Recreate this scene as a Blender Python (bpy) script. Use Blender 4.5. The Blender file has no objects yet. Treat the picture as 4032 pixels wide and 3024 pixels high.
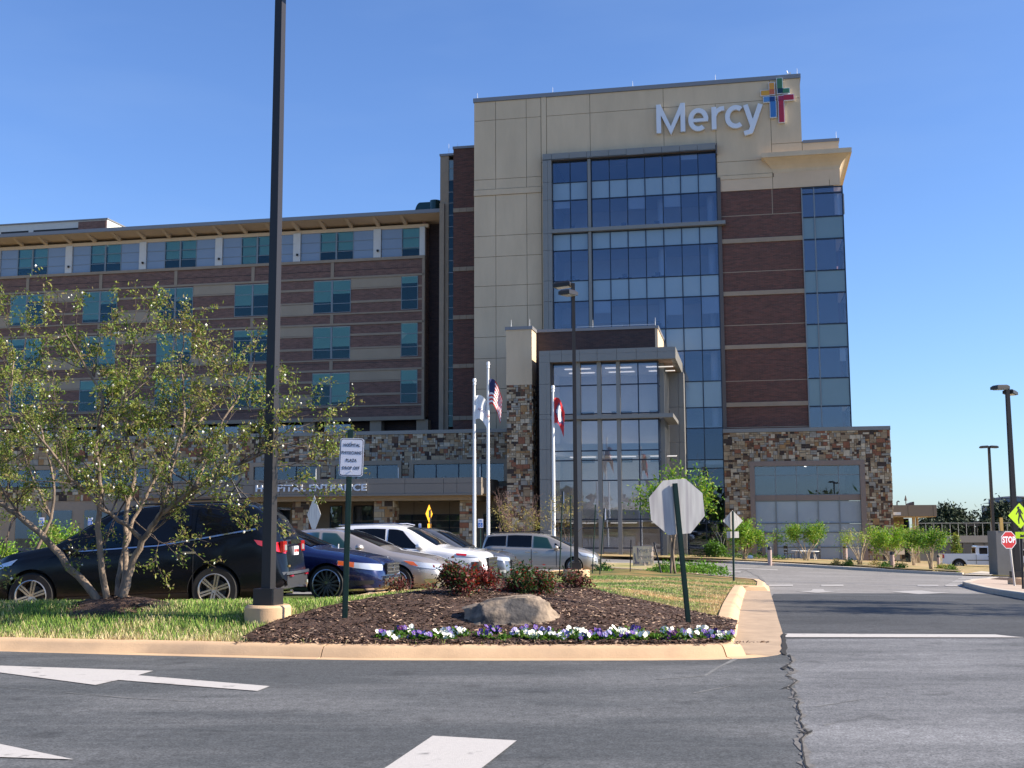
import bpy, bmesh, math, random
import numpy as np
from mathutils import Vector, Matrix
random.seed(11)
rng = np.random.default_rng(5)
SC = bpy.context.scene
COL = SC.collection
R = math.radians
# ------------------------------------------------------------------ camera
CAMZ = 1.55
FOC = 2550 / 2212
PITCH = math.atan(310 / 2550)
cam_data = bpy.data.cameras.new('camera')
cam = bpy.data.objects.new('camera', cam_data)
COL.objects.link(cam)
cam_data.sensor_width = 36
cam_data.lens = 36 * FOC
cam_data.clip_start = 0.1
cam_data.clip_end = 5000
CROT = Matrix.Rotation(math.pi / 2 + PITCH, 3, 'X') @ Matrix.Rotation(-0.004, 3, 'Z')
cam.matrix_world = Matrix.Translation((0, 0, CAMZ)) @ CROT.to_4x4()
SC.camera = cam
# ------------------------------------------------------------------ sky, sun, exposure
SUN_AZ = R(-9)        # anticlockwise from +X, seen from above
SUN_EL = R(33)
SUN_DIR = Vector((math.cos(SUN_AZ) * math.cos(SUN_EL), math.sin(SUN_AZ) * math.cos(SUN_EL), math.sin(SUN_EL)))
world = bpy.data.worlds.new('World')
SC.world = world
world.use_nodes = True
wn, wl = world.node_tree.nodes, world.node_tree.links
wn.clear()
sky = wn.new('ShaderNodeTexSky')
sky.sky_type = 'NISHITA'
sky.sun_disc = False
sky.sun_elevation = SUN_EL
sky.sun_rotation = math.pi / 2 - SUN_AZ
sky.air_density = 1.0
sky.dust_density = 0.4
sky.ozone_density = 1.2
bg = wn.new('ShaderNodeBackground')
bg.inputs['Strength'].default_value = 0.071
wo = wn.new('ShaderNodeOutputWorld')
# thin wisps of high cloud on the left, mixed into the sky itself
tc = wn.new('ShaderNodeTexCoord')
mp = wn.new('ShaderNodeMapping')
mp.inputs['Rotation'].default_value = (0, R(28), R(20))
mp.inputs['Scale'].default_value = (2.2, 1.4, 9.0)
nz = wn.new('ShaderNodeTexNoise')
nz.inputs['Scale'].default_value = 1.3
nz.inputs['Detail'].default_value = 4
nz.inputs['Roughness'].default_value = 0.55
cr = wn.new('ShaderNodeValToRGB')
cr.color_ramp.elements[0].position = 0.52
cr.color_ramp.elements[0].color = (0, 0, 0, 1)
cr.color_ramp.elements[1].position = 0.85
cr.color_ramp.elements[1].color = (0.13, 0.13, 0.13, 1)
mx = wn.new('ShaderNodeMixRGB')
mx.inputs['Color2'].default_value = (3.0, 4.2, 6.0, 1)
wl.new(tc.outputs['Generated'], mp.inputs['Vector'])
wl.new(mp.outputs['Vector'], nz.inputs['Vector'])
wl.new(nz.outputs['Fac'], cr.inputs['Fac'])
wl.new(cr.outputs['Color'], mx.inputs['Fac'])
hs = wn.new('ShaderNodeHueSaturation')
hs.inputs['Saturation'].default_value = 1.0
wl.new(sky.outputs['Color'], hs.inputs['Color'])
tn = wn.new('ShaderNodeVectorMath'); tn.operation = 'MULTIPLY'; tn.inputs[1].default_value = (0.71, 0.93, 1.33)   # blue cast of the clear spring sky
wl.new(hs.outputs['Color'], tn.inputs[0])
wl.new(tn.outputs['Vector'], mx.inputs['Color1'])
wl.new(mx.outputs['Color'], bg.inputs['Color'])
wl.new(bg.outputs['Background'], wo.inputs['Surface'])
sd = bpy.data.lights.new('sun', 'SUN')
sd.energy = 4.8
sd.angle = R(0.53)
sd.color = (1.0, 0.88, 0.72)
sun = bpy.data.objects.new('sun', sd)
COL.objects.link(sun)
sun.rotation_euler = SUN_DIR.to_track_quat('Z', 'Y').to_euler()
SC.render.engine = 'CYCLES'
SC.view_settings.view_transform = 'Standard'
SC.view_settings.look = 'None'
SC.view_settings.exposure = 1.15
SC.view_settings.gamma = 1
SC.view_settings.use_curve_mapping = False
SC.cycles.max_bounces = 6
SC.cycles.transparent_max_bounces = 12
SC.cycles.caustics_reflective = False
SC.cycles.caustics_refractive = False
# ------------------------------------------------------------------ places: photo rays onto real surfaces
def ss(t):
 t = min(1.0, max(0.0, t))
 return t * t * (3 - 2 * t)
def T(x, y):
 """height of the land (roads) at x, y"""
 z = -0.012 * min(max(y - 22, 0), 33) - 0.003 * max(y - 55, 0) * (1 if y < 130 else 130 / y)
 z -= 0.033 * min(max(x - 3, 0), 45) * ss((y - 18) / 22)
 z += 0.19 * ss((2 - x) / 4) * ss((y - 15.5) / 3) * (1 - ss((y - 21) / 14))
 return z
CAMP = Vector((0, 0, CAMZ))
K = 4032 / 2212
def ray(x, y):
 """direction of the photo point x, y (4032 px wide photograph)"""
 return CROT @ Vector(((x - 2016) / (FOC * 4032), -(y - 1512) / (FOC * 4032), -1))
def gp(x, y, off=0.0):
 """where that ray meets the land"""
 d = ray(x, y); t0 = 3.0; t = t0
 while t < 900:
  p = CAMP + d * t
  if p.z < T(p.x, p.y) + off: break
  t0 = t; t += 0.5 + t * 0.01
 for _ in range(30):
  m = (t0 + t) / 2; p = CAMP + d * m
  if p.z < T(p.x, p.y) + off: t = m
  else: t0 = m
 return CAMP + d * t
def gd(x, y, off=0.0): return gp(x * K, y * K, off)
def atY(x, y, Y):
 d = ray(x, y); return CAMP + d * (Y / d.y)
def aD(x, y, Y): return atY(x * K, y * K, Y)
AF = math.atan(0.2)                 # the hospital front is turned by this much
UD = Vector((math.cos(AF), -math.sin(AF), 0))
VD = Vector((math.sin(AF), math.cos(AF), 0))
FO = Vector((0, 98, 0))
def fp(x, y, v):
 d = ray(x, y)
 t = (v - (CAMP - FO).dot(VD)) / d.dot(VD)
 p = CAMP + d * t - FO
 return p.dot(UD), p.z
def U(x, y, v=0): return fp(x, y, v)[0]
def Z(x, y, v=0): return fp(x, y, v)[1]
def loc(u, v, z=0): return FO + UD * u + VD * v + Vector((0, 0, z))
# ------------------------------------------------------------------ materials
MATS = {}
def mat(name, col, rough=0.8, metal=0.0, var=0.0, vscale=3.0, bump=0.0, bscale=20.0, spec=0.5, coat=0.0,
  col2=None, c2scale=1.0, c2pos=(0.45, 0.6), stretch=(1, 1, 1), sheen=0, trans=0):
 m = bpy.data.materials.new(name); m.use_nodes = True
 n, l = m.node_tree.nodes, m.node_tree.links
 b = n['Principled BSDF']
 b.inputs['Base Color'].default_value = (*col, 1)
 b.inputs['Roughness'].default_value = rough
 b.inputs['Metallic'].default_value = metal
 b.inputs['Specular IOR Level'].default_value = spec
 b.inputs['Coat Weight'].default_value = coat
 b.inputs['Coat Roughness'].default_value = 0.03
 if var or bump or col2:
  g = n.new('ShaderNodeNewGeometry'); mpn = n.new('ShaderNodeMapping')
  mpn.inputs['Scale'].default_value = stretch
  l.new(g.outputs['Position'], mpn.inputs['Vector'])
 src = None
 if col2:
  t = n.new('ShaderNodeTexNoise'); t.inputs['Scale'].default_value = c2scale; t.inputs['Detail'].default_value = 5
  l.new(mpn.outputs['Vector'], t.inputs['Vector'])
  r = n.new('ShaderNodeValToRGB'); r.color_ramp.elements[0].position = c2pos[0]; r.color_ramp.elements[1].position = c2pos[1]
  r.color_ramp.elements[0].color = (*col, 1); r.color_ramp.elements[1].color = (*col2, 1)
  l.new(t.outputs['Fac'], r.inputs['Fac']); src = r.outputs['Color']
 if var:
  t = n.new('ShaderNodeTexNoise'); t.inputs['Scale'].default_value = vscale; t.inputs['Detail'].default_value = 6
  t.inputs['Roughness'].default_value = 0.65
  l.new(mpn.outputs['Vector'], t.inputs['Vector'])
  r = n.new('ShaderNodeMapRange'); r.inputs['From Min'].default_value = 0.25; r.inputs['From Max'].default_value = 0.75
  r.inputs['To Min'].default_value = 1 - var; r.inputs['To Max'].default_value = 1 + var
  l.new(t.outputs['Fac'], r.inputs['Value'])
  h = n.new('ShaderNodeVectorMath'); h.operation = 'SCALE'
  if src: l.new(src, h.inputs[0])
  else: h.inputs[0].default_value = col
  l.new(r.outputs['Result'], h.inputs['Scale']); src = h.outputs['Vector']
 if src: l.new(src, b.inputs['Base Color'])
 if bump:
  t = n.new('ShaderNodeTexNoise'); t.inputs['Scale'].default_value = bscale; t.inputs['Detail'].default_value = 4
  l.new(mpn.outputs['Vector'], t.inputs['Vector'])
  bn = n.new('ShaderNodeBump'); bn.inputs['Strength'].default_value = bump; bn.inputs['Distance'].default_value = 0.02
  l.new(t.outputs['Fac'], bn.inputs['Height']); l.new(bn.outputs['Normal'], b.inputs['Normal'])
 MATS[name] = m
 return m
def glass(name, tint, refl=(0.8, 0.9, 1.0), base=0.12, ior=1.5, rough=0.0, amt=1.0):
 """coated glazing: a see-through tinted sheet with a mirror coat"""
 m = bpy.data.materials.new(name); m.use_nodes = True
 n, l = m.node_tree.nodes, m.node_tree.links; n.clear()
 o = n.new('ShaderNodeOutputMaterial'); mxs = n.new('ShaderNodeMixShader')
 tr = n.new('ShaderNodeBsdfTransparent'); tr.inputs['Color'].default_value = (*tint, 1)
 gl = n.new('ShaderNodeBsdfGlossy'); gl.inputs['Color'].default_value = (*refl, 1); gl.inputs['Roughness'].default_value = rough
 fr = n.new('ShaderNodeFresnel'); fr.inputs['IOR'].default_value = ior
 ad = n.new('ShaderNodeMath'); ad.operation = 'ADD'; ad.use_clamp = True; ad.inputs[1].default_value = base
 l.new(fr.outputs['Fac'], ad.inputs[0]); l.new(ad.outputs['Value'], mxs.inputs['Fac'])
 l.new(tr.outputs['BSDF'], mxs.inputs[1]); l.new(gl.outputs['BSDF'], mxs.inputs[2])
 l.new(mxs.outputs['Shader'], o.inputs['Surface'])
 MATS[name] = m
 return m
def glow(name, col, k):
 m = mat(name, col, .5); b = m.node_tree.nodes['Principled BSDF']
 b.inputs['Emission Color'].default_value = (*col, 1); b.inputs['Emission Strength'].default_value = k
 return m
def brickmat(name, c1, c2, mortar, scale=1.0, var=0.25, bw=0.40, bh=0.10):
 m = bpy.data.materials.new(name); m.use_nodes = True
 n, l = m.node_tree.nodes, m.node_tree.links
 b = n['Principled BSDF']; b.inputs['Roughness'].default_value = 0.9
 t = n.new('ShaderNodeTexCoord'); s = n.new('ShaderNodeSeparateXYZ'); c = n.new('ShaderNodeCombineXYZ')
 ad = n.new('ShaderNodeMath'); ad.operation = 'ADD'
 l.new(t.outputs['Object'], s.inputs[0]); l.new(s.outputs['X'], ad.inputs[0]); l.new(s.outputs['Y'], ad.inputs[1])
 l.new(ad.outputs[0], c.inputs['X']); l.new(s.outputs['Z'], c.inputs['Y'])
 k = n.new('ShaderNodeTexBrick'); k.inputs['Scale'].default_value = scale
 k.inputs['Color1'].default_value = (*c1, 1); k.inputs['Color2'].default_value = (*c2, 1); k.inputs['Mortar'].default_value = (*mortar, 1)
 k.inputs['Mortar Size'].default_value = 0.010; k.inputs['Brick Width'].default_value = bw; k.inputs['Row Height'].default_value = bh
 k.inputs['Bias'].default_value = 0.0
 l.new(c.outputs[0], k.inputs['Vector'])
 nz = n.new('ShaderNodeTexNoise'); nz.inputs['Scale'].default_value = 1.0; nz.inputs['Detail'].default_value = 7; nz.inputs['Roughness'].default_value = 0.75
 mpn = n.new('ShaderNodeMapping'); mpn.inputs['Scale'].default_value = (1.1, 4.5, 1)
 l.new(c.outputs[0], mpn.inputs['Vector']); l.new(mpn.outputs['Vector'], nz.inputs['Vector'])
 r = n.new('ShaderNodeMapRange'); r.inputs['From Min'].default_value = 0.3; r.inputs['From Max'].default_value = 0.7
 r.inputs['To Min'].default_value = 1 - var; r.inputs['To Max'].default_value = 1 + var
 l.new(nz.outputs['Fac'], r.inputs['Value'])
 h = n.new('ShaderNodeVectorMath'); h.operation = 'SCALE'
 l.new(k.outputs['Color'], h.inputs[0]); l.new(r.outputs['Result'], h.inputs['Scale']); l.new(h.outputs['Vector'], b.inputs['Base Color'])
 bn = n.new('ShaderNodeBump'); bn.inputs['Strength'].default_value = 0.5; bn.inputs['Distance'].default_value = 0.01
 l.new(k.outputs['Fac'], bn.inputs['Height']); bn.invert = True; l.new(bn.outputs['Normal'], b.inputs['Normal'])
 MATS[name] = m
 return m
def leafm(name, c, tr=.35):
 m = bpy.data.materials.new(name); m.use_nodes = True
 n, l = m.node_tree.nodes, m.node_tree.links; b = n['Principled BSDF']
 b.inputs['Base Color'].default_value = (*c, 1); b.inputs['Roughness'].default_value = .55; b.inputs['Specular IOR Level'].default_value = .3
 t = n.new('ShaderNodeBsdfTranslucent'); t.inputs['Color'].default_value = (c[0] * 1.25, c[1] * 1.25, c[2] * .7, 1)
 x = n.new('ShaderNodeMixShader'); x.inputs['Fac'].default_value = tr
 l.new(b.outputs[0], x.inputs[1]); l.new(t.outputs[0], x.inputs[2]); l.new(x.outputs[0], n['Material Output'].inputs['Surface'])
 MATS[name] = m; return m
M = {}
M['stucco'] = mat('beige_stucco', (0.58, 0.46, 0.315), 0.95, var=0.09, vscale=0.8, stretch=(1, 1, .25), bump=0.15, bscale=30)
M['stucco2'] = mat('tan_stucco', (0.60, 0.46, 0.32), 0.95, var=0.07, vscale=0.5, bump=0.15, bscale=30)
M['joint'] = mat('stucco_joint', (0.16, 0.125, 0.085), 0.95)
M['pierw'] = mat('pale_pier_panel', (0.60, 0.59, 0.56), 0.7, var=0.05)
M['infill'] = mat('wing_beige_infill', (0.36, 0.29, 0.21), 0.95, var=0.08, vscale=0.6)
M['cast'] = mat('cast_stone', (0.31, 0.245, 0.18), 0.9, var=0.10, vscale=1.5)
M['brick'] = brickmat('brown_red_brick', (0.150, 0.062, 0.048), (0.085, 0.044, 0.038), (0.13, 0.09, 0.075))
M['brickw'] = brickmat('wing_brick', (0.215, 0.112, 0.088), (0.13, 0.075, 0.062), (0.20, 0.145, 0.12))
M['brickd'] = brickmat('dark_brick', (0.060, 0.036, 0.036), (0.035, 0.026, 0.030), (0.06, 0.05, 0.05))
M['metal'] = mat('grey_metal_panel', (0.225, 0.22, 0.205), 0.45, 0.25, var=0.05, vscale=0.6)
M['metald'] = mat('dark_bronze_metal', (0.10, 0.085, 0.08), 0.5, 0.2, var=0.05, vscale=0.6)
M['mullion'] = mat('dark_mullion', (0.012, 0.022, 0.045), 0.4, 0.2)
M['mullg'] = mat('grey_mullion', (0.20, 0.225, 0.24), 0.45, 0.2)
M['cap'] = mat('parapet_cap', (0.22, 0.22, 0.23), 0.5, 0.3)
M['spandrel'] = mat('pale_blue_spandrel_glass', (0.20, 0.29, 0.37), 0.08, var=0.05, vscale=0.35, spec=0.7, coat=0.5)
M['spandrel2'] = mat('grey_green_spandrel_glass', (0.145, 0.22, 0.25), 0.10, var=0.05, vscale=0.35, spec=0.6, coat=0.4)
M['lavender'] = mat('lavender_spandrel_glass', (0.20, 0.25, 0.32), 0.12, var=0.05, vscale=0.4, spec=0.6, coat=0.4)
M['vision'] = glass('blue_vision_glass', (0.80, 0.85, 0.93), (0.60, 0.70, 0.86), 0.07)
M['visiond'] = glass('deep_blue_vision_glass', (0.55, 0.66, 0.80), (0.6, 0.7, 0.88), 0.05)
M['teal'] = glass('teal_window_glass', (0.70, 0.86, 0.85), (0.5, 0.66, 0.75), 0.0)
M['annexg'] = glass('pale_vision_glass', (0.82, 0.86, 0.92), (0.60, 0.68, 0.82), 0.09)
M['frost'] = mat('frosted_white_pane', (0.33, 0.38, 0.43), 0.15, var=0.06, vscale=0.6, spec=0.6, coat=0.5)
M['blind'] = mat('pale_roller_blind', (0.74, 0.76, 0.70), 0.9)
M['inwall'] = mat('interior_wall', (0.72, 0.66, 0.62), 0.9, var=0.1, vscale=0.4)
M['inceil'] = mat('interior_ceiling', (0.72, 0.68, 0.62), 0.9)
M['infloor'] = mat('interior_floor', (0.16, 0.13, 0.11), 0.6)
M['white'] = mat('white_paint', (0.78, 0.78, 0.76), 0.5, var=0.03, vscale=1)
M['lit'] = glow('lit_ceiling_panel', (1.0, 0.93, 0.84), 1.6)
M['lobby_glow'] = glow('added_lobby_glow', (1.0, 0.92, 0.85), 0.35)  # glow added to brighten the pavilion lobby, no known lamp
M['lits'] = glow('lit_downlight', (1.0, 0.95, 0.85), 3.0)
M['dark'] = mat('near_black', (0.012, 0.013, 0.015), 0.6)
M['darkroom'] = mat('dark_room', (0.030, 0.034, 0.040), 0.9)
M['penthouse'] = mat('pale_metal_cladding', (0.55, 0.56, 0.52), 0.6, var=0.05)
M['polebronze'] = mat('dark_bronze_pole', (0.020, 0.018, 0.019), 0.45, 0.0, spec=0.4)
M['postgreen'] = mat('green_sign_post', (0.008, 0.030, 0.023), 0.35, 0.1, var=0.2, vscale=12)
M['galv'] = mat('weathered_aluminium', (0.64, 0.62, 0.57), 0.6, 0.25, var=0.16, vscale=6, stretch=(6, 6, 0.5), col2=(0.43, 0.40, 0.39), c2scale=3, c2pos=(0.42, 0.66))
M['signwhite'] = mat('white_sign_face', (0.72, 0.73, 0.80), 0.5)
M['signblack'] = mat('black_print', (0.015, 0.015, 0.02), 0.6)
M['signred'] = mat('red_sign_face', (0.45, 0.015, 0.02), 0.45)
M['signlime'] = mat('yellow_green_sign_face', (0.55, 0.85, 0.01), 0.5)
M['signorange'] = mat('orange_yellow_sign_face', (0.85, 0.38, 0.01), 0.5)
M['signblue'] = mat('blue_sign_print', (0.02, 0.12, 0.45), 0.5)
M['concrete'] = mat('tan_concrete', (0.55, 0.375, 0.225), 0.92, var=0.13, vscale=2.2, bump=0.25, bscale=60, col2=(0.40, 0.28, 0.18), c2scale=0.9, c2pos=(0.50, 0.82))
M['gutter'] = mat('stained_gutter_concrete', (0.37, 0.275, 0.19), 0.95, var=0.2, vscale=3, bump=0.3, bscale=50)
M['concretep'] = mat('pale_concrete', (0.46, 0.41, 0.34), 0.92, var=0.12, vscale=2.0, bump=0.2, bscale=50)
M['concreteg'] = mat('grey_concrete_wall', (0.17, 0.165, 0.16), 0.92, var=0.12, vscale=1.0, bump=0.2, bscale=40)
M['paint'] = mat('white_road_paint', (0.44, 0.425, 0.41), 0.85, var=0.10, vscale=40, col2=(0.16, 0.155, 0.15), c2scale=4.5, c2pos=(0.63, 0.72), bump=0.3, bscale=120)
M['paintfar'] = mat('worn_white_road_paint', (0.33, 0.32, 0.31), 0.8, var=0.15, vscale=4)
M['chrome'] = mat('chrome', (0.75, 0.75, 0.77), 0.12, 1.0)
M['rubber'] = mat('tyre_rubber', (0.018, 0.018, 0.019), 0.8)
M['plastic'] = mat('black_plastic', (0.018, 0.018, 0.020), 0.55)
M['carglass'] = mat('dark_car_glass', (0.003, 0.004, 0.007), 0.04, spec=0.35)
M['carglassg'] = glass('green_car_glass', (0.30, 0.50, 0.46), (0.7, 0.85, 0.9), 0.0)
M['alloy'] = mat('silver_alloy', (0.45, 0.43, 0.41), 0.3, 0.75)
M['alloyd'] = mat('dark_chrome_alloy', (0.32, 0.34, 0.38), 0.18, 0.9)
M['lens'] = mat('clear_headlamp_lens', (0.62, 0.66, 0.70), 0.05, 0.4, spec=0.9, coat=1.0)
M['amber'] = mat('amber_lens', (0.70, 0.13, 0.02), 0.15, coat=1.0)
M['redlens'] = mat('red_tail_lens', (0.42, 0.01, 0.015), 0.12, coat=1.0)
M['plate'] = mat('licence_plate', (0.75, 0.73, 0.75), 0.4)
def paint(name, c, metal=0.4, rough=0.28): return mat(name, c, rough, metal, coat=1.0, spec=0.6)
M['p_black'] = mat('black_car_paint', (0.0035, 0.005, 0.009), 0.16, 0.0, spec=0.28)
M['p_blue'] = paint('dark_blue_car_paint', (0.008, 0.014, 0.075), 0.4, 0.25)
M['p_silver'] = paint('silver_grey_car_paint', (0.40, 0.365, 0.34), 0.55, 0.32)
M['p_white'] = paint('pearl_white_car_paint', (0.74, 0.75, 0.78), 0.05, 0.35)
M['p_grey'] = paint('dark_grey_car_paint', (0.13, 0.14, 0.16), 0.5, 0.3)
M['p_van'] = paint('warm_silver_car_paint', (0.36, 0.335, 0.30), 0.5, 0.34)
M['p_truck'] = paint('white_truck_paint', (0.70, 0.73, 0.78), 0.0, 0.4)
# ------------------------------------------------------------------ mesh helpers
class MB:
 def __init__(s): s.v = []; s.f = []; s.m = []
 def add(s, vs, fs, mi=0):
  o = len(s.v); s.v += [tuple(p) for p in vs]
  for f in fs: s.f.append(tuple(o + i for i in f)); s.m.append(mi)
  return s
 def box(s, x0, x1, y0, y1, z0, z1, mi=0):
  return s.add([(x0, y0, z0), (x1, y0, z0), (x1, y1, z0), (x0, y1, z0), (x0, y0, z1), (x1, y0, z1), (x1, y1, z1), (x0, y1, z1)],
      [(0, 3, 2, 1), (4, 5, 6, 7), (0, 1, 5, 4), (1, 2, 6, 5), (2, 3, 7, 6), (3, 0, 4, 7)], mi)
 def obox(s, c, sx, sy, sz, mtx=None, mi=0):
  b = MB().box(-sx / 2, sx / 2, -sy / 2, sy / 2, -sz / 2, sz / 2)
  vs = [(mtx @ Vector(p) if mtx else Vector(p)) + Vector(c) for p in b.v]
  return s.add(vs, b.f, mi)
 def tube(s, pts, rads, n=6, mi=0, caps=True):
  pts = [Vector(p) for p in pts]; rings = []; o = len(s.v)
  up = None
  for i, p in enumerate(pts):
   d = (pts[min(i + 1, len(pts) - 1)] - pts[max(i - 1, 0)])
   d = d.normalized() if d.length > 1e-9 else Vector((0, 0, 1))
   if up is None: up = d.orthogonal().normalized()
   a = (up - d * up.dot(d)); a = a.normalized() if a.length > 1e-6 else d.orthogonal().normalized()
   up = a; b = d.cross(a); r = rads[i] if hasattr(rads, '__len__') else rads
   for k in range(n):
    t = 2 * math.pi * k / n
    s.v.append(tuple(p + a * (r * math.cos(t)) + b * (r * math.sin(t))))
  for i in range(len(pts) - 1):
   for k in range(n):
    k2 = (k + 1) % n
    s.f.append((o + i * n + k, o + i * n + k2, o + (i + 1) * n + k2, o + (i + 1) * n + k)); s.m.append(mi)
  if caps:
   s.f.append(tuple(o + k for k in range(n))[::-1]); s.m.append(mi)
   q = o + (len(pts) - 1) * n
   s.f.append(tuple(q + k for k in range(n))); s.m.append(mi)
  return s
 def cyl(s, c, r, h, n=16, mi=0, axis='Z', r2=None):
  r2 = r if r2 is None else r2
  c = Vector(c); d = {'X': Vector((1, 0, 0)), 'Y': Vector((0, 1, 0)), 'Z': Vector((0, 0, 1))}[axis]
  return s.tube([c, c + d * h], [r, r2], n, mi)
 def lathe(s, prof, n=20, c=(0, 0, 0), mi=0, axis='Z'):
  o = len(s.v)
  for r, h in prof:
   for k in range(n):
    t = 2 * math.pi * k / n; a, b = r * math.cos(t), r * math.sin(t)
    p = (a, b, h) if axis == 'Z' else (a, h, b)
    s.v.append((p[0] + c[0], p[1] + c[1], p[2] + c[2]))
  for i in range(len(prof) - 1):
   for k in range(n):
    k2 = (k + 1) % n
    s.f.append((o + i * n + k, o + i * n + k2, o + (i + 1) * n + k2, o + (i + 1) * n + k)); s.m.append(mi)
  return s
 def extr(s, poly, d, mi=0):
  """prism of a planar polygon (list of 3D points) by vector d"""
  n = len(poly); d = Vector(d); a = [Vector(p) for p in poly]
  return s.add(a + [p + d for p in a], [tuple(range(n))[::-1], tuple(range(n, 2 * n))] +
      [(i, (i + 1) % n, n + (i + 1) % n, n + i) for i in range(n)], mi)
 def mesh(s, name, mats, smooth=False, fix=False, sharp=None):
  me = bpy.data.meshes.new(name)
  me.from_pydata(s.v, [], s.f)
  mats = mats if isinstance(mats, (list, tuple)) else [mats]
  for m in mats: me.materials.append(m)
  if len(mats) > 1: me.polygons.foreach_set('material_index', s.m)
  if fix:
   bm = bmesh.new(); bm.from_mesh(me); bmesh.ops.recalc_face_normals(bm, faces=bm.faces); bm.to_mesh(me); bm.free()
  if smooth:
   me.polygons.foreach_set('use_smooth', [True] * len(me.polygons))
   if sharp: me.set_sharp_from_angle(angle=R(sharp))
  me.update()
  return me
def link(name, me, parent=None):
 o = bpy.data.objects.new(name, me); COL.objects.link(o)
 if parent: o.parent = parent
 return o
def part(name, mb, mats, parent=None, smooth=False, fix=False, sharp=None):
 return link(name, mb.mesh(name, mats, smooth, fix, sharp), parent)
def tag(o, label=None, cat=None, group=None, kind=None):
 if label: o['label'] = label
 if cat: o['category'] = cat
 if group: o['group'] = group
 if kind: o['kind'] = kind
 return o
def thing(name, label, cat, p=(0, 0, 0), rz=0.0, group=None):
 o = bpy.data.objects.new(name, None); COL.objects.link(o)
 o.location = p; o.rotation_euler = (0, 0, rz); o.empty_display_size = 0.3
 return tag(o, label, cat, group)
UNIT = {}
def piece(name, parent, m, x0, x1, y0, y1, z0, z1):
 """one rectangular piece; alike pieces share one mesh per material"""
 key = m.name
 if key not in UNIT:
  UNIT[key] = MB().box(-.5, .5, -.5, .5, -.5, .5).mesh('piece_' + key, m)
 o = link(name, UNIT[key], parent)
 o.location = ((x0 + x1) / 2, (y0 + y1) / 2, (z0 + z1) / 2); o.scale = (abs(x1 - x0), abs(y1 - y0), abs(z1 - z0))
 if name == 'pane': o.rotation_euler = (random.gauss(0, .0022), 0, random.gauss(0, .0022))     # panes never sit dead true
 return o
def copytree(o, parent=None):
 c = o.copy(); COL.objects.link(c)
 if parent is not None: c.parent = parent
 for ch in list(o.children): copytree(ch, c)
 return c
def text(name, s, size, m, parent=None, ext=0.0, align='CENTER', sx=1.0, bold=0.0, spacing=1.0):
 cu = bpy.data.curves.new(name, 'FONT'); cu.body = s; cu.size = size; cu.extrude = ext; cu.align_x = align; cu.align_y = 'CENTER'
 cu.offset = bold; cu.space_character = spacing; cu.resolution_u = 3
 t = bpy.data.objects.new(name, cu); COL.objects.link(t)
 dg = bpy.context.evaluated_depsgraph_get()
 me = bpy.data.meshes.new_from_object(t.evaluated_get(dg))
 bpy.data.objects.remove(t); bpy.data.curves.remove(cu)
 me.transform(Matrix.Scale(sx, 4, (1, 0, 0)))
 me.materials.clear(); me.materials.append(m)
 return link(name, me, parent)
# =================================================================== THE HOSPITAL
def bthing(name, label, cat='building', group=None):
 return thing(name, label, cat, FO, -AF, group)
def stonewall(parent, x0, x1, z0, z1, y, holes=(), cell=0.20, seed=1, big=300, side=0, axis='X'):
 """rubble stone facing: pieces proud of a mortar bed. axis Y lays it on a side face"""
 r = random.Random(seed)
 nx, nz = int((x1 - x0) / cell), int((z1 - z0) / cell)
 cx, cz = (x1 - x0) / nx, (z1 - z0) / nz
 used = [[False] * nx for _ in range(nz)]
 def free(i, j, w, h):
  if i + w > nx or j + h > nz: return False
  return all(not used[b][a] for a in range(i, i + w) for b in range(j, j + h))
 for j in range(nz):
  for i in range(nx):
   a, b = x0 + (i + .5) * cx, z0 + (j + .5) * cz
   if any(h[0] < a < h[1] and h[2] < b < h[3] for h in holes): used[j][i] = True
 st = []
 for j in range(nz):
  i = 0
  while i < nx:
   if used[j][i]: i += 1; continue
   opts = [(1, 1), (2, 1), (3, 1), (4, 1), (2, 2), (3, 2), (1, 2), (3, 3), (4, 2)]
   ws = [6, 5.5, 3, .8, 3.4, 1.5, 3, .4, .4]
   for _ in range(6):
    w, h = r.choices(opts, ws)[0]
    if free(i, j, w, h): break
   else: w = h = 1
   for a in range(i, i + w):
    for b in range(j, j + h): used[b][a] = True
   st.append((i, j, w, h)); i += w
 st.sort(key=lambda s: -s[2] * s[3])
 rest = MB(); g = 0.014
 for n, (i, j, w, h) in enumerate(st):
  j0, j1 = r.uniform(-.012, .012), r.uniform(-.012, .012)
  a0, a1 = x0 + i * cx + g + j0, x0 + (i + w) * cx - g + j0
  b0, b1 = z0 + j * cz + g + j1, z0 + (j + h) * cz - g + j1
  pr = r.uniform(0.03, 0.085); mi = r.choices(range(len(STONES)), STW)[0]
  if n < big:
   if axis == 'X': o = piece('stone', parent, STONES[mi], a0, a1, y - pr, y + .005, b0, b1)
   else: o = piece('stone', parent, STONES[mi], y - .005, y + pr, a0, a1, b0, b1)
  else:
   if axis == 'X': rest.box(a0, a1, y - pr, y + .005, b0, b1, mi)
   else: rest.box(y - .005, y + pr, a0, a1, b0, b1, mi)
 if rest.f: tag(part('stone_facing', rest, STONES, parent), kind='stuff')
STONES = [mat('stone_' + n, c, 0.95, var=0.28, vscale=2.2, bump=0.4, bscale=14) for n, c in (
 ('buff', (0.40, 0.31, 0.20)), ('tan', (0.31, 0.225, 0.14)), ('cream', (0.52, 0.44, 0.32)), ('grey', (0.30, 0.28, 0.24)),
 ('rust', (0.25, 0.105, 0.06)), ('brown', (0.12, 0.07, 0.045)), ('dark', (0.055, 0.04, 0.035)), ('ochre', (0.34, 0.20, 0.09)))]
STW = [5, 4.5, 4.5, 4, 2.6, 3.4, 1.6, 1.6]
M['mortar'] = mat('mortar', (0.22, 0.18, 0.13), 0.95)
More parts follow.
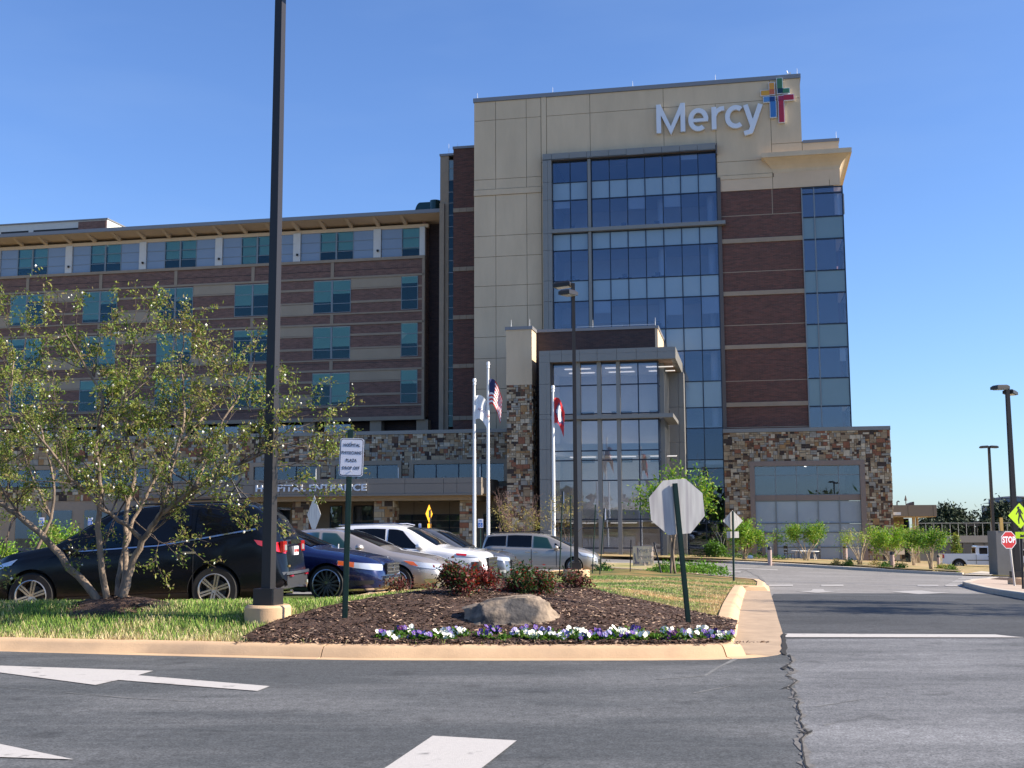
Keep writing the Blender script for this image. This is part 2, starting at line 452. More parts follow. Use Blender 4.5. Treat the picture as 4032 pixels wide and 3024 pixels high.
def panels(parent, m, xs, zs, y, t=0.06, gap=0.018, skip=lambda i, j: False):
 for i in range(len(xs) - 1):
  for j in range(len(zs) - 1):
   a, b = sorted((zs[j], zs[j + 1]))
   if skip(i, j) or b - a < .05: continue
   piece('panel', parent, m, xs[i] + gap, xs[i + 1] - gap, y - t, y, a + gap, b - gap)
def room(parent, x0, x1, y0, y1, z0, z1, back=None, floor=None):
 """a real room behind the glass: back wall, ceiling, floor"""
 w = MB().box(x0, x1, y1, y1 + .1, z0, z1); w.box(x0 - .1, x0, y0, y1, z0, z1); w.box(x1, x1 + .1, y0, y1, z0, z1)
 part('interior_wall', w, back or M['inwall'], parent)
 part('ceiling', MB().box(x0, x1, y0, y1, z1, z1 + .06), M['inceil'], parent)
 part('floor_slab', MB().box(x0, x1, y0, y1, z0 - .12, z0), floor or M['infloor'], parent)
GB = -3.0      # building bases reach below the land
# ------------------------------------------------------------------- main tower
tw = bthing('hospital_tower', 'tall beige and brown brick hospital tower with a wall of blue glass')
xl, xr = U(1867, 500), U(3150, 330)
zt = Z(1867, 392); zt2 = Z(3150, 290); zt = (zt + zt2) / 2
x_fl, x_fr = U(2143, 1000), U(2822, 700)       # curtain wall frame, left edge and glass right edge
x_br = U(3292, 1000) - 0.0                       # brick panel right edge = corner glass left
x_cr = U(3309.2, 742)                            # tower right corner
D_T = 26
z_frt = Z(2500, 592)                             # top of grey frame
z_bt = Z(3033, 745)                              # brick top / frieze bottom
z_rt = Z(3250, 548)                              # lower parapet top
z_cw = Z(2253, 636)                              # glass top
# solid mass, left wing of the tower, stays behind the facing
core = MB()
core.box(xl + .02, x_fl + .9, 0.02, D_T, GB, zt - .05)
core.box(x_fl + .9, x_fr + .02, 0.02, 0.6, z_frt - .3, zt - .05)
core.box(x_fl + .9, x_fr + .02, 7.5, D_T, GB, zt - .05)
core.box(x_fr + .02, xr - .02, 0.02, D_T, GB, zt - .05)
core.box(xr - .02, x_br, 0.02, D_T, GB, z_rt - .05)
part('wall_core', core, M['joint'], tw)
part('roof_deck', MB().box(x_fl + .9, x_fr, .6, 7.5, zt - .6, zt - .3), M['cap'], tw)
# beige panels
LV = [U(1867, 560), U(1952, 560), U(2073, 560), U(2131, 560)]
zL = [zt - .35, Z(1952, 473), Z(1952, 706)]
panels(tw, M['stucco'], LV, zL, 0)
zb = [Z(1952, 747), Z(1952, 769)]
piece('panel', tw, M['stucco'], LV[0] + .005, LV[3], -.14, 0, zb[1] + .01, zb[0])
panels(tw, M['stucco'], LV, [zL[2], zb[0] + .03], 0)
zL2 = [zb[1], Z(1952, 929), Z(1952, 1011), Z(1952, 1126), Z(1952, 1208), Z(1952, 1327), Z(1952, 1411), Z(1952, 1531), Z(1952, 1626), Z(1952, 1720), Z(1952, 1860), GB]
panels(tw, M['stucco'], LV, zL2, 0)
XP = [U(2131, 480), U(2152, 480)]
piece('panel', tw, M['stucco'], XP[0] + .02, XP[1] - .02, -.10, 0, Z(2140, 640), zt - .35)
piece('panel', tw, M['stucco'], XP[0] + .02, x_fl + .06, -.06, 0, GB, Z(2140, 640) - .03)
UVx = [XP[1], U(2323, 440), U(2612, 420), U(2822, 640), U(3033, 420), xr]
zh = Z(2323, 446)
panels(tw, M['stucco'], [XP[1], UVx[1], UVx[2], UVx[4], xr], [zt - .35, zh], 0)
panels(tw, M['stucco'], [XP[1], UVx[1], UVx[2], UVx[3]], [zh, z_frt - .02], 0)
zf1, zf2, zf3 = Z(2900, 636), Z(2900, 690), Z(2900, 706)
panels(tw, M['stucco'], [UVx[3], UVx[4]], [zh, zf1, zf2], 0)
piece('panel', tw, M['stucco'], UVx[3] + .01, UVx[4], -.10, 0, zf3, zf2 - .02)
panels(tw, M['stucco'], [UVx[4], xr], [zh, Z(3090, 565)], 0)
panels(tw, M['stucco'], [UVx[4] + .0, xr, x_cr], [Z(3090, 565), z_rt - 2.6], 0, skip=lambda i, j: False)
panels(tw, M['stucco2'], [UVx[3], UVx[4], U(3265, 700), x_cr], [zf3, z_bt], 0)
# caps and lightning rods
part('parapet_cap', MB().box(xl - .06, xr + .06, -.16, D_T, zt - .35, zt), M['cap'], tw)
part('parapet_cap', MB().box(xr + .06, x_cr + .05, -.12, D_T, z_rt - .25, z_rt), M['cap'], tw)
for x_, y_ in ((1879, 390), (2176, 365), (2491, 340), (2817, 312), (3139, 286)):
 u_ = U(x_, y_); part('lightning_rod', MB().tube([(u_, .1, zt), (u_, .1, zt + .55)], [.022, .012], 5), M['white'], tw)
u_ = U(3293, 545); part('lightning_rod', MB().tube([(u_, .1, z_rt), (u_, .1, z_rt + .6)], [.022, .012], 5), M['white'], tw)
u_ = U(3104, 290); part('roof_camera', MB().tube([(u_, .1, zt), (u_ - .12, .1, zt + .42)], [.05, .04], 6).obox((u_ + .12, .1, zt + .14), .16, .2, .16), M['white'], tw)
# coved cornice on the right shoulder
fx0, fx1 = U(3040, 640), x_cr
zc0, zc1, zc2 = Z(3200, 668), Z(3200, 622), Z(3200, 605)
rings = []
for z_, e in ((zc0, 0.02), (zc0 + .25 * (zc1 - zc0), .10), (zc0 + .5 * (zc1 - zc0), .27), (zc0 + .75 * (zc1 - zc0), .52), (zc1 - .02, .82), (zc1, .95), (zc1 + (zc1 - zc0) * .40, .95)):
 rings.append([(fx0 - e * .9, -e, z_), (fx1 + e * .95, -e, z_), (fx1 + e * .95, D_T - 6, z_), (fx0 - e * .9, D_T - 6, z_)])
mb = MB(); mb.v = [p for r_ in rings for p in r_]
for i in range(len(rings) - 1):
 for k in range(4):
  mb.f.append((i * 4 + k, i * 4 + (k + 1) % 4, i * 4 + 4 + (k + 1) % 4, i * 4 + 4 + k)); mb.m.append(0)
n4 = (len(rings) - 1) * 4
mb.f.append((n4, n4 + 1, n4 + 2, n4 + 3)); mb.m.append(0)
part('cornice', mb, M['stucco'], tw)
part('frieze', MB().box(fx0 + .1, x_cr, -.04, D_T - 6, zc0 - .9, zc0 + .05), M['stucco2'], tw)
# brick panel between the glass and the corner
z_an = Z(3300, 1681)                              # annex roof level
bx0 = x_fr + .30; bx1 = U(3292, 1500)
bx1 = (U(3155, 742) + U(3181, 1604)) / 2
bands = [(1144, 1161), (1356, 1372), (1583, 1600)]
zs = [z_bt, Z(2998, 936), Z(2998, 953)]
for a, b in bands: zs += [Z(2998, a), Z(2998, b)]
zs.append(z_an - 1.0)
for k in range(0, len(zs), 2):
 hi = zs[k]; lo = zs[k + 1] if k + 1 < len(zs) else GB
 part('brick_wall', MB().box(bx0, bx1, 0, .25, lo, hi), M['brick'], tw)
 j = hi - (hi - lo) * .60 if k else hi - (hi - lo) * .52
 part('control_joint', MB().box(bx0, bx1, -.012, 0.0, j - .03, j + .03), M['cast'], tw)
 if k < 2:
  xm = U(3041, 800); part('control_joint', MB().box(xm - .03, xm + .03, -.012, 0.0, j + .03 if k == 0 else lo, hi), M['cast'], tw)
for k in range(1, len(zs) - 1, 2):
 part('stone_band', MB().box(bx0, bx1 + .02, -.10, .2, zs[k + 1], zs[k]), M['cast'], tw)
core2 = MB().box(bx0, bx1, .25, 1.0, GB, z_bt + .1); part('wall_core', core2, M['joint'], tw)
# curtain wall --------------------------------------------------------------
VX = [U(x, 950) for x in (2179, 2248.5, 2317)]
VX2 = [U(x, 950) for x in (2333, 2403.5, 2474, 2544, 2614.5, 2685, 2755.5, 2827)]
rows_l = [636, 720, 790, 905, 922, 988, 1108, 1189, 1309]
ZR = [Z(2253, y) for y in rows_l]
rows_r = [1379, 1501, 1604.5, 1686, 1810, 1844, 1919, 2060, 2095, 2205]
ZR += [Z(2803, y) for y in rows_r]
vis = [1, 0, 1, -1, 0, 1, 0, 1, 0, 1, 0, 1, 2, 1, 2, 2, 2, 2]
GY = -0.12
def pane_row(xs, hi, lo, kind, par, y=GY, mats=None, t=.04):
 for i in range(len(xs) - 1):
  m_ = mats or (M['vision'] if kind == 1 else M['spandrel'] if kind == 0 else M['visiond'])
  piece('pane', par, m_, xs[i] + .03, xs[i + 1] - .03, y, y + t, lo + .035, hi - .035)
  if kind == 1 and random.random() < .14: piece('blind', par, M['blind'], xs[i] + .05, xs[i + 1] - .05, y + .16, y + .18, hi - (hi - lo) * random.choice((.25, .4, .55)), hi - .03)
x_pv = U(2697, 1700)          # pavilion covers everything to the left of this, low down
for k in range(len(ZR) - 1):
 kind = vis[k]
 if kind < 0:
  part('ledge', MB().box(VX[0] - .05, x_fr + .62, -.62, .02, ZR[k + 1] + .04, ZR[k] - .03), M['metal'], tw)
  continue
 if ZR[k] > Z(2253, 1250): pane_row(VX, ZR[k], ZR[k + 1], kind, tw)
 if ZR[k] > Z(2600, 1700): pane_row(VX2, ZR[k], ZR[k + 1], kind, tw)
 else: pane_row(VX2[5:], ZR[k], ZR[k + 1], kind, tw)
for k, z_ in enumerate(ZR):
 a = VX[0] if z_ > Z(2253, 1320) else (VX2[0] if z_ > Z(2600, 1700) else VX2[5])
 part('transom', MB().box(a, VX2[-1], GY - .05, GY + .1, z_ - .04, z_ + .04), M['mullion'], tw)
for i, x_ in enumerate(VX + VX2):
 z0_ = ZR[8] if i < 3 else (ZR[12] - 1 if i < 8 else GB)
 part('mullion', MB().box(x_ - .035, x_ + .035, GY - .06, GY + .12, z0_, ZR[0]), M['mullion'], tw)
piece('fin', tw, M['metal'], VX[2] + .05, VX2[0] - .05, GY - .32, GY + .1, ZR[8], ZR[0])
# grey frame round the glass, built of panels
fy = -.62
fz = [z_frt, Z(2500, 592) - .55, ZR[0] + .03]
fxs = [x_fl] + [VX[0]] + [VX[1], VX[2] + .02] + VX2[0:8]
for i in range(len(fxs) - 1):
 piece('frame_panel', tw, M['metal'], fxs[i] + .012, fxs[i + 1] - .012, fy, .0, fz[1] + .01, fz[0])
 piece('frame_panel', tw, M['metal'], fxs[i] + .012, fxs[i + 1] - .012, fy, .0, ZR[0] + .12, fz[1] - .01)
part('soffit', MB().box(x_fl + .6, x_fr, fy + .02, 0, ZR[0] + .03, ZR[0] + .11), M['metald'], tw)
zz = [fz[1] - .02] + [ZR[k] for k in (1, 2, 4, 5, 6, 7, 8)] + [GB]
for i in range(len(zz) - 1):
 piece('frame_panel', tw, M['metal'], x_fl + .012, x_fl + .42, fy, .0, zz[i + 1] + .012, zz[i] - .012)
 piece('frame_panel', tw, M['metal'], x_fl + .435, VX[0] - .03, fy, .0, zz[i + 1] + .012, zz[i] - .012)
part('frame_edge', MB().box(x_fr, x_fr + .10, fy + .02, .0, ZR[0] - .3, z_frt - .02), M['metald'], tw)
part('frame_edge', MB().box(VX2[-1] + .03, bx0, -.16, .04, GB, z_bt + 1.2), M['metald'], tw)
# rooms behind the glass
for k in range(len(ZR) - 1):
 if vis[k] == 1 or vis[k] == 2:
  lo, hi = ZR[k + 1], ZR[k]
  if k in (0,): continue
  if vis[k] == 2 and k in (14, 15, 17): continue
  room(tw, x_fl + .95, x_fr - .02, .1, (5.6, 3.4, 4.6)[k % 3], lo + .02, hi + .12)
room(tw, x_fl + .95, x_fr - .02, .1, 7.2, ZR[1], ZR[0] + .1, back=M['darkroom'])
for k in (2, 5, 7, 9, 11):
 lo, hi = ZR[k + 1], ZR[k]
 for x_ in (VX2[4] - .3, VX2[6] + .9):
  part('column', MB().cyl((x_, 1.8, lo + .02), .32, hi - lo + .1, 14), M['white'], tw, smooth=True, sharp=40)
 for x_ in (VX2[1] + .5, VX2[3] + .3, VX[0] + .9):
  part('desk', MB().box(x_, x_ + 1.1, 1.2, 1.8, lo + .35, lo + .42).box(x_ + .1, x_ + .2, 1.3, 1.7, lo, lo + .36).box(x_ + .9, x_ + 1.0, 1.3, 1.7, lo, lo + .36).box(x_ + .3, x_ + .7, 1.45, 1.5, lo + .42, lo + .75), M['metald'], tw)
for k, xx in ((0, VX2[1] + .6), (7, VX2[5] + .5), (9, VX2[6] + .3)):
 part('ceiling_light_or_fill', MB().cyl((xx, 3.0, ZR[k] + .02), .9, .05, 18), M['inceil'], tw)
part('wall_beam', MB().box(VX[0], VX2[4], 2.6, 2.8, ZR[8] + .9, ZR[8] + 1.15), M['stucco2'], tw)
# glazed corner ---------------------------------------------------------------
cy = [740, 763, 855.6, 943, 1067, 1155, 1277.5, 1370, 1490, 1600.7, 1690]
CZ = [Z(3210, y) for y in cy]
ck = [1, 1, 0, 1, 0, 1, 0, 1, 0, 1]
cx0 = bx1 + .04; cxm = U(3225, 1360); cx1 = x_cr + .12
for k in range(len(CZ) - 1):
 mm = M['annexg'] if ck[k] else M['spandrel2']
 for a, b in ((cx0, cxm), (cxm, cx1)):
  piece('pane', tw, mm, a + .04, b - .04, -.06, -.02, CZ[k + 1] + .04, CZ[k] - .04)
 for q in range(3):
  piece('pane', tw, mm, cx1 - .04, cx1, q * 1.6 + .04, q * 1.6 + 1.56, CZ[k + 1] + .04, CZ[k] - .04)
for z_ in CZ:
 part('transom', MB().box(cx0, cx1 + .05, -.12, -.01, z_ - .05, z_ + .05).box(cx1 - .02, cx1 + .05, -.01, 4.8, z_ - .05, z_ + .05), M['mullion'], tw)
for x_ in (cx0, cxm, cx1):
 part('mullion', MB().box(x_ - .04, x_ + .05, -.13, -.01, CZ[-1], CZ[0]), M['mullg'] if x_ < cx1 else M['mullion'], tw)
for y_ in (1.6, 3.2, 4.8):
 part('mullion', MB().box(cx1 - .05, cx1 + .05, y_ - .04, y_ + .04, CZ[-1], CZ[0]), M['mullion'], tw)
part('brick_wall', MB().box(cx1 - .3, cx1 - .02, 4.85, D_T, GB, z_bt + .05), M['brick'], tw)
for k in range(1, len(CZ) - 1):
 if not ck[k]: continue
 lo, hi = CZ[k + 1], CZ[k]
 w = MB().box(cx0, cx1 - .1, 5.0, 5.1, lo, hi).box(cx0 - .05, cx0 + .05, .2, 5, lo, hi)
 part('interior_wall', w, M['inwall'], tw)
 part('ceiling', MB().box(cx0, cx1 - .1, .0, 5, hi + .02, hi + .1), M['inceil'], tw)
 part('floor_slab', MB().box(cx0, cx1 - .1, .0, 5, lo - .1, lo), M['infloor'], tw)
 part('column', MB().cyl((cxm + .75, 1.0, lo), .33, hi - lo, 16), M['white'], tw, smooth=True, sharp=40)
piece('blind', tw, M['blind'], cx0 + .1, cx1 - .2, .1, .13, CZ[8] + (CZ[7] - CZ[8]) * .55, CZ[7] - .05)
part('plastic_sheet', MB().add([(cx0 + .1 + i * .17, .18 + .07 * math.sin(i * 1.9) + .03 * j, CZ[2] + .15 + j * (CZ[1] - CZ[2]) * .3 + .05 * math.sin(i)) for j in range(4) for i in range(20)],
  [(j * 20 + i, j * 20 + i + 1, j * 20 + 21 + i, j * 20 + 20 + i) for j in range(3) for i in range(19)]), M['white'], tw)
part('flower_pot', MB().lathe([(.0, 0), (.16, 0), (.24, .34), (.21, .34), (.14, .05)], 14, (cxm + 1.5, .5, CZ[4] + .03)), mat('terracotta_pot', (.45, .2, .15), .8), tw)
# ------------------------------------------------------------------- name sign on the tower
sg = bthing('hospital_name_sign', 'large white letters spelling Mercy with a four colour cross, high on the beige tower wall', 'sign')
def stroke(mb, pts, w, y0, y1):
 """flat ribbon of width w along 2D pts, given thickness y0..y1"""
 P = [Vector((a, b)) for a, b in pts]; L = []; Rr = []
 for i, p in enumerate(P):
  d1 = (P[i] - P[i - 1]).normalized() if i else (P[1] - P[0]).normalized()
  d2 = (P[i + 1] - P[i]).normalized() if i < len(P) - 1 else d1
  d = (d1 + d2).normalized(); n = Vector((-d.y, d.x)); k = 1 / max(.5, n.dot(Vector((-d2.y, d2.x))))
  L.append(p + n * w / 2 * k); Rr.append(p - n * w / 2 * k)
 o = len(mb.v); n_ = len(P)
 for y in (y0, y1):
  for p in L: mb.v.append((p.x, y, p.y))
  for p in Rr: mb.v.append((p.x, y, p.y))
 for i in range(n_ - 1):
  a, b, c, d = o + i, o + i + 1, o + n_ + i + 1, o + n_ + i
  k = 2 * n_
  mb.f += [(a, b, c, d), (a + k, d + k, c + k, b + k), (a, a + k, b + k, b), (d, c, c + k, d + k)]; mb.m += [0] * 4
 for i in (0, n_ - 1):
  a, d = o + i, o + n_ + i; mb.f.append((a, d, d + 2 * n_, a + 2 * n_)); mb.m.append(0)
def arc(cx, cz, rx, rz, a0, a1, n=18): return [(cx + rx * math.cos(R(a0 + (a1 - a0) * i / n)), cz + rz * math.sin(R(a0 + (a1 - a0) * i / n))) for i in range(n + 1)]
def sx(x, y): return U(x, y, -.3)
def sz(x, y): return Z(x, y, -.3)
ly0, ly1 = -.42, -.14
def letter(ch, fn):
 mb = MB(); fn(mb); p_ = part('letter_' + ch, mb, M['letter'], sg); return p_
M['letter'] = mat('white_letter_face', (0.66, 0.70, 0.76), 0.45)
# zoom frame: photo x = 2500 + X/2.212, y = 200 + Y/2.212
def q(X, Y): return (sx(2500 + X / 2.212, 200 + Y / 2.212), sz(2500 + X / 2.212, 200 + Y / 2.212))
pm = [q(193, 725), q(196, 475), q(312, 708), q(410, 460), q(420, 708)]
x0m, zb0 = q(190, 727); zcap = q(300, 466)[1]; zbase = q(300, 715)[1]; x1m = q(440, 700)[0]
hM = zcap - zbase; wM = x1m - x0m; sw = .155 * hM
def fM(mb):
 a, b = x0m + sw / 2, x1m - sw / 2
 stroke(mb, [(a, zbase), (a + .0, zcap)], sw, ly0, ly1)
 stroke(mb, [(b, zbase), (b - .0, zcap)], sw, ly0, ly1)
 m_ = (a + b) / 2
 stroke(mb, [(a + sw * .10, zcap - sw * .45), (m_, zbase + sw * .45), (b - sw * .10, zcap - sw * .45)], sw * .95, ly0 + .004, ly1 - .004)
letter('m', fM)
hx = hM * .70
def box_of(xa, xb, yc):
 a = q(xa, yc)[0]; b = q(xb, yc)[0]; return a, b
ea, eb = box_of(465, 640, 600); ezb = q(550, 702)[1]; ezt = q(550, 503)[1]
def fe(mb):
 cx, cz = (ea + eb) / 2, (ezb + ezt) / 2; rx, rz = (eb - ea) / 2 - sw / 2, (ezt - ezb) / 2 - sw / 2
 pts = arc(cx, cz, rx, rz, -3, 308, 28)
 stroke(mb, pts, sw, ly0, ly1)
 stroke(mb, [(cx - rx, cz - sw * .12), (cx + rx + sw * .45, cz - sw * .12)], sw * .72, ly0 + .005, ly1 - .005)
letter('e', fe)
ra, rb = box_of(668, 780, 580); rzb = q(690, 688)[1]; rzt = q(690, 493)[1]
def fr(mb):
 stroke(mb, [(ra + sw / 2, rzb), (ra + sw / 2, rzt)], sw, ly0, ly1)
 stroke(mb, [(ra + sw * .55, rzt - sw * 1.9), (ra + sw * 1.1, rzt - sw * .95), (ra + sw * 1.9, rzt - sw * .5), (rb, rzt - sw * .42)], sw * .95, ly0 + .005, ly1 - .005)
letter('r', fr)
ca, cb = box_of(785, 955, 580); czb = q(870, 678)[1]; czt = q(870, 477)[1]
def fc(mb):
 cx, cz = (ca + cb) / 2 + .08, (czb + czt) / 2; rx, rz = (cb - ca) / 2 - sw / 2 + .08, (czt - czb) / 2 - sw / 2
 stroke(mb, arc(cx, cz, rx, rz, 52, 306, 26), sw, ly0, ly1)
letter('c', fc)
def fy_(mb):
 a = q(962, 474); v = q(1030, 655); b = q(1092, 466); tail = q(1003, 700); t2 = q(953, 722)
 stroke(mb, [a, (v[0] - sw * .15, v[1] + sw * .1)], sw, ly0 + .005, ly1 - .005)
 stroke(mb, [b, (v[0] - .05, v[1] - sw * .2), (tail[0] + .05, tail[1] - sw * .15), t2], sw, ly0, ly1)
letter('y', fy_)
# the cross: zoom frame photo x = 2900 + X/6.637, y = 250 + Y/6.637
def k2(X, Y): return (sx(2900 + X / 6.637, 250 + Y / 6.637), sz(2900 + X / 6.637, 250 + Y / 6.637))
def block(name, c, X0, X1, Y0, Y1, d=.0):
 a = k2((X0 + X1) / 2, Y0)[1]; b = k2((X0 + X1) / 2, Y1)[1]; l_ = k2(X0, (Y0 + Y1) / 2)[0]; r_ = k2(X1, (Y0 + Y1) / 2)[0]
 m_ = mat('sign_' + name, c, .4)
 back.box(l_ - .05, r_ + .05, -.32, -.12, b - .05, a + .05)
 part(name + '_block', MB().box(l_, r_, -.36 - d, -.322, b, a), m_, sg)
back = MB()
block('orange', (.60, .27, .035), 855, 985, 510, 680)
block('orange', (.60, .30, .025), 640, 855, 710, 832)
block('coral', (.50, .12, .05), 858, 992, 684, 806)
block('green', (.045, .16, .075), 1058, 1192, 392, 655)
block('green', (.050, .19, .09), 1212, 1378, 655, 770)
block('teal', (.0, .03, .06), 1072, 1208, 658, 778)
block('sky_blue', (.08, .23, .50), 712, 862, 878, 1005)
block('navy', (.0, .035, .17), 866, 1005, 870, 990)
block('blue', (.035, .16, .42), 885, 1028, 994, 1402)
block('crimson', (.38, .012, .04), 1230, 1492, 820, 950)
block('crimson', (.30, .015, .07), 1090, 1228, 850, 968)
block('crimson', (.38, .012, .04), 1106, 1238, 972, 1532)
part('cross_backing', back, M['letter'], sg)
# ------------------------------------------------------------------- tower left: recessed brick strip and glass slot
rs = bthing('tower_stair_bay', 'narrow brown brick and glass bay set back left of the beige tower')
V5 = 5.0
a0, a1 = U(1784.5, 1000, V5), U(1866, 1000, V5) + .6
zt_s = Z(1826, 585, V5)
sb = [(819, 835), (1051, 1067), (1241, 1257), (1433, 1449), (1638, 1654)]
prev = zt_s
for a, b in sb:
 za, zb_ = Z(1826, a, V5), Z(1826, b, V5)
 part('brick_wall', MB().box(a0, a1, V5, V5 + .3, za, prev), M['brick'], rs)
 n_ = 4
 for i in range(n_):
  piece('stone_band', rs, M['cast'], a0 + (a1 - a0) * i / n_ + .01, a0 + (a1 - a0) * (i + 1) / n_ - .01, V5 - .08, V5 + .2, zb_, za)
 prev = zb_
part('brick_wall', MB().box(a0, a1, V5, V5 + .3, GB, prev), M['brick'], rs)
part('wall_core', MB().box(a0 + .02, a1, V5 + .3, D_T - 2, GB, zt_s - .02), M['brick'], rs)
part('parapet_cap', MB().box(a0 - .05, a1, V5 - .12, D_T - 2, zt_s, zt_s + .22), M['cap'], rs)
g0, g1 = U(1766.5, 1000, V5 + .4), a0
ztl = Z(1770, 618, V5 + .4)
gy = [632, 663, 710, 757, 800, 848, 893, 936, 981, 1027, 1074, 1119, 1166, 1212, 1258, 1307, 1354, 1400, 1447, 1495, 1541, 1590, 1637, 1682]
gz = [Z(1774, y, V5 + .4) for y in gy]
for i in range(len(gz) - 1):
 piece('pane', rs, M['spandrel2'] if i < 2 else M['teal'], g0 + .04, g1 - .02, V5 + .40, V5 + .44, gz[i + 1] + .03, gz[i] - .03)
 piece('transom', rs, M['mullg'], g0, g1, V5 + .36, V5 + .46, gz[i] - .03, gz[i] + .03)
part('stair_wall', MB().box(g0, g1, V5 + 3, V5 + 3.1, GB, ztl), M['darkroom'], rs)
part('wall_core', MB().box(g0 - .8, g0, V5 + .35, D_T - 2, GB, ztl + .1), M['cast'], rs)
part('parapet_cap', MB().box(g0 - .85, g1, V5 + .25, D_T - 2, ztl + .1, ztl + .3), M['cap'], rs)
for x_ in (1761, 1796):
 u_ = U(x_, 600, V5); part('lightning_rod', MB().tube([(u_, V5 + .6, zt_s - .1), (u_, V5 + .6, zt_s + .75)], [.022, .012], 5), M['white'], rs)
b0_ = U(1749, 1000, V5 + .2)
# ------------------------------------------------------------------- patient wing
wg = bthing('patient_wing', 'long brown brick hospital wing with teal windows and a glass ribbon under its tan eave')
V = 8.0
xR = U(1672, 1100, V)
bay = 8.0
pier_u = [U(1485, 950, V) - bay * k for k in range(0, 7)]
pier_u = [p_ for p_ in pier_u]
xL = pier_u[-1] - 4
def WZ(y): return Z(1309, y, V)
z_roof, z_rib1, z_t1, z_t2, z_rib0 = WZ(868), WZ(913), WZ(951), WZ(990), WZ(1024)
z_eave0 = WZ(911)
z_strip = WZ(1645)
# ribbon storey
part('eave_band', MB().box(xL, xR + .3, V + .1, V + .5, z_rib1 - .02, z_roof - .8), M['stucco2'], wg)
part('ribbon_frame', MB().box(xL, xR, V + .18, V + .24, z_rib0, z_rib1), M['mullion'], wg) if False else None
seg = []
for p_ in pier_u + [pier_u[0] + bay]:
 seg.append(p_)
seg.sort()
for k, p_ in enumerate(seg[:-1]):
 nx = seg[k + 1]; last = nx > xR - 1.2
 part('ribbon_pier', MB().box(p_ - .36, p_ + .36, V - .02, V + .4, z_rib0, z_rib1 + .02), M['pierw'], wg)
 part('floodlight', MB().lathe([(0, 0), (.09, 0), (.12, .18), (0, .18)], 8, (p_ + .1, V - .16, z_rib0 + .55)).box(p_ + .06, p_ + .14, V - .1, V, z_rib0 + .55, z_rib0 + .65), M['dark'], wg)
 xa, xb = p_ + .36, nx - .36
 fr_ = [0, .262, .47, .50 - .01, .70, 1] if not last else None
 if not last:
  w_ = xb - xa
  cuts = [xa, xa + w_ * .268, xa + w_ * .484, xa + w_ * .503, xa + w_ * .722, xb]
  kinds = ['w', 't', 'm', 't', 'w']
 else:
  cuts = [xa, U(1581, 1000, V), U(1651, 1000, V)]; kinds = ['w', 't']
 for i, kd in enumerate(kinds):
  c0, c1 = cuts[i], cuts[i + 1]
  if kd == 'm':
   piece('window_post', wg, M['mullg'], c0, c1, V + .1, V + .22, z_rib0, z_rib1); continue
  if kd == 'w':
   for a, b in ((z_rib1, z_t1), (z_t1, z_t2), (z_t2, z_rib0)):
    piece('pane', wg, M['lavender'], c0 + .04, c1 - .04, V + .15, V + .2, b + .035, a - .035)
   piece('transom', wg, M['mullg'], c0, c1, V + .13, V + .19, z_t1 - .03, z_t1 + .03)
   piece('transom', wg, M['mullg'], c0, c1, V + .13, V + .19, z_t2 - .03, z_t2 + .03)
   piece('window_post', wg, M['mullg'], c1 - .04, c1 + .04, V + .12, V + .22, z_rib0, z_rib1)
  else:
   win = link('window', None, wg); win.location = (0, 0, 0)
   for a, b in ((z_rib1, z_t1), (z_t1, z_t2), (z_t2, z_rib0)):
    piece('pane', win, M['teal'], c0 + .04, c1 - .04, V + .15, V + .2, b + .035, a - .035)
   for z_ in (z_t1, z_t2): piece('frame', win, M['mullg'], c0, c1, V + .13, V + .19, z_ - .03, z_ + .03)
   piece('frame', win, M['mullg'], c1 - .04, c1 + .04, V + .12, V + .22, z_rib0, z_rib1)
   d_ = random.choice([.05, .28, .34, .36, .33, .36])
   piece('blind', win, M['blind'], c0 + .05, c1 - .05, V + .32, V + .34, z_rib0 + d_ * (z_rib1 - z_rib0), z_rib1)
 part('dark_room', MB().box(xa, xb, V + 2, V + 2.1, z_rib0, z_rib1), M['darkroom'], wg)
part('ribbon_pier', MB().box(U(1652, 1000, V), xR, V - .02, V + .4, z_rib0, z_rib1 + .02), M['pierw'], wg)
part('sill_band', MB().box(xL, xR + .05, V - .14, V + .4, WZ(1035), z_rib0), M['cast'], wg)
# eave: fascia, soffit and tapered outriggers
ev = 1.7
part('eave', MB().extr([(xL, V - ev, z_roof - .32), (xL, V - ev, z_roof), (xL, V + 2, z_roof), (xL, V + 2, z_roof - .5), (xL, V + .1, z_roof - .5)], (b0_ - xL, 0, 0)), M['stucco2'], wg)
part('gutter', MB().box(xL, b0_, V - ev - .12, V - ev - .005, z_roof - .30, z_roof + .05), M['cap'], wg)
k = 0; xx = pier_u[0] - .0
for i in range(-1, 18):
 x_ = pier_u[0] + bay / 3 - bay / 3 * i + .1
 if x_ > xR - .4 or x_ < xL: continue
 o = part('outrigger', MB().extr([(x_ - .16, V + .1, z_rib1 + .25), (x_ - .16, V + .1, z_roof - .5), (x_ - .16, V - ev + .15, z_roof - .33)], (.32, 0, 0)), M['stucco2'], wg)
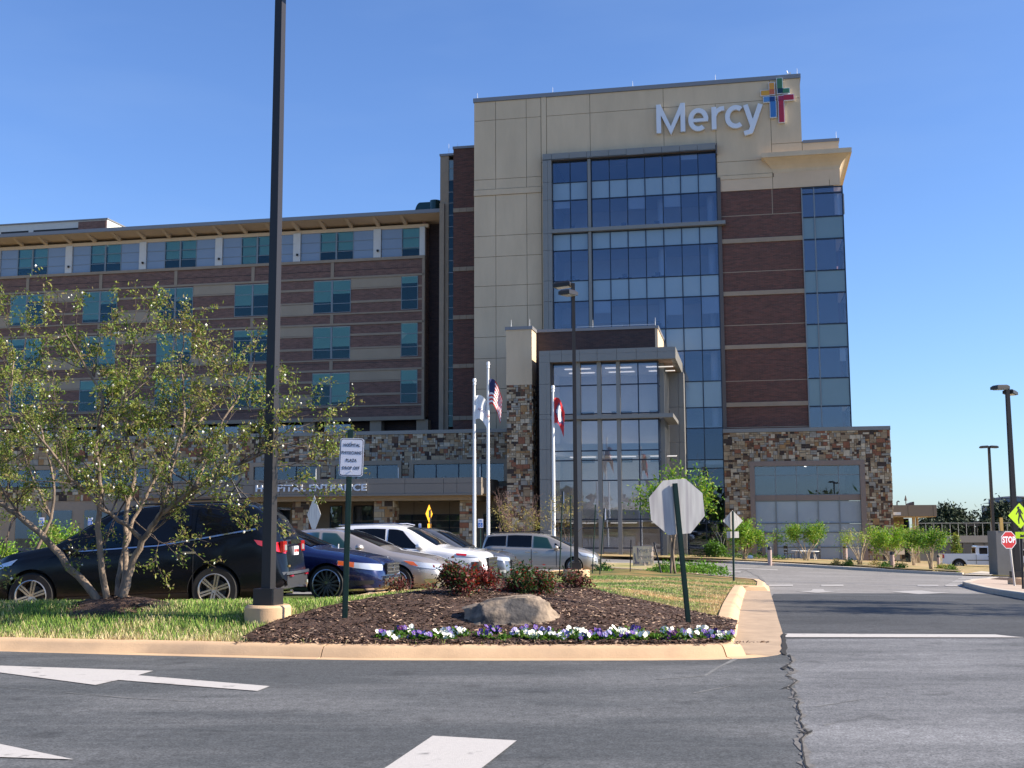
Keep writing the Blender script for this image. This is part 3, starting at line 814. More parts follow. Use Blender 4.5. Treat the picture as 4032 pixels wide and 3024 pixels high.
# brick storeys
brick = MB().box(xL, xR, V, V + .4, z_strip, WZ(1035)); part('brick_wall', brick, M['brickw'], wg)
part('brick_wall', MB().box(xL, xR, V + .5, V + 14, z_strip, z_roof - .55), M['brickd'], wg) if False else None
part('wall_core', MB().box(xL, xR, V + 3, V + 14, GB, z_roof - .5), M['brickd'], wg)
part('wall_core', MB().box(xR - .4, xR, V + .4, V + 3, z_strip, z_roof - .5), M['brickw'], wg)
part('corner_post', MB().box(xR - .22, xR + .03, V - .10, V + .3, z_strip, WZ(1035)), M['cast'], wg)
floors = [1104, 1286, 1468, 1650]
wins = []
for fi in range(3):
 y0 = floors[fi]
 zt_, zb_ = WZ(y0), WZ(y0 + 128)
 part('trim_band', MB().box(xL, xR, V - .10, V, WZ(y0 - 3), WZ(y0 - 11)), M['cast'], wg)
 part('trim_band', MB().box(xL, xR, V - .08, V, WZ(y0 + 137), WZ(y0 + 131)), M['cast'], wg)
 part('recess_joint', MB().box(xL, xR, V - .012, V, WZ(y0 - 36 if fi == 0 else y0 + 146) - .02, WZ(y0 - 36 if fi == 0 else y0 + 146) + .02), M['dark'], wg)
 for k, p_ in enumerate(seg[:-1]):
  nx = seg[k + 1]; last = nx > xR - 1.2
  cx = U(1309, 1150, V) - bay * (len(seg) - 1 - 1 - k - 0) if False else (p_ + nx) / 2
 for k in range(7):
  cxw = U(1308, 1170, V) - bay * k
  hw = (U(1381, 1170, V) - U(1234.5, 1170, V)) / 2
  wins.append((fi, cxw - hw, cxw + hw, zt_, zb_, 2))
  part('trim_post', MB().box(cxw - .16, cxw + .16, V - .07, V, WZ(y0 - 11), WZ(1035) if fi == 0 else WZ(floors[fi - 1] + 131)), M['cast'], wg)
 wins.append((fi, U(1580, 1170, V), U(1646, 1170, V), zt_ + .1, zb_ + .02, 1))
for fi, xa, xb, zt_, zb_, n_ in wins:
 w_ = link('window', None, wg)
 h = zt_ - zb_
 f_ = MB().box(xa, xb, V - .05, V + .02, zt_ - .06, zt_).box(xa, xb, V - .05, V + .02, zb_, zb_ + .06)
 f_.box(xa, xa + .06, V - .05, V + .02, zb_ + .06, zt_ - .06).box(xb - .06, xb, V - .05, V + .02, zb_ + .06, zt_ - .06)
 if n_ == 2: f_.box((xa + xb) / 2 - .09, (xa + xb) / 2 + .09, V - .06, V + .02, zb_ + .06, zt_ - .06)
 rows_ = [zt_ - .06, zt_ - h * .33, zt_ - h * .72, zb_ + .06]
 for z_ in rows_[1:3]: f_.box(xa + .06, xb - .06, V - .045, V + .012, z_ - .03, z_ + .03)
 part('frame', f_, M['mullg'], w_)
 cs = [xa + .06, xb - .06] if n_ == 1 else [xa + .06, (xa + xb) / 2 - .09, (xa + xb) / 2 + .09, xb - .06]
 for c in range(0, len(cs), 2):
  for r_ in range(3):
   piece('pane', w_, M['teal'], cs[c] + .005, cs[c + 1] - .005, V - .03, V - .012, rows_[r_ + 1] + .03, rows_[r_] - .03)
  bd = random.choice([.22, .36, .42, .62, .66, .30, .9])
  piece('blind', w_, M['blind'], cs[c], cs[c + 1], V - .009, V - .006, zt_ - h * bd, zt_ - .06)
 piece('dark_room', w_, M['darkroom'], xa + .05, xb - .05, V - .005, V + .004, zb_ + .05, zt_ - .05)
# stripes and beige infill between the windows
allx = sorted([(a, b) for fi, a, b, *_ in wins if fi == 0])
for fi in range(3):
 y0 = floors[fi]
 for k in range(len(allx)):
  xa = allx[k][1]; xb = allx[k + 1][0] if k + 1 < len(allx) else xR - .22
  xa += .01; xb -= .01
  par = (len(allx) - k + fi) % 2
  if k + 1 >= len(allx):
   for a, b in ((33, 40), (85, 92)): piece('trim_band', wg, M['cast'], xa, xb, V - .05, V - .002, WZ(y0 + b), WZ(y0 + a))
   continue
  if par == 1:      # beige low
   piece('beige_infill', wg, M['infill'], xa, xb, V - .03, V - .002, WZ(y0 + 131), WZ(y0 + 92))
   for a, b in ((31, 40), (84, 91)): piece('trim_band', wg, M['cast'], xa, xb, V - .06, V - .002, WZ(y0 + b), WZ(y0 + a))
  else:
   piece('beige_infill', wg, M['infill'], xa, xb, V - .03, V - .002, WZ(y0 + 33), WZ(y0 - 3))
   for a, b in ((34, 40), (84, 93)): piece('trim_band', wg, M['cast'], xa, xb, V - .06, V - .002, WZ(y0 + b), WZ(y0 + a))
# recessed strip at the foot, columns and low windows
part('trim_band', MB().box(xL, xR + .05, V - .12, V + .3, z_strip - .35, z_strip), M['cast'], wg)
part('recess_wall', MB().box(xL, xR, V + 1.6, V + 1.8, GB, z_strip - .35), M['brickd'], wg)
for x_ in [U(1476, 1670, V) - 6.5 * i for i in range(7)] + [U(1660, 1670, V)]:
 part('column', MB().box(x_ - .55, x_ + .55, V + .2, V + 1.2, GB, z_strip - .35), M['cast'], wg)
for i in range(12):
 x_ = U(1235, 1680, V) - 3.2 * i
 piece('pane', wg, M['annexg'], x_, x_ + 3.1, V + 1.5, V + 1.54, Z(1309, 1700, V), Z(1309, 1664, V))
# link back to the tower: dark brick re-entrant
part('brick_wall', MB().box(xR - .5, b0_ + .3, V + 1.5, V + 1.9, GB, z_roof - .5), M['brickd'], wg)
part('beige_return', MB().box(b0_, g0 - .79, V5 + .1, V + 1.6, GB, z_roof + .2), M['cast'], wg)
# drum on the wing roof
def green_drum():
 t_ = bthing('roof_exhaust_drum', 'dark green curved exhaust drum on the roof beside the tower', 'roof equipment')
 xa, xb = U(1640, 840, 11), U(1752, 840, 11); zz0 = z_roof + .0; hh = Z(1700, 806, 11) - zz0
 m_ = mat('dark_green_drum', (.012, .045, .05), .25, .4)
 c = (xa + xb) / 2; r_ = (xb - xa) / 2
 pts = [(xa + r_ * .45 * (1 - math.cos(t)), 10, zz0 + hh * math.sin(t)) for t in [R(9 * i) for i in range(11)]]
 poly = pts + [(xb, 10, zz0 + hh), (xb, 10, zz0)]
 part('casing', MB().extr(poly, (0, 3, 0)), m_, t_)
 part('stack', MB().cyl((xb - r_ * .42, 9.6, zz0), r_ * .36, hh * .97, 20), m_, t_, smooth=True, sharp=40)
 part('grille', MB().box(c - .1, c + .35, 9.96, 9.995, zz0 + .2, zz0 + hh * .6), M['dark'], t_)
green_drum()
# penthouse on the far left
ph = bthing('roof_penthouse', 'pale louvred penthouse with a brick panel on the far left roof')
PV = 22.0
pa, pb = U(-300, 860, PV), U(423, 860, PV); pzt = Z(200, 877, PV); pz0 = z_roof - .2
part('cladding', MB().box(pa, pb, PV, PV + 16, pz0, pzt), M['penthouse'], ph)
part('parapet_cap', MB().box(pa, pb + .08, PV - .1, PV + 16, pzt, pzt + .15), M['cap'], ph)
part('brick_panel', MB().box(U(310, 880, PV), pb - .1, PV - .08, PV - .002, pz0, pzt - .12), M['brickw'], ph)
for a, b in ((-280, -10), (5, 112), (132, 308)):
 xa, xb = U(a, 915, PV), U(b, 915, PV); zz1 = Z(200, 903, PV)
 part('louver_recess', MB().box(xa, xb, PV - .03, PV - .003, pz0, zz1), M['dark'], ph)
 zz_ = pz0 + .15
 while zz_ < zz1 - .05:
  piece('louver_blade', ph, M['metal'], xa, xb, PV - .12, PV - .03, zz_, zz_ + .05); zz_ += .30
# ------------------------------------------------------------------- right stone annex
an = bthing('stone_annex', 'two storey rubble stone annex with a large framed window wall, right of the glass tower')
VA = -1.0
xa, xb = U(2853, 1900, VA), U(3508, 1850, VA)
zta = Z(3200, 1683, VA)
wx0, wx1 = U(2954, 1950, VA), U(3409, 1950, VA); wz1 = Z(3133, 1815, VA)
part('mortar_bed', MB().box(xa, wx0, VA, VA + .5, GB, zta - .3).box(wx1, xb, VA, VA + .5, GB, zta - .3).box(wx0, wx1, VA, VA + .5, wz1, zta - .3)
  .box(xb - .5, xb, VA + .5, 20, GB, zta - .3).box(xa, xa + .3, VA + .5, 0, GB, zta - .3), M['mortar'], an)
part('roof_deck', MB().box(xa, xb, VA + .4, 20, zta - .6, zta - .35), M['cap'], an)
part('parapet_cap', MB().box(xa - .02, xb + .08, VA - .14, 20, zta - .3, zta), M['metal'], an)
stonewall(an, xa, xb, -2.0, zta - .3, VA, holes=[(wx0, wx1, -5, wz1)], seed=3, cell=.165)
stonewall(an, VA + .05, 8, -2.0, zta - .3, xb, seed=8, cell=.25, big=0, axis='Y')
fw = wx0 + .38; fe_ = wx1 - .38; fzt = wz1 - .38
part('window_surround', MB().box(wx0, fw, VA - .18, VA + .4, GB, wz1).box(fe_, wx1, VA - .18, VA + .4, GB, wz1).box(fw, fe_, VA - .18, VA + .4, fzt, wz1), M['metald2'] if 'metald2' in M else mat('taupe_metal', (.235, .18, .15), .55, .1), an)
cols = [fw + (fe_ - fw) * i / 5 for i in range(6)]
AR = [Z(3133, y, VA) for y in (1833, 1871, 1948, 1971, 2060, 2095, 2154, 2212)]
AR[0] = fzt
for i in range(5):
 for a, b in ((0, 1), (1, 2)): piece('pane', an, M['annexg'], cols[i] + .03, cols[i + 1] - .03, VA + .1, VA + .14, AR[b] + .03, AR[a] - .03)
 piece('metal_panel', an, MATS['taupe_metal'], cols[i] + .012, cols[i + 1] - .012, VA + .02, VA + .2, AR[3] + .02, AR[2] - .02)
 for a, b in ((3, 4), (4, 5), (5, 6), (6, 7)):
  if i == 0 and a >= 5: continue
  piece('pane', an, M['frost'], cols[i] + .03, cols[i + 1] - .03, VA + .14, VA + .18, AR[b] + .03, AR[a] - .05)
for c in cols: part('mullion', MB().box(c - .035, c + .035, VA + .06, VA + .22, GB, fzt), M['mullg'], an)
for z_ in AR: part('transom', MB().box(fw, fe_, VA + .07, VA + .21, z_ - .03, z_ + .03), M['mullg'], an)
dr = link('door', None, an)
dx0, dx1 = cols[0] + .42, cols[1] - .05; dz1 = AR[5] - .05; dz0 = AR[7] - .35
tm = MATS['taupe_metal']
part('door_frame', MB().box(dx0, dx0 + .12, VA, VA + .2, dz0, dz1).box(dx1 - .12, dx1, VA, VA + .2, dz0, dz1).box(dx0 + .12, dx1 - .12, VA, VA + .2, dz1 - .12, dz1)
  .box(dx0 + .12, dx1 - .12, VA + .03, VA + .18, dz0, dz0 + .3).box(dx0 + .12, dx0 + .26, VA + .03, VA + .18, dz0 + .3, dz1 - .12).box(dx1 - .26, dx1 - .12, VA + .03, VA + .18, dz0 + .3, dz1 - .12), tm, dr)
part('door_glass', MB().box(dx0 + .26, dx1 - .26, VA + .08, VA + .12, dz0 + .3, dz1 - .12), M['frost'], dr)
part('push_bar', MB().box(dx0 + .26, dx1 - .26, VA - .03, VA + .01, dz0 + 1.0, dz0 + 1.05), M['chrome'], dr)
part('pane', MB().box(cols[0] + .04, dx0 - .02, VA + .14, VA + .18, dz0, dz1), M['annexg'], an)
room(an, fw, fe_, VA + .5, VA + 7, AR[2] - .02, fzt + .05)
for c in (fw + .45, fe_ - 2.5): part('column', MB().cyl((c + .3, VA + 1.6, AR[2]), .36, fzt - AR[2], 14), M['white'], an, smooth=True, sharp=40)
for i in range(9):
 part('ceiling_light_or_fill', MB().obox((cols[2] + .75 + i * .03, VA + 1.2 + i * .65, fzt - .01), .16, .40, .04), M['lits'], an)
for i in range(4): part('desk', MB().obox((cols[1] + .5 + i * .75, VA + 1.8, AR[2] + .4), .55, .5, .06).obox((cols[1] + .5 + i * .75, VA + 2.0, AR[2] + .65), .4, .05, .35), M['metald'], an)
part('security_light', MB().obox((U(2909, 2020, VA), VA - .2, Z(2909, 2020, VA)), .22, .22, .22), M['white'], an)
part('security_camera', MB().obox((xb + .35, VA + .6, Z(3524, 2022, VA)), .6, .3, .22), M['white'], an)
# ------------------------------------------------------------------- glazed entrance pavilion
pv = bthing('entrance_pavilion', 'projecting glass entrance pavilion under a grey flat canopy at the foot of the tower')
VF, VG = -10.0, -9.2
px0, px1 = U(2122.7, 1500, VF), U(2660.7, 1450, VF)
zft = Z(2400, 1373, VF); zfb = Z(2400, 1419, VF)
m_ = M['metal']
legx = U(2166, 1600, VF)
jx = [px0, U(2165, 1420, VF), U(2211, 1400, VF), U(2281, 1400, VF), U(2351, 1400, VF), U(2428, 1400, VF), U(2505, 1400, VF), U(2588, 1400, VF), px1]
for i in range(len(jx) - 1):
 piece('fascia_panel', pv, m_, jx[i] + .01, jx[i + 1] - .01, VF, VF + .35, zfb + .55, zft)
 piece('fascia_panel', pv, m_, jx[i] + .01, jx[i + 1] - .01, VF, VF + .35, zfb, zfb + .54)
for i in range(4):
 piece('fascia_panel', pv, m_, px1 - .35, px1, VF + .36 + 2.4 * i, VF + .34 + 2.4 * (i + 1), zfb, zft)
part('roof_deck', MB().box(px0, px1 - .36, VF + .36, -.02, zft - .25, zft - .02), M['cap'], pv)
part('soffit', MB().box(legx, px1 - .36, VF + .36, -.02, zfb + .02, zfb + .12), mat('brown_soffit', (.26, .175, .125), .6), pv)
zl = [zfb, Z(2140, 1513, VF), Z(2140, 1632, VF), Z(2140, 1651, VF), Z(2140, 1770, VF), Z(2140, 1888, VF), Z(2140, 2042, VF), Z(2140, 2090, VF), GB]
for i in range(len(zl) - 1):
 piece('leg_panel', pv, m_, px0 + .005, px0 + (legx - px0) * .66, VF, VF + .9, zl[i + 1] + .01, zl[i] - .01)
 piece('leg_panel', pv, m_, px0 + (legx - px0) * .67, legx, VF, VF + .9, zl[i + 1] + .01, zl[i] - .01)
part('side_wall', MB().box(px0, px0 + .3, VF + .92, 0, GB, zfb), M['metald'], pv)
pc = [(2181, 2257), (2287.7, 2353), (2369, 2428.7), (2443.7, 2513.7), (2515, 2591)]
def pu(x): return U(x, 1600, VG)
rz = [Z(2400, y, VG) for y in (1431, 1515, 1628)]
rz2 = [Z(2400, y, VG) for y in (1654, 1774, 1811.6, 1891.6, 2045, 2079, 2158, 2206)]
PM = [M['annexg'], M['vision']]
for ci, (a, b) in enumerate(pc):
 for i in range(2): piece('pane', pv, M['annexg'], pu(a) + .03, pu(b) - .03, VG, VG + .04, rz[i + 1] + .04, rz[i] - .04)
 for i in range(7): piece('pane', pv, M['vision'] if i in (0, 3) else M['annexg'], pu(a) + .03, pu(b) - .03, VG, VG + .04, rz2[i + 1] + .04, rz2[i] - .04)
gr = pu(2593)
for z_ in rz + rz2: part('transom', MB().box(pu(2179), gr, VG - .05, VG + .08, z_ - .045, z_ + .045).box(gr - .04, gr + .05, VG + .08, -3.2, z_ - .045, z_ + .045), M['mullion'], pv)
for a, b in ((2257, 2287.7), (2353, 2369), (2428.7, 2443.7)): part('pilaster', MB().box(pu(a), pu(b), VG - .28, VG + .1, GB, rz[0] + .5), m_, pv)
for x_ in (2179, 2514.5, 2592): part('mullion', MB().box(pu(x_) - .04, pu(x_) + .04, VG - .07, VG + .1, GB, rz[0]), M['mullion'], pv)
part('reveal', MB().box(legx, pu(2179), VF + .4, VG + .1, GB, zfb), M['metald'], pv)
part('header', MB().box(pu(2179), gr, VG - .02, VG + .3, rz[0], zfb + .02), M['metald'], pv)
# side glazing facing right
for q_ in range(4):
 y0, y1 = VG + .1 + q_ * 1.45, VG + .1 + (q_ + 1) * 1.45
 for zz_ in (rz, rz2):
  for i in range(len(zz_) - 1): piece('pane', pv, M['annexg'], gr - .02, gr + .02, y0 + .05, y1 - .05, zz_[i + 1] + .05, zz_[i] - .05)
 part('fin', MB().box(gr, gr + .35, y1 - .08, y1 + .08, GB, zfb), m_, pv)
lz0, lz1 = Z(2400, 1646, VF - .3), Z(2400, 1630, VF - .3)
part('mid_ledge', MB().box(legx - .02, gr + 1.1, VG - .75, VG - .02, lz0, lz1).box(gr + .36, gr + 1.1, VG, -3.4, lz0, lz1), m_, pv)
pier0, pier1 = U(2636, 1900, -2.2), U(2700, 1900, -2.2)
for i in range(6):
 za = zfb - (zfb - GB) * i / 6; zb_ = zfb - (zfb - GB) * (i + 1) / 6
 piece('pier_panel', pv, m_, pier0, (pier0 + pier1) / 2 + .2, -2.2, -.2, zb_ + .01, za - .01)
 piece('pier_panel', pv, m_, (pier0 + pier1) / 2 + .22, pier1, -2.2, -.2, zb_ + .01, za - .01)
# inside the pavilion: tall lobby with gallery fronts
for i in range(3):
 for j in range(2): piece('ceiling_light_or_fill', pv, M['lobby_glow'], px0 + 1.6 + i * 3.1, px0 + 3.6 + i * 3.1, VG + 1.2 + j * 2.4, VG + 1.5 + j * 2.4, zfb - .32, zfb - .28)  # added glowing strips under the lobby ceiling, there to lift the interior
 for k in (1, 4): piece('ceiling_light_or_fill', pv, M['lobby_glow'], px0 + 1.6 + i * 3.1, px0 + 3.6 + i * 3.1, VG + 3.6, VG + 3.9, rz2[k] - .28, rz2[k] - .22)  # more added glow below the gallery slabs
fl = MB()
part('interior_wall', MB().box(px0 + .4, gr - .1, -3.0, -2.9, GB, zfb), M['inwall'], pv)
part('interior_wall', MB().box(px0 + .35, px0 + .45, VG + .2, -3, GB, zfb), M['inwall'], pv)
part('ceiling', MB().box(px0 + .4, gr - .1, VG + .2, -3, zfb - .25, zfb), M['inceil'], pv)
for k in (1, 4): part('floor_slab', MB().box(px0 + .5, gr - .2, VG + 2.6, -3, rz2[k] - .2, rz2[k] + .7), M['inceil'], pv)
part('floor_slab', MB().box(px0 + .4, gr - .1, VG + .1, -3, rz2[7] - .3, rz2[7] - .1), M['infloor'], pv)
for i in range(3):
 part('wall_grille', MB().box(px0 + 1.6 + i * 3.0, px0 + 3.2 + i * 3.0, -3.06, -3.01, rz2[1] - .55, rz2[1] - .25), M['metald'], pv)
 part('wall_grille', MB().box(px0 + 1.6 + i * 3.0, px0 + 3.2 + i * 3.0, -3.06, -3.01, rz[1] - 1.7, rz[1] - 1.4), M['metald'], pv)
# dark parapet block behind the canopy
kx1 = U(2590, 1330, -7.0); kx0 = U(2095, 1330, -7.2)
kzt = Z(2350, 1290, -7.0)
part('dark_brick_block', MB().box(kx0 + .05, kx1 - .2, -7.0, -.02, zft - .3, kzt - .22).box(kx0 + .05, px0, -7.0, -.02, GB, zft - .3), M['brickd'], pv)
part('block_side_panel', MB().box(kx1 - .2, kx1, -7.0, -.02, zft - .3, kzt - .22), M['stucco2'], pv)
part('parapet_cap', MB().box(kx0 + .05, kx1 + .06, -7.1, -.02, kzt - .22, kzt), M['cap'], pv)
for x_ in (2334, 2580):
 u_ = U(x_, 1280, -7); part('lightning_rod', MB().tube([(u_, -6.9, kzt), (u_, -6.9, kzt + .62)], [.022, .012], 5), M['white'], pv)
part('roof_rail', MB().tube([(U(2270, 1279, -7), -6.9, kzt + .12), (U(2580, 1272, -7), -6.9, kzt + .12)], .02, 4), M['white'], pv)
# stone pylon beside the pavilion
py_ = bthing('stone_pylon', 'tall rubble stone pylon with a plain beige top, left of the glass pavilion', 'tower')
VPY = -9.0
qx0, qx1 = U(1996, 1700, VPY), U(2095, 1700, VPY)
qzt = Z(2045, 1286, VPY); qzs = Z(2045, 1516, VPY)
part('shaft', MB().box(qx0, qx1, VPY, -7.15, GB, qzs), M['mortar'], py_)
part('beige_top', MB().box(qx0 - .03, qx1 + .03, VPY - .06, -7.15, qzs, qzt - .25), M['stucco'], py_)
part('parapet_cap', MB().box(qx0 - .1, qx1 + .1, VPY - .13, -7.15, qzt - .25, qzt), M['cap'], py_)
stonewall(py_, qx0, qx1, -2.0, qzs, VPY, seed=5, cell=.17)
stonewall(py_, VPY, -7.2, -2.0, qzs, qx1, seed=6, cell=.22, big=0, axis='Y')
for x_ in (2010, 2083):
 u_ = U(x_, 1280, VPY); part('lightning_rod', MB().tube([(u_, VPY + .3, qzt), (u_, VPY + .3, qzt + .6)], [.025, .012], 5), M['white'], py_)
# ------------------------------------------------------------------- stone podium and entrance canopy
pd = bthing('stone_podium', 'long low rubble stone podium with strip windows behind the hospital entrance canopy')
VP = -3.0
ox0, ox1 = U(-150, 1800, VP), U(1997, 1800, VP)
ozt = Z(1760, 1692, VP)
ws_ = [(1629, 1985), (1320, 1568), (1000, 1250), (650, 940), (300, 590), (-60, 240)]
wz_t, wz_b = Z(1700, 1828, VP), Z(1700, 1884, VP) - .3
holes = []
for a, b in ws_:
 holes.append((U(a, 1850, VP) - .35, U(b, 1850, VP) + .30, wz_b - .3, wz_t + .35))
bedm = MB().box(ox0, ox1, VP, VP + .4, wz_t, ozt - .3).box(ox0, ox1, VP + .3, VP + .4, GB, wz_t)
part('mortar_bed', bedm, M['mortar'], pd)
part('roof_deck', MB().box(ox0, ox1, VP + .4, V + 1.5, ozt - .7, ozt - .45), M['cap'], pd)
part('parapet_cap', MB().box(ox0, ox1, VP - .14, VP + .5, ozt - .3, ozt), M['metal'], pd)
zlow = Z(1700, 1960, VP)
stonewall(pd, U(900, 1800, VP), ox1, zlow, ozt - .3, VP, holes=holes, seed=12, cell=.175)
stonewall(pd, ox0, U(900, 1800, VP), zlow, ozt - .3, VP, holes=holes, seed=13, cell=.26, big=60)
for a, b in ws_:
 xa_, xb_ = U(a, 1850, VP), U(b, 1850, VP)
 w_ = link('window', None, pd)
 part('surround', MB().box(xa_ - .35, xb_ + .3, VP - .14, VP + .2, wz_t, wz_t + .35).box(xa_ - .35, xa_, VP - .14, VP + .2, wz_b, wz_t).box(xb_, xb_ + .3, VP - .14, VP + .2, wz_b, wz_t), M['cast'], w_)
 n_ = 4 if b - a > 300 else 3
 for i in range(n_):
  c0, c1 = xa_ + (xb_ - xa_) * i / n_, xa_ + (xb_ - xa_) * (i + 1) / n_
  piece('pane', w_, M['visiond'], c0 + .03, c1 - .03, VP + .04, VP + .07, wz_b, wz_t - .03)
  piece('mullion', w_, M['mullion'], c1 - .03, c1 + .03, VP - .02, VP + .1, wz_b, wz_t)
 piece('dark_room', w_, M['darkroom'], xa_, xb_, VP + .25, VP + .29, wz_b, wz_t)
# ground storey wall under the canopy
part('ground_wall', MB().box(ox0, ox1, VP + .02, VP + .28, GB, zlow), mat('taupe_wall', (.34, .265, .20), .9, var=.06), pd)
gzs = [Z(1700, y, VP) for y in (2027, 2050, 2078, 2120, 2195)]
for a, b in ((1560, 1623), (1623, 1770), (1770, 1868), (1905, 1995), (1300, 1345), (1392, 1470)):
 xa_, xb_ = U(a, 2100, VP), U(b, 2100, VP)
 zz_ = gzs if a > 1500 else [Z(1700, 1990, VP), Z(1700, 2050, VP), gzs[-1]]
 for i in range(len(zz_) - 1): piece('pane', pd, M['annexg'] if a > 1500 else M['vision'], xa_ + .03, xb_ - .03, VP - .05, VP - .02, zz_[i + 1] + .03, zz_[i] - .03)
 part('mullion', MB().box(xa_ - .03, xa_ + .03, VP - .08, VP, gzs[-1], zz_[0]).box(xb_ - .03, xb_ + .03, VP - .08, VP, gzs[-1], zz_[0]).box(xa_, xb_, VP - .08, VP - .06, zz_[0] - .03, zz_[0] + .03), M['mullion'], pd)
for a in (1630, 1770):
 x_ = U(a, 2000, VP); piece('wall_joint', pd, M['metald'], x_ - .02, x_ + .02, VP - .012, VP, gzs[0], zlow)
for a, b in ((60, 160), (180, 280), (330, 430), (470, 560), (600, 700), (760, 840), (900, 1000), (1060, 1140)):
 piece('pane', pd, M['visiond'], U(a, 2100, VP), U(b, 2100, VP), VP - .05, VP - .02, gzs[-1] + .3, Z(1700, 2000, VP))
cn = bthing('entrance_canopy', 'flat taupe canopy lettered HOSPITAL ENTRANCE, carried on rubble stone columns', 'canopy')
VC = -11.0
cx0_, cx1_ = U(560, 1915, VC), U(1895.5, 1915, VC)
czt_, czb_ = Z(1500, 1884, VC), Z(1500, 1946, VC)
tp = mat('taupe_fascia', (.215, .185, .155), .7, var=.04, vscale=.5)
xs_ = [cx0_] + [U(a, 1915, VC) for a in (700, 850, 1000, 1100, 1240, 1442, 1594, 1746, 1799)] + [cx1_]
for i in range(len(xs_) - 1):
 piece('fascia_panel', cn, tp, xs_[i] + .012, xs_[i + 1] - .012, VC, VC + .3, czb_ + .02, czt_ - .42)
 piece('fascia_panel', cn, tp, xs_[i] + .012, xs_[i + 1] - .012, VC, VC + .3, czt_ - .40, czt_)
part('fascia_lip', MB().box(cx0_, cx1_, VC - .05, VC + .35, czb_ - .12, czb_ + .01), tp, cn)
for i in range(3): piece('fascia_panel', cn, tp, cx1_ - .3, cx1_, VC + .31 + 1.9 * i, VC + .29 + 1.9 * (i + 1), czb_, czt_)
part('roof_deck', MB().box(cx0_, cx1_ - .3, VC + .3, VP - .3, czt_ - .3, czt_ - .1), M['cap'], cn)
part('soffit', MB().box(cx0_, cx1_ - .3, VC + .3, VP - .3, czb_ - .10, czb_), M['stucco2'], cn)
bz = Z(1500, 1972, VC + 1.2)
part('ceiling_beam', MB().box(cx0_ + .5, cx1_ - 1.0, VC + 1.0, VP - 1.0, bz, czb_ - .10), M['cast'], cn)
part('downlight', MB().cyl((U(1660, 1970, VC + 3), VC + 3, bz - .05), .15, .06, 12), M['dark'], cn)
for a, b in ((1472, 1545.5), (1810, 1859), (1150, 1216), (830, 900), (560, 630)):
 vv = VC + 1.6
 c0, c1 = U(a, 2080, vv), U(b, 2080, vv)
 cl = link('column', None, cn)
 part('column_core', MB().box(c0, c1, vv, vv + (c1 - c0), GB, bz), M['mortar'], cl)
 stonewall(cl, c0, c1, -2.0, bz, vv, seed=a, cell=.2, big=80)
 stonewall(cl, vv, vv + (c1 - c0), -2.0, bz, c1, seed=a + 1, cell=.24, big=0, axis='Y')
for x_ in (644 + 600, 1568, 1890):
 u_ = U(x_, 1880, VC + 1); part('lightning_rod', MB().tube([(u_, VC + 1, czt_), (u_, VC + 1, czt_ + .85)], [.03, .02], 5), M['white'], cn)
# lettering on the canopy
hs_ = bthing('entrance_lettering', 'raised pale letters HOSPITAL ENTRANCE along the taupe canopy front', 'sign')
x_s, x_e = U(1007, 1922, VC), U(1444, 1922, VC)
hl = Z(1300, 1909, VC) - Z(1300, 1935, VC)
lt = text('lettering', 'HOSPITAL ENTRANCE', hl / .72, M['letter'], hs_, ext=.05, bold=.020, align='LEFT', spacing=1.04)
wtxt = max(v.co.x for v in lt.data.vertices)
lt.data.transform(Matrix.Scale((x_e - x_s) / wtxt, 4, (1, 0, 0)))
lt.location = (x_s, VC - .07, Z(1300, 1922, VC)); lt.rotation_euler = (math.pi / 2, 0, 0)
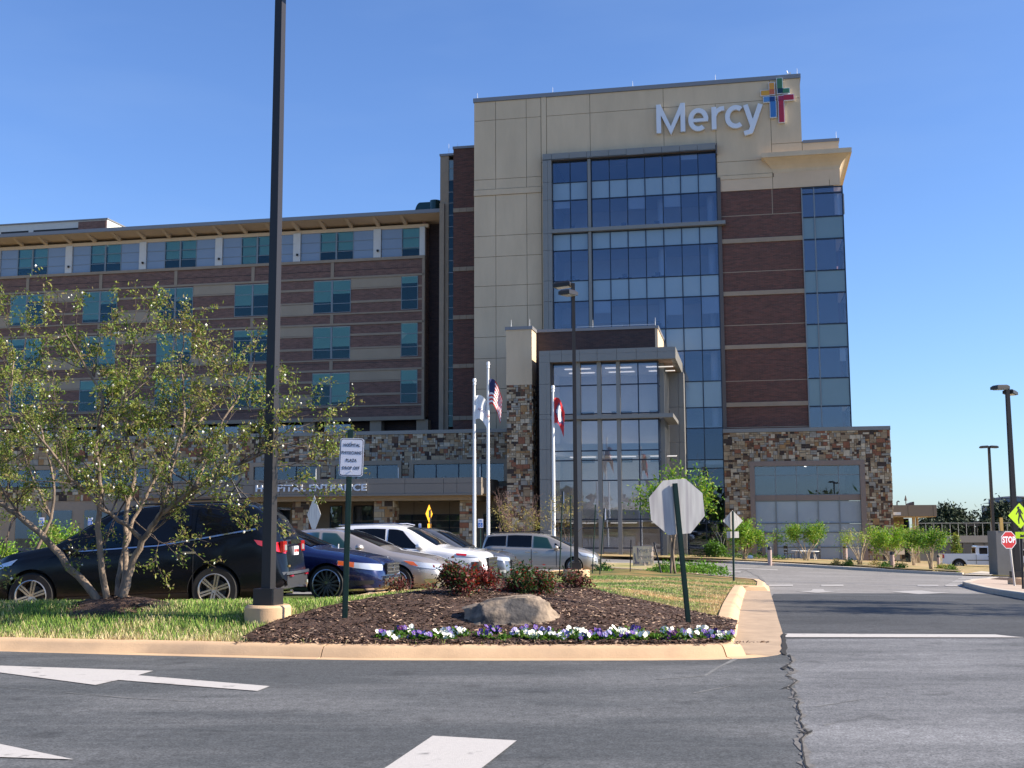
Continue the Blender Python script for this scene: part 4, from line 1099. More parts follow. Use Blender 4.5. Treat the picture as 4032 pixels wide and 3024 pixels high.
# =================================================================== LAND, ROADS, ISLAND
from mathutils import noise as mnoise
def nz2(x, y, s=1.0, z=0.0): return mnoise.noise(Vector((x * s, y * s, z)))
def asphalt(name, base, light, dark, grain, patch=(0.45, 0.62), speck=0.5):
 m = bpy.data.materials.new(name); m.use_nodes = True
 n, l = m.node_tree.nodes, m.node_tree.links; b = n['Principled BSDF']
 b.inputs['Roughness'].default_value = 0.88
 b.inputs['Specular IOR Level'].default_value = 0.4
 g = n.new('ShaderNodeNewGeometry')
 t1 = n.new('ShaderNodeTexNoise'); t1.inputs['Scale'].default_value = 0.42; t1.inputs['Detail'].default_value = 6; t1.inputs['Roughness'].default_value = .6
 mp1 = n.new('ShaderNodeMapping'); mp1.inputs['Scale'].default_value = (0.55, 1.5, 1)
 l.new(g.outputs['Position'], mp1.inputs['Vector']); l.new(mp1.outputs['Vector'], t1.inputs['Vector'])
 r1 = n.new('ShaderNodeValToRGB'); r1.color_ramp.elements[0].position = patch[0]; r1.color_ramp.elements[1].position = patch[1]
 r1.color_ramp.elements[0].color = (*base, 1); r1.color_ramp.elements[1].color = (*light, 1)
 l.new(t1.outputs['Fac'], r1.inputs['Fac'])
 t2 = n.new('ShaderNodeTexVoronoi'); t2.inputs['Scale'].default_value = grain
 l.new(g.outputs['Position'], t2.inputs['Vector'])
 bw = n.new('ShaderNodeRGBToBW'); l.new(t2.outputs['Color'], bw.inputs[0])
 mr = n.new('ShaderNodeMapRange'); mr.inputs['To Min'].default_value = 1 - speck; mr.inputs['To Max'].default_value = 1 + speck
 l.new(bw.outputs[0], mr.inputs['Value'])
 t3 = n.new('ShaderNodeTexNoise'); t3.inputs['Scale'].default_value = 9; t3.inputs['Detail'].default_value = 8
 l.new(g.outputs['Position'], t3.inputs['Vector'])
 mr3 = n.new('ShaderNodeMapRange'); mr3.inputs['From Min'].default_value = .3; mr3.inputs['From Max'].default_value = .7
 mr3.inputs['To Min'].default_value = .84; mr3.inputs['To Max'].default_value = 1.16
 l.new(t3.outputs['Fac'], mr3.inputs['Value'])
 mu = n.new('ShaderNodeMath'); mu.operation = 'MULTIPLY'; l.new(mr.outputs[0], mu.inputs[0]); l.new(mr3.outputs[0], mu.inputs[1])
 # drips and old stains
 st = n.new('ShaderNodeTexNoise'); st.inputs['Scale'].default_value = 1.9; st.inputs['Detail'].default_value = 3
 l.new(g.outputs['Position'], st.inputs['Vector']); r5 = n.new('ShaderNodeMapRange'); r5.inputs['From Min'].default_value = .60; r5.inputs['From Max'].default_value = .70
 r5.inputs['To Min'].default_value = 1; r5.inputs['To Max'].default_value = .72; l.new(st.outputs['Fac'], r5.inputs['Value'])
 mu5 = n.new('ShaderNodeMath'); mu5.operation = 'MULTIPLY'; l.new(mu.outputs[0], mu5.inputs[0]); l.new(r5.outputs[0], mu5.inputs[1]); mu = mu5
 sc = n.new('ShaderNodeVectorMath'); sc.operation = 'SCALE'; l.new(r1.outputs['Color'], sc.inputs[0]); l.new(mu.outputs[0], sc.inputs['Scale'])
 w = n.new('ShaderNodeTexNoise'); w.inputs['Scale'].default_value = 1.1; w.inputs['Detail'].default_value = 3
 mp2 = n.new('ShaderNodeMapping'); mp2.inputs['Scale'].default_value = (0.35, 5.5, 1); mp2.inputs['Rotation'].default_value = (0, 0, R(8))
 l.new(g.outputs['Position'], mp2.inputs['Vector']); l.new(mp2.outputs['Vector'], w.inputs['Vector'])
 r2 = n.new('ShaderNodeValToRGB'); r2.color_ramp.elements[0].position = .56; r2.color_ramp.elements[1].position = .74
 r2.color_ramp.elements[0].color = (0, 0, 0, 1); r2.color_ramp.elements[1].color = (.45, .45, .45, 1)
 l.new(w.outputs['Fac'], r2.inputs['Fac'])
 mx_ = n.new('ShaderNodeMixRGB'); mx_.inputs['Color2'].default_value = (*light, 1)
 l.new(r2.outputs['Color'], mx_.inputs['Fac']); l.new(sc.outputs['Vector'], mx_.inputs['Color1'])
 l.new(mx_.outputs['Color'], b.inputs['Base Color'])
 bn = n.new('ShaderNodeBump'); bn.inputs['Strength'].default_value = .55; bn.inputs['Distance'].default_value = .012
 l.new(bw.outputs[0], bn.inputs['Height']); l.new(bn.outputs['Normal'], b.inputs['Normal'])
 MATS[name] = m
 return m
M['asph'] = asphalt('dark_asphalt', (.062, .068, .073), (.112, .117, .122), (.03, .03, .03), 75)
M['asphr'] = asphalt('worn_asphalt', (.092, .097, .104), (.185, .19, .20), (.05, .05, .05), 75, patch=(.40, .64))
M['asphd'] = asphalt('freshly_sealed_asphalt', (.042, .045, .049), (.068, .072, .078), (.03, .03, .03), 60, patch=(.42, .66))
M['asphl'] = asphalt('pale_old_asphalt', (.185, .178, .172), (.23, .222, .215), (.2, .2, .2), 30, speck=.2)
M['soil'] = mat('dry_grass_ground', (.30, .215, .10), .95, var=.3, vscale=2.5, bump=.5, bscale=30, col2=(.17, .17, .045), c2scale=.35)
M['mulch'] = mat('bark_mulch', (.062, .034, .023), .95, var=.5, vscale=14, bump=1.0, bscale=45)
def bisected(poly, step, hf, off, name, m, parent=None, kind=None, xs=None, ys=None):
 """a draped sheet of the outline poly, cut on a grid so that it follows hf(x, y)"""
 bm = bmesh.new()
 vs = [bm.verts.new((p[0], p[1], 0)) for p in poly]
 bm.faces.new(vs); bmesh.ops.triangulate(bm, faces=bm.faces[:])
 for ax in (0, 1):
  lo = min(p[ax] for p in poly); hi = max(p[ax] for p in poly)
  given = xs if ax == 0 else ys
  cuts = given if given else [k * step for k in range(math.floor(lo / step), math.ceil(hi / step) + 1)]
  for c in cuts:
   if lo < c < hi:
    no = (1, 0, 0) if ax == 0 else (0, 1, 0); co = (c, 0, 0) if ax == 0 else (0, c, 0)
    bmesh.ops.bisect_plane(bm, geom=bm.verts[:] + bm.edges[:] + bm.faces[:], plane_co=co, plane_no=no, dist=1e-5)
 for v_ in bm.verts: v_.co.z = hf(v_.co.x, v_.co.y) + off
 bmesh.ops.recalc_face_normals(bm, faces=bm.faces[:])
 if sum(f.normal.z for f in bm.faces) < 0: bmesh.ops.reverse_faces(bm, faces=bm.faces[:])
 me = bpy.data.meshes.new(name); bm.to_mesh(me); bm.free(); me.materials.append(m)
 o = link(name, me, parent)
 if kind: o['kind'] = kind
 return o
# the land: one sheet out to the horizon
gx = [-2500, -900, -400, -200, -120, -80] + list(range(-60, 61, 3)) + [80, 120, 200, 400, 900, 2500]
gyv = [-60, -30, -12] + list(range(-6, 111, 3)) + [130, 160, 220, 320, 500, 900, 1600, 3000]
me = bpy.data.meshes.new('ground')
me.from_pydata([(x, y, T(x, y) - .12) for y in gyv for x in gx], [],
    [(j * len(gx) + i, j * len(gx) + i + 1, (j + 1) * len(gx) + i + 1, (j + 1) * len(gx) + i) for j in range(len(gyv) - 1) for i in range(len(gx) - 1)])
me.materials.append(M['soil']); gnd = link('ground', me); gnd['kind'] = 'structure'
def xy(p): return (p[0], p[1])
far_kerb = [gd(x, y) for x, y in ((1230, 1207), (1330, 1207.5), (1426, 1208.5), (1591, 1218), (1700, 1223), (1820, 1230), (1920, 1236), (2000, 1240), (2079, 1243.5))]
fk = [xy(p) for p in far_kerb]
old = bisected([(-70, 15.5), (45, 15.5), (60, 40), (60, 92)] + [(fk[-1][0] + 12, fk[-1][1] + 1.5)] + fk[::-1] + [(-70, 98)], 3, T, 0.0, 'old_road', M['asphl'], kind='structure')
b1, b2 = gd(1672, 1283.5), gd(2212, 1284)
CRX = [(1744, 2000), (1750, 1900), (1746, 1800), (1742, 1700), (1738, 1645), (1736, 1600), (1728, 1550), (1722, 1500), (1710, 1460), (1706, 1420)]
seam = [xy(gd(a, b)) for a, b in CRX]
seam = [(seam[0][0] * .2, -8)] + seam
near = bisected([(-60, -8)] + seam + [(3.2, 15.9), (-60, 15.9)], 1, T, 0.010, 'road', M['asph'], kind='structure')
sy_ = gd(1696, 1382).y
right = bisected([(40, -8), (40, sy_), (3.2, sy_)] + seam[::-1], 1, T, 0.010, 'road', M['asphr'], kind='structure')
right2 = bisected([(40, sy_), (40, b2.y), (b2.x, b2.y), (b1.x, b1.y), (3.2, 15.9), (3.2, sy_)], 1, T, 0.010, 'road', M['asphd'], kind='structure')
# crack between the two pourings, with side branches
cp = [(1705, 1417), (1712, 1432), (1700, 1441), (1716, 1452), (1699, 1462), (1722, 1474), (1704, 1487), (1719, 1500), (1714, 1510), (1727, 1520), (1722, 1533), (1731, 1547), (1727, 1562), (1736, 1578), (1745, 1586), (1729, 1601), (1735, 1622), (1738, 1645), (1745, 1672), (1738, 1720), (1752, 1800), (1746, 1900)]
def ribbon(name, pts, w, m, off=.018, parent=None, jit=.5):
 mb = MB(); P = []
 for i in range(len(pts) - 1):
  for k in range(4):
   t = k / 4; P.append(Vector((pts[i][0] * (1 - t) + pts[i + 1][0] * t, pts[i][1] * (1 - t) + pts[i + 1][1] * t, 0)))
 P.append(Vector((pts[-1][0], pts[-1][1], 0)))
 for i, p in enumerate(P):
  d = (P[min(i + 1, len(P) - 1)] - P[max(i - 1, 0)]).normalized(); n = Vector((-d.y, d.x, 0))
  ww = w * (1 + jit * random.uniform(-1, 1)) / 2
  o = n * random.uniform(-1, 1) * w * jit * .6
  for s_ in (1, -1):
   q_ = p + n * ww * s_ + o; mb.v.append((q_.x, q_.y, T(q_.x, q_.y) + off))
 for i in range(len(P) - 1): mb.f.append((2 * i + 1, 2 * i + 3, 2 * i + 2, 2 * i)); mb.m.append(0)
 return part(name, mb, m, parent)
crk = mat('crack_shadow', (.014, .013, .012), .95)
crp = mat('crumbled_edge', (.13, .125, .12), .95, var=.4, vscale=20)
cw = [xy(gd(a, b)) for a, b in cp]
tag(ribbon('crumbled_crack_edge', cw, .045, crp, .014, jit=.9), kind='structure')
tag(ribbon('road_crack', cw, .013, crk, .019, jit=.8), kind='structure')
for pts in (((1700, 1441), (1690, 1446), (1697, 1450)), ((1727, 1584), (1745, 1590), (1752, 1583)), ((1704, 1487), (1690, 1492))):
 tag(ribbon('road_crack', [xy(gd(a, b)) for a, b in pts], .03, crk, .0195), kind='structure')
tag(ribbon('road_seam', [xy(gd(1694 - .0 * i, y)) for i, y in enumerate((1372, 1390, 1417))], .05, crk, .02), kind='structure')
for pts in (((1590, 1228), (1612, 1232), (1640, 1245), (1650, 1256)), ((1655, 1222), (1620, 1229), (1590, 1240), (1572, 1252))):
 tag(ribbon('road_crack', [xy(gd(a, b)) for a, b in pts], .12, mat('old_crack', (.16, .155, .15), .95), .01), kind='structure')
# tyre scuffs
scf = mat('pale_scuff', (.15, .155, .155), .9, var=.4, vscale=10)
for pts, w in ((((0, 1486), (150, 1500), (300, 1512), (420, 1518)), .02), (((1420, 1470), (1520, 1462), (1590, 1425)), .03), (((1500, 1500), (1600, 1480), (1680, 1476)), .02), (((1760, 1530), (1850, 1515), (1920, 1508)), .02), (((1780, 1570), (1900, 1545)), .015)):
 tag(ribbon('tyre_scuff', [xy(gd(a, b)) for a, b in pts], w, scf, .0135, jit=.9), kind='structure')
# painted markings -----------------------------------------------------------
def marking(name, label, pts, m=None, off=.017, cat='road marking', group=None, step=1.0):
 o = bisected([xy(gd(a, b)) for a, b in pts], step, T, off, name, m or M['paint'])
 return tag(o, label, cat, group)
def z1(X, Y): return (X / 1.8433 / K, (2550 + Y / 1.8433) / K)
ar = [z1(*p) for p in ((1112, 179), (1000, 212), (1958, 292), (1868, 327), (858, 246), (692, 283), (0, 178), (0, 155), (430, 160))]
ar = [z1(1112, 179), z1(1000, 212), z1(1958, 292), z1(1868, 327), z1(858, 246), z1(692, 283), (-120, 1440), (-60, 1436), (0, 1441)]
marking('painted_arrow', 'long white painted arrow pointing left, on the near asphalt beside the kerb', ar)
marking('painted_arrow', 'tip of a white painted arrow pointing right at the lower left corner', [z1(533, 829), z1(0, 812), (-160, 1640), (-170, 1585), z1(0, 716)])
def z2(X, Y): return ((1400 + X / 1.8433) / K, (2500 + Y / 1.8433) / K)
marking('painted_bar', 'wide white painted bar at the bottom middle of the near asphalt', [z2(560, 748), z2(1170, 783), (1040, 1665), (960, 1740), (710, 1740), z2(240, 966)])
marking('stop_line', 'long thin white stop line across the right hand road', [(1696, 1371), (2150, 1373), (2195, 1378), (2215, 1379.5), (1697, 1378.8)])
for i, (a, b) in enumerate(((1660, 1713), (1774, 1822))):
 marking('painted_dash', ('first', 'second')[i] + ' worn white dash from the island kerb across the pale road', [(a, 1263.5), (b, 1263.5), (b, 1267), (a, 1267)], M['paintfar'], .012, group='dashes across the pale road')
for i, (a, b) in enumerate(((1990, 2035), (2088, 2132), (2050, 2085), (2140, 2170))):
 marking('painted_dash', 'worn white dash on the pale road, %s of four near the right pavement' % ('first', 'second', 'third', 'fourth')[i], [(a - 8, 1264 + i % 2 * 3), (b - 8, 1264 + i % 2 * 3), (b - 8, 1267 + i % 2 * 3), (a - 8, 1267 + i % 2 * 3)], M['paintfar'], .013 + .001 * i, group='dashes by the right pavement')
marking('painted_arrow', 'small worn white arrow on the pale road, ahead of the island kerb', [(1743, 1276.5), (1793, 1276.5), (1775, 1279.5), (1730, 1279.5), (1722, 1277.5)][:0] or [(1720, 1278), (1752, 1277), (1756, 1273.5), (1778, 1273.5), (1782, 1277), (1812, 1278), (1766, 1281.5)], M['paintfar'], .012)
marking('painted_arrow', 'small worn white arrow on the pale road, nearer the right hand pavement', [(1925, 1279), (1955, 1277), (1990, 1276), (2018, 1280), (2060, 1281), (1985, 1284)], M['paintfar'], .012)
for i, (a, b, c, d) in enumerate(((1540, 1225.5, 1680, 1230.5), (1500, 1230, 1600, 1235))):
 marking('painted_line', ('farther', 'nearer')[i] + ' white lane line on the pale road by the far kerb', [(a, b), (c, d), (c, d + 1.8), (a, b + 1.6)], M['paintfar'], .012)
cw_ = thing('crosswalk', 'crosswalk of worn white bars leading to the pickup truck', 'crosswalk', (0, 0, 0))
for i in range(6):
 y = 1246.5 + i * 3.3
 bisected([xy(gd(a, b)) for a, b in ((2079 - i * 6.5, y), (2146 - i * 4.0, y), (2142 - i * 4.2, y + 1.9), (2074 - i * 6.6, y + 1.9))], 3, T, .012, 'painted_bar', M['paintfar'], cw_)
# ------------------------------------------------------------------- planted island
fr_pts = [(-45, 17.6)] + [(-22, 16.1)] + [xy(gd(x, y)) for x, y in ((0, 1409), (329, 1418), (658, 1426), (768, 1428), (1100, 1429), (1426, 1428.5), (1560, 1427), (1650, 1421.5), (1690, 1415), (1692, 1396), (1692.5, 1375), (1680, 1335), (1665, 1284), (1661, 1267), (1650, 1261), (1625, 1258.5), (1560, 1252), (1470, 1243), (1380, 1236.5), (1300, 1234), (1245, 1236), (1190, 1240.5), (1120, 1246), (1050, 1256), (950, 1271.5), (870, 1284.5), (790, 1295))]
fr_pts += [(-3.2, 19.25), (-6, 19.2), (-22, 20.6), (-45, 23)]
def cum(path):
 s_ = [0]
 for i in range(len(path)): s_.append(s_[-1] + math.dist(path[i], path[(i + 1) % len(path)]))
 return s_
def resample(path, step):
 out = []
 for i in range(len(path)):
  a, b = path[i], path[(i + 1) % len(path)]
  n_ = max(1, int(math.dist(a, b) / step))
  for k in range(n_): out.append((a[0] + (b[0] - a[0]) * k / n_, a[1] + (b[1] - a[1]) * k / n_))
 return out
def chaikin(path, it=2):
 for _ in range(it):
  o = []
  for i in range(len(path)):
   a, b = path[i], path[(i + 1) % len(path)]
   o += [(a[0] * .75 + b[0] * .25, a[1] * .75 + b[1] * .25), (a[0] * .25 + b[0] * .75, a[1] * .25 + b[1] * .75)]
  path = o
 return path
ipath = chaikin(resample(fr_pts, .45), 1)
def normals(path):
 out = []; n_ = len(path)
 for i in range(n_):
  a, b = path[i - 1], path[(i + 1) % n_]
  d = Vector((b[0] - a[0], b[1] - a[1])).normalized(); out.append(Vector((-d.y, d.x)))
 return out
inn = normals(ipath)          # path runs anticlockwise, so this points inward
def gut(p):
 x, y = p
 if y < 14.9 and x < 2.9: return .13
 if x > 2.9 and y < 33: return .13 + .52 * ss((y - 13.9) / .7) * 1.0
 return .06
def inset(path, nrm, w): return [(p[0] + n.x * w, p[1] + n.y * w) for p, n in zip(path, nrm)]
kerb = link('kerb', None); kerb['kind'] = 'structure'
PROF = [(0, -.05), (0.0, .012), (1, .022), (1.07, .12), (1.11, .148), (1.16, .155), (1.30, .155), (1.30, .05)]
def kpt(i, j):
 p, n = ipath[i], inn[i]; g_ = gut(p); a, h = PROF[j]
 w = g_ * min(a, 1) + max(a - 1, 0)
 q_ = (p[0] + n.x * w, p[1] + n.y * w)
 return (q_[0], q_[1], T(*q_) + h)
run = 0; start = 0
sl = cum(ipath)
joints = [sl[0]]
# place a joint where the photograph shows one, the rest every 4.8 m
jp = xy(gd(691, 1427)); jbest = min(range(len(ipath)), key=lambda i: math.dist(ipath[i], jp)); s0 = sl[jbest] % 4.8
cutidx = [i for i in range(1, len(ipath)) if int((sl[i] - s0) / 4.8 + 1000) != int((sl[i - 1] - s0) / 4.8 + 1000)]
edges_ = [0] + cutidx + [len(ipath)]
for e in range(len(edges_) - 1):
 a, b = edges_[e], edges_[e + 1]
 mb = MB(); idx = [i % len(ipath) for i in range(a, b + 1)]; nP = len(PROF)
 for c, i in enumerate(idx):
  for j in range(nP):
   p = Vector(kpt(i, j))
   if c == len(idx) - 1 and len(idx) > 1:
    pp = Vector(kpt(idx[-2], j)); p = p + (pp - p).normalized() * .014
   mb.v.append(tuple(p))
 for c in range(len(idx) - 1):
  for j in range(nP - 1): mb.f.append((c * nP + j, (c + 1) * nP + j, (c + 1) * nP + j + 1, c * nP + j + 1)); mb.m.append(1 if j < 2 and gut(ipath[idx[c]]) > .3 else 0)
 mb.f.append(tuple(range(nP))[::-1]); mb.m.append(0); mb.f.append(tuple((len(idx) - 1) * nP + j for j in range(nP))); mb.m.append(0)
 k_ = part('kerb_section', mb, [M['concrete'], M['gutter']], kerb, smooth=True, sharp=50)
inner = [(p[0] + n.x * (gut(p) + .29), p[1] + n.y * (gut(p) + .29)) for p, n in zip(ipath, inn)]
IN = np.array(inner)
def pdist(x, y):
 a = IN; b = np.roll(IN, -1, 0); ab = b - a; ap = np.array((x, y)) - a
 t = np.clip((ap * ab).sum(1) / ((ab * ab).sum(1) + 1e-12), 0, 1); d = ap - ab * t[:, None]
 return float(np.sqrt((d * d).sum(1)).min())
def inside(x, y, poly):
 c = False; j = len(poly) - 1
 for i in range(len(poly)):
  xi, yi = poly[i]; xj, yj = poly[j]
  if (yi > y) != (yj > y) and x < (xj - xi) * (y - yi) / (yj - yi) + xi: c = not c
  j = i
 return c
def H(x, y):
 """surface of the planted island"""
 d = pdist(x, y)
 if not inside(x, y, inner): return T(x, y) + .13 if d < .4 else T(x, y)
 return T(x, y) + .13 + .31 * (1 - .75 * ss((y - 21) / 9)) * ss((d + .05) / 2.5) + .02 * nz2(x, y, 1.3)
def gh(x, y, off=0.0):
 """photo point (2212 px wide) onto the island surface"""
 d = ray(x * K, y * K); p = gd(x, y, .3)
 t = (p - CAMP).length / d.length; lo = max(2, t - 6); hi = t + 8
 t0 = lo; tt = lo
 while tt < hi:
  p = CAMP + d * tt
  if p.z < H(p.x, p.y) + off: break
  t0 = tt; tt += .12
 for _ in range(14):
  m_ = (t0 + tt) / 2; p = CAMP + d * m_
  if p.z < H(p.x, p.y) + off: tt = m_
  else: t0 = m_
 return CAMP + d * tt
_gc = {}
def green(x, y):
 k_ = (int(x * 8), int(y * 8))
 if k_ not in _gc: _gc[k_] = green0(x, y)
 return _gc[k_]
def green0(x, y):
 d = pdist(x, y)
 g = .5 + 1.1 * nz2(x, y, .55) + .8 * nz2(x, y, 1.7, 3)
 if x < -1.5: g = g * .6 + .45 - .75 * max(0, 1 - d / .9)
 else: g = g * .85 + .02 - .3 * max(0, 1 - d / .5)
 return min(1, max(0, g))
TAN = np.array((.60, .47, .27)); GRN = np.array((.17, .27, .05))
bm = bmesh.new(); bm.faces.new([bm.verts.new((p[0], p[1], 0)) for p in inner]); bmesh.ops.triangulate(bm, faces=bm.faces[:])
for ax in (0, 1):
 for c in ([-44 + k * 2 for k in range(17)] + [-10 + k * .4 for k in range(48)] if ax == 0 else [13 + k * .4 for k in range(62)]):
  bmesh.ops.bisect_plane(bm, geom=bm.verts[:] + bm.edges[:] + bm.faces[:], plane_co=(c, 0, 0) if ax == 0 else (0, c, 0), plane_no=(1, 0, 0) if ax == 0 else (0, 1, 0), dist=1e-5)
lay = bm.loops.layers.color.new('Col'); cc = {}
for v_ in bm.verts:
 v_.co.z = H(v_.co.x, v_.co.y); g = green(v_.co.x, v_.co.y); cc[v_.index] = (*(TAN * (1 - g) + GRN * g), 1)
bm.verts.index_update()
cc = {}
for v_ in bm.verts:
 g = green(v_.co.x, v_.co.y); cc[v_.index] = (*(TAN * (1 - g) + GRN * g), 1)
for f in bm.faces:
 for lp in f.loops: lp[lay] = cc[lp.vert.index]
bmesh.ops.recalc_face_normals(bm, faces=bm.faces[:])
if sum(f.normal.z for f in bm.faces) < 0: bmesh.ops.reverse_faces(bm, faces=bm.faces[:])
me = bpy.data.meshes.new('island_lawn'); bm.to_mesh(me); bm.free()
me.polygons.foreach_set('use_smooth', [True] * len(me.polygons))
lawn_m = mat('lawn_ground', (.2, .2, .1), .95, bump=.8, bscale=40)
n, l = lawn_m.node_tree.nodes, lawn_m.node_tree.links
ca_ = n.new('ShaderNodeVertexColor'); ca_.layer_name = 'Col'
t_ = n.new('ShaderNodeTexNoise'); t_.inputs['Scale'].default_value = 30; t_.inputs['Detail'].default_value = 5
g_ = n.new('ShaderNodeNewGeometry'); l.new(g_.outputs['Position'], t_.inputs['Vector'])
mr_ = n.new('ShaderNodeMapRange'); mr_.inputs['From Min'].default_value = .3; mr_.inputs['From Max'].default_value = .7; mr_.inputs['To Min'].default_value = .6; mr_.inputs['To Max'].default_value = 1.3
l.new(t_.outputs['Fac'], mr_.inputs['Value']); s_ = n.new('ShaderNodeVectorMath'); s_.operation = 'SCALE'
l.new(ca_.outputs['Color'], s_.inputs[0]); l.new(mr_.outputs[0], s_.inputs['Scale']); l.new(s_.outputs['Vector'], n['Principled BSDF'].inputs['Base Color'])
me.materials.append(lawn_m)
lawn = link('island_lawn', me); lawn['kind'] = 'structure'
mul_px = [(522, 1384), (556, 1362), (600, 1345), (650, 1330), (700, 1316), (760, 1304), (800, 1297), (880, 1286), (960, 1272), (1040, 1262), (1130, 1257), (1190, 1260), (1250, 1272), (1310, 1285), (1370, 1297), (1430, 1310), (1500, 1325), (1560, 1338), (1594, 1346), (1588, 1364)]
mul_w = [xy(gh(a, b)) for a, b in mul_px]
front_edge = [p for p in inner if p[1] < 15.0 and mul_w[0][0] < p[0] < mul_w[-1][0] - .25]
front_edge.sort(key=lambda p: -p[0])
mpoly = mul_w + [(p[0], p[1] + .015) for p in front_edge]
mulch = bisected(mpoly, .4, lambda x, y: H(x, y) + .02 * ss(pdist(x, y) / .3) + .015 * nz2(x, y, 3.1), .022, 'mulch_bed', M['mulch'], kind='structure')
def in_mulch(x, y): return inside(x, y, mpoly)
def quads(name, P, D, W, cols, m, kind='stuff', parent=None, fold=None):
 """many small blades or chips: P root points, D length vectors, W half width vectors, colour index"""
 n_ = len(P)
 V = np.concatenate([(P - W)[:, None], (P + W)[:, None], (P + D + W * .55)[:, None], (P + D - W * .55)[:, None]], 1).reshape(-1, 3)
 me = bpy.data.meshes.new(name)
 me.vertices.add(n_ * 4); me.vertices.foreach_set('co', V.astype(np.float32).ravel())
 me.loops.add(n_ * 4); me.loops.foreach_set('vertex_index', np.arange(n_ * 4, dtype=np.int32))
 me.polygons.add(n_); me.polygons.foreach_set('loop_start', np.arange(0, n_ * 4, 4, dtype=np.int32))
 try: me.polygons.foreach_set('loop_total', np.full(n_, 4, dtype=np.int32))
 except Exception: pass
 for mm in m: me.materials.append(mm)
 me.polygons.foreach_set('material_index', cols.astype(np.int32))
 me.update(calc_edges=True); me.validate()
 o = link(name, me, parent)
 if kind: o['kind'] = kind
 return o
def unit(v): return v / (np.linalg.norm(v, axis=1, keepdims=True) + 1e-9)
GM = [mat('grass_green', (.20, .34, .05), .8), mat('grass_deep', (.11, .21, .035), .8), mat('grass_olive', (.30, .32, .09), .85), mat('grass_straw', (.62, .52, .30), .9)]
def blades(region, n_, hmin, hmax, w):
 P = []; C = []
 (x0, x1, y0, y1) = region; tries = 0
 while len(P) < n_ and tries < n_ * 8:
  tries += 1
  x, y = random.uniform(x0, x1), random.uniform(y0, y1)
  if not inside(x, y, inner) or in_mulch(x, y): continue
  g = green(x, y)
  if random.random() > .55 + g * .6: continue
  P.append((x, y, 0)); C.append(random.choices((0, 1, 2, 3), (g * 5, g * 2, 1.2, (1 - g) * 4.5))[0])
 return P, np.array(C)
gridH = {}
def Hq(x, y):
 k_ = (round(x * 5), round(y * 5))
 if k_ not in gridH: gridH[k_] = H(k_[0] / 5, k_[1] / 5)
 return gridH[k_]
def Hb(x, y):
 fx, fy = math.floor(x * 5), math.floor(y * 5); a, b = x * 5 - fx, y * 5 - fy
 h = [[gridH.setdefault((fx + i, fy + j), None) for j in (0, 1)] for i in (0, 1)]
 for i in (0, 1):
  for j in (0, 1):
   if h[i][j] is None: gridH[(fx + i, fy + j)] = h[i][j] = H((fx + i) / 5, (fy + j) / 5)
 return (h[0][0] * (1 - a) + h[1][0] * a) * (1 - b) + (h[0][1] * (1 - a) + h[1][1] * a) * b
def grass(name, region, n_, hmin, hmax, w):
 P, C = blades(region, n_, hmin, hmax, w)
 P = np.array([(p[0], p[1], Hb(p[0], p[1]) - .005) for p in P]); k_ = len(P)
 a = rng.uniform(0, 2 * np.pi, k_); h = rng.uniform(hmin, hmax, k_)
 D = np.stack([np.cos(a) * h * .45, np.sin(a) * h * .45, h], 1)
 b = rng.uniform(0, 2 * np.pi, k_); W = np.stack([np.cos(b), np.sin(b), 0 * b], 1) * w
 o = quads(name, P, D, W, C, GM)
 return o
grass('grass', (-9.5, 0.5, 14, 20), 42000, .035, .085, .0032)
grass('grass', (-20, -9.5, 15, 22), 6000, .035, .08, .007)
grass('grass', (-.5, 9.5, 15, 38), 30000, .012, .032, .0055)
# mulch chips
P = []
x0, x1 = min(p[0] for p in mpoly), max(p[0] for p in mpoly); y0, y1 = min(p[1] for p in mpoly), max(p[1] for p in mpoly)
while len(P) < 30000:
 x = random.uniform(x0, x1); y = y0 + (y1 - y0) * random.random() ** 1.5
 if in_mulch(x, y): P.append((x, y, Hb(x, y) + .035 + random.uniform(0, .02)))
for _ in range(500):      # strays over the kerb top and round the tree feet
 x = random.uniform(x0, x1 - .2); e = min(front_edge, key=lambda p: abs(p[0] - x)); P.append((x, e[1] - random.random() ** 2 * .16, T(x, e[1]) + .165))
TREE_FEET = [gh(252, 1306), gh(28, 1303)]
for tf, n_, r_ in ((TREE_FEET[0], 2200, .52), (TREE_FEET[1], 2600, .8)):
 for _ in range(n_):
  a_, rr = random.uniform(0, 6.28), r_ * math.sqrt(random.random()) * random.uniform(.7, 1.1)
  x, y = tf.x + rr * math.cos(a_) * 1.25, tf.y + rr * math.sin(a_)
  P.append((x, y, Hb(x, y) + .02 + .10 * max(0, 1 - rr / r_) + random.uniform(0, .02)))
P = np.array(P); k_ = len(P)
a = rng.uniform(0, 2 * np.pi, k_); L_ = rng.uniform(.022, .085, k_)
D = np.stack([np.cos(a) * L_, np.sin(a) * L_, rng.uniform(-.25, .45, k_) * L_], 1)
W = np.stack([-np.sin(a), np.cos(a), rng.uniform(-.5, .5, k_)], 1) * rng.uniform(.005, .015, k_)[:, None]
MC = [mat('mulch_dark', (.035, .018, .012), .95), mat('mulch_brown', (.10, .052, .034), .9), mat('mulch_light', (.42, .29, .20), .9), mat('mulch_mid', (.065, .034, .024), .95)]
quads('mulch_chips', P - D / 2, D, W, rng.choice([0, 1, 2, 3], k_, p=[.32, .26, .16, .26]), MC)
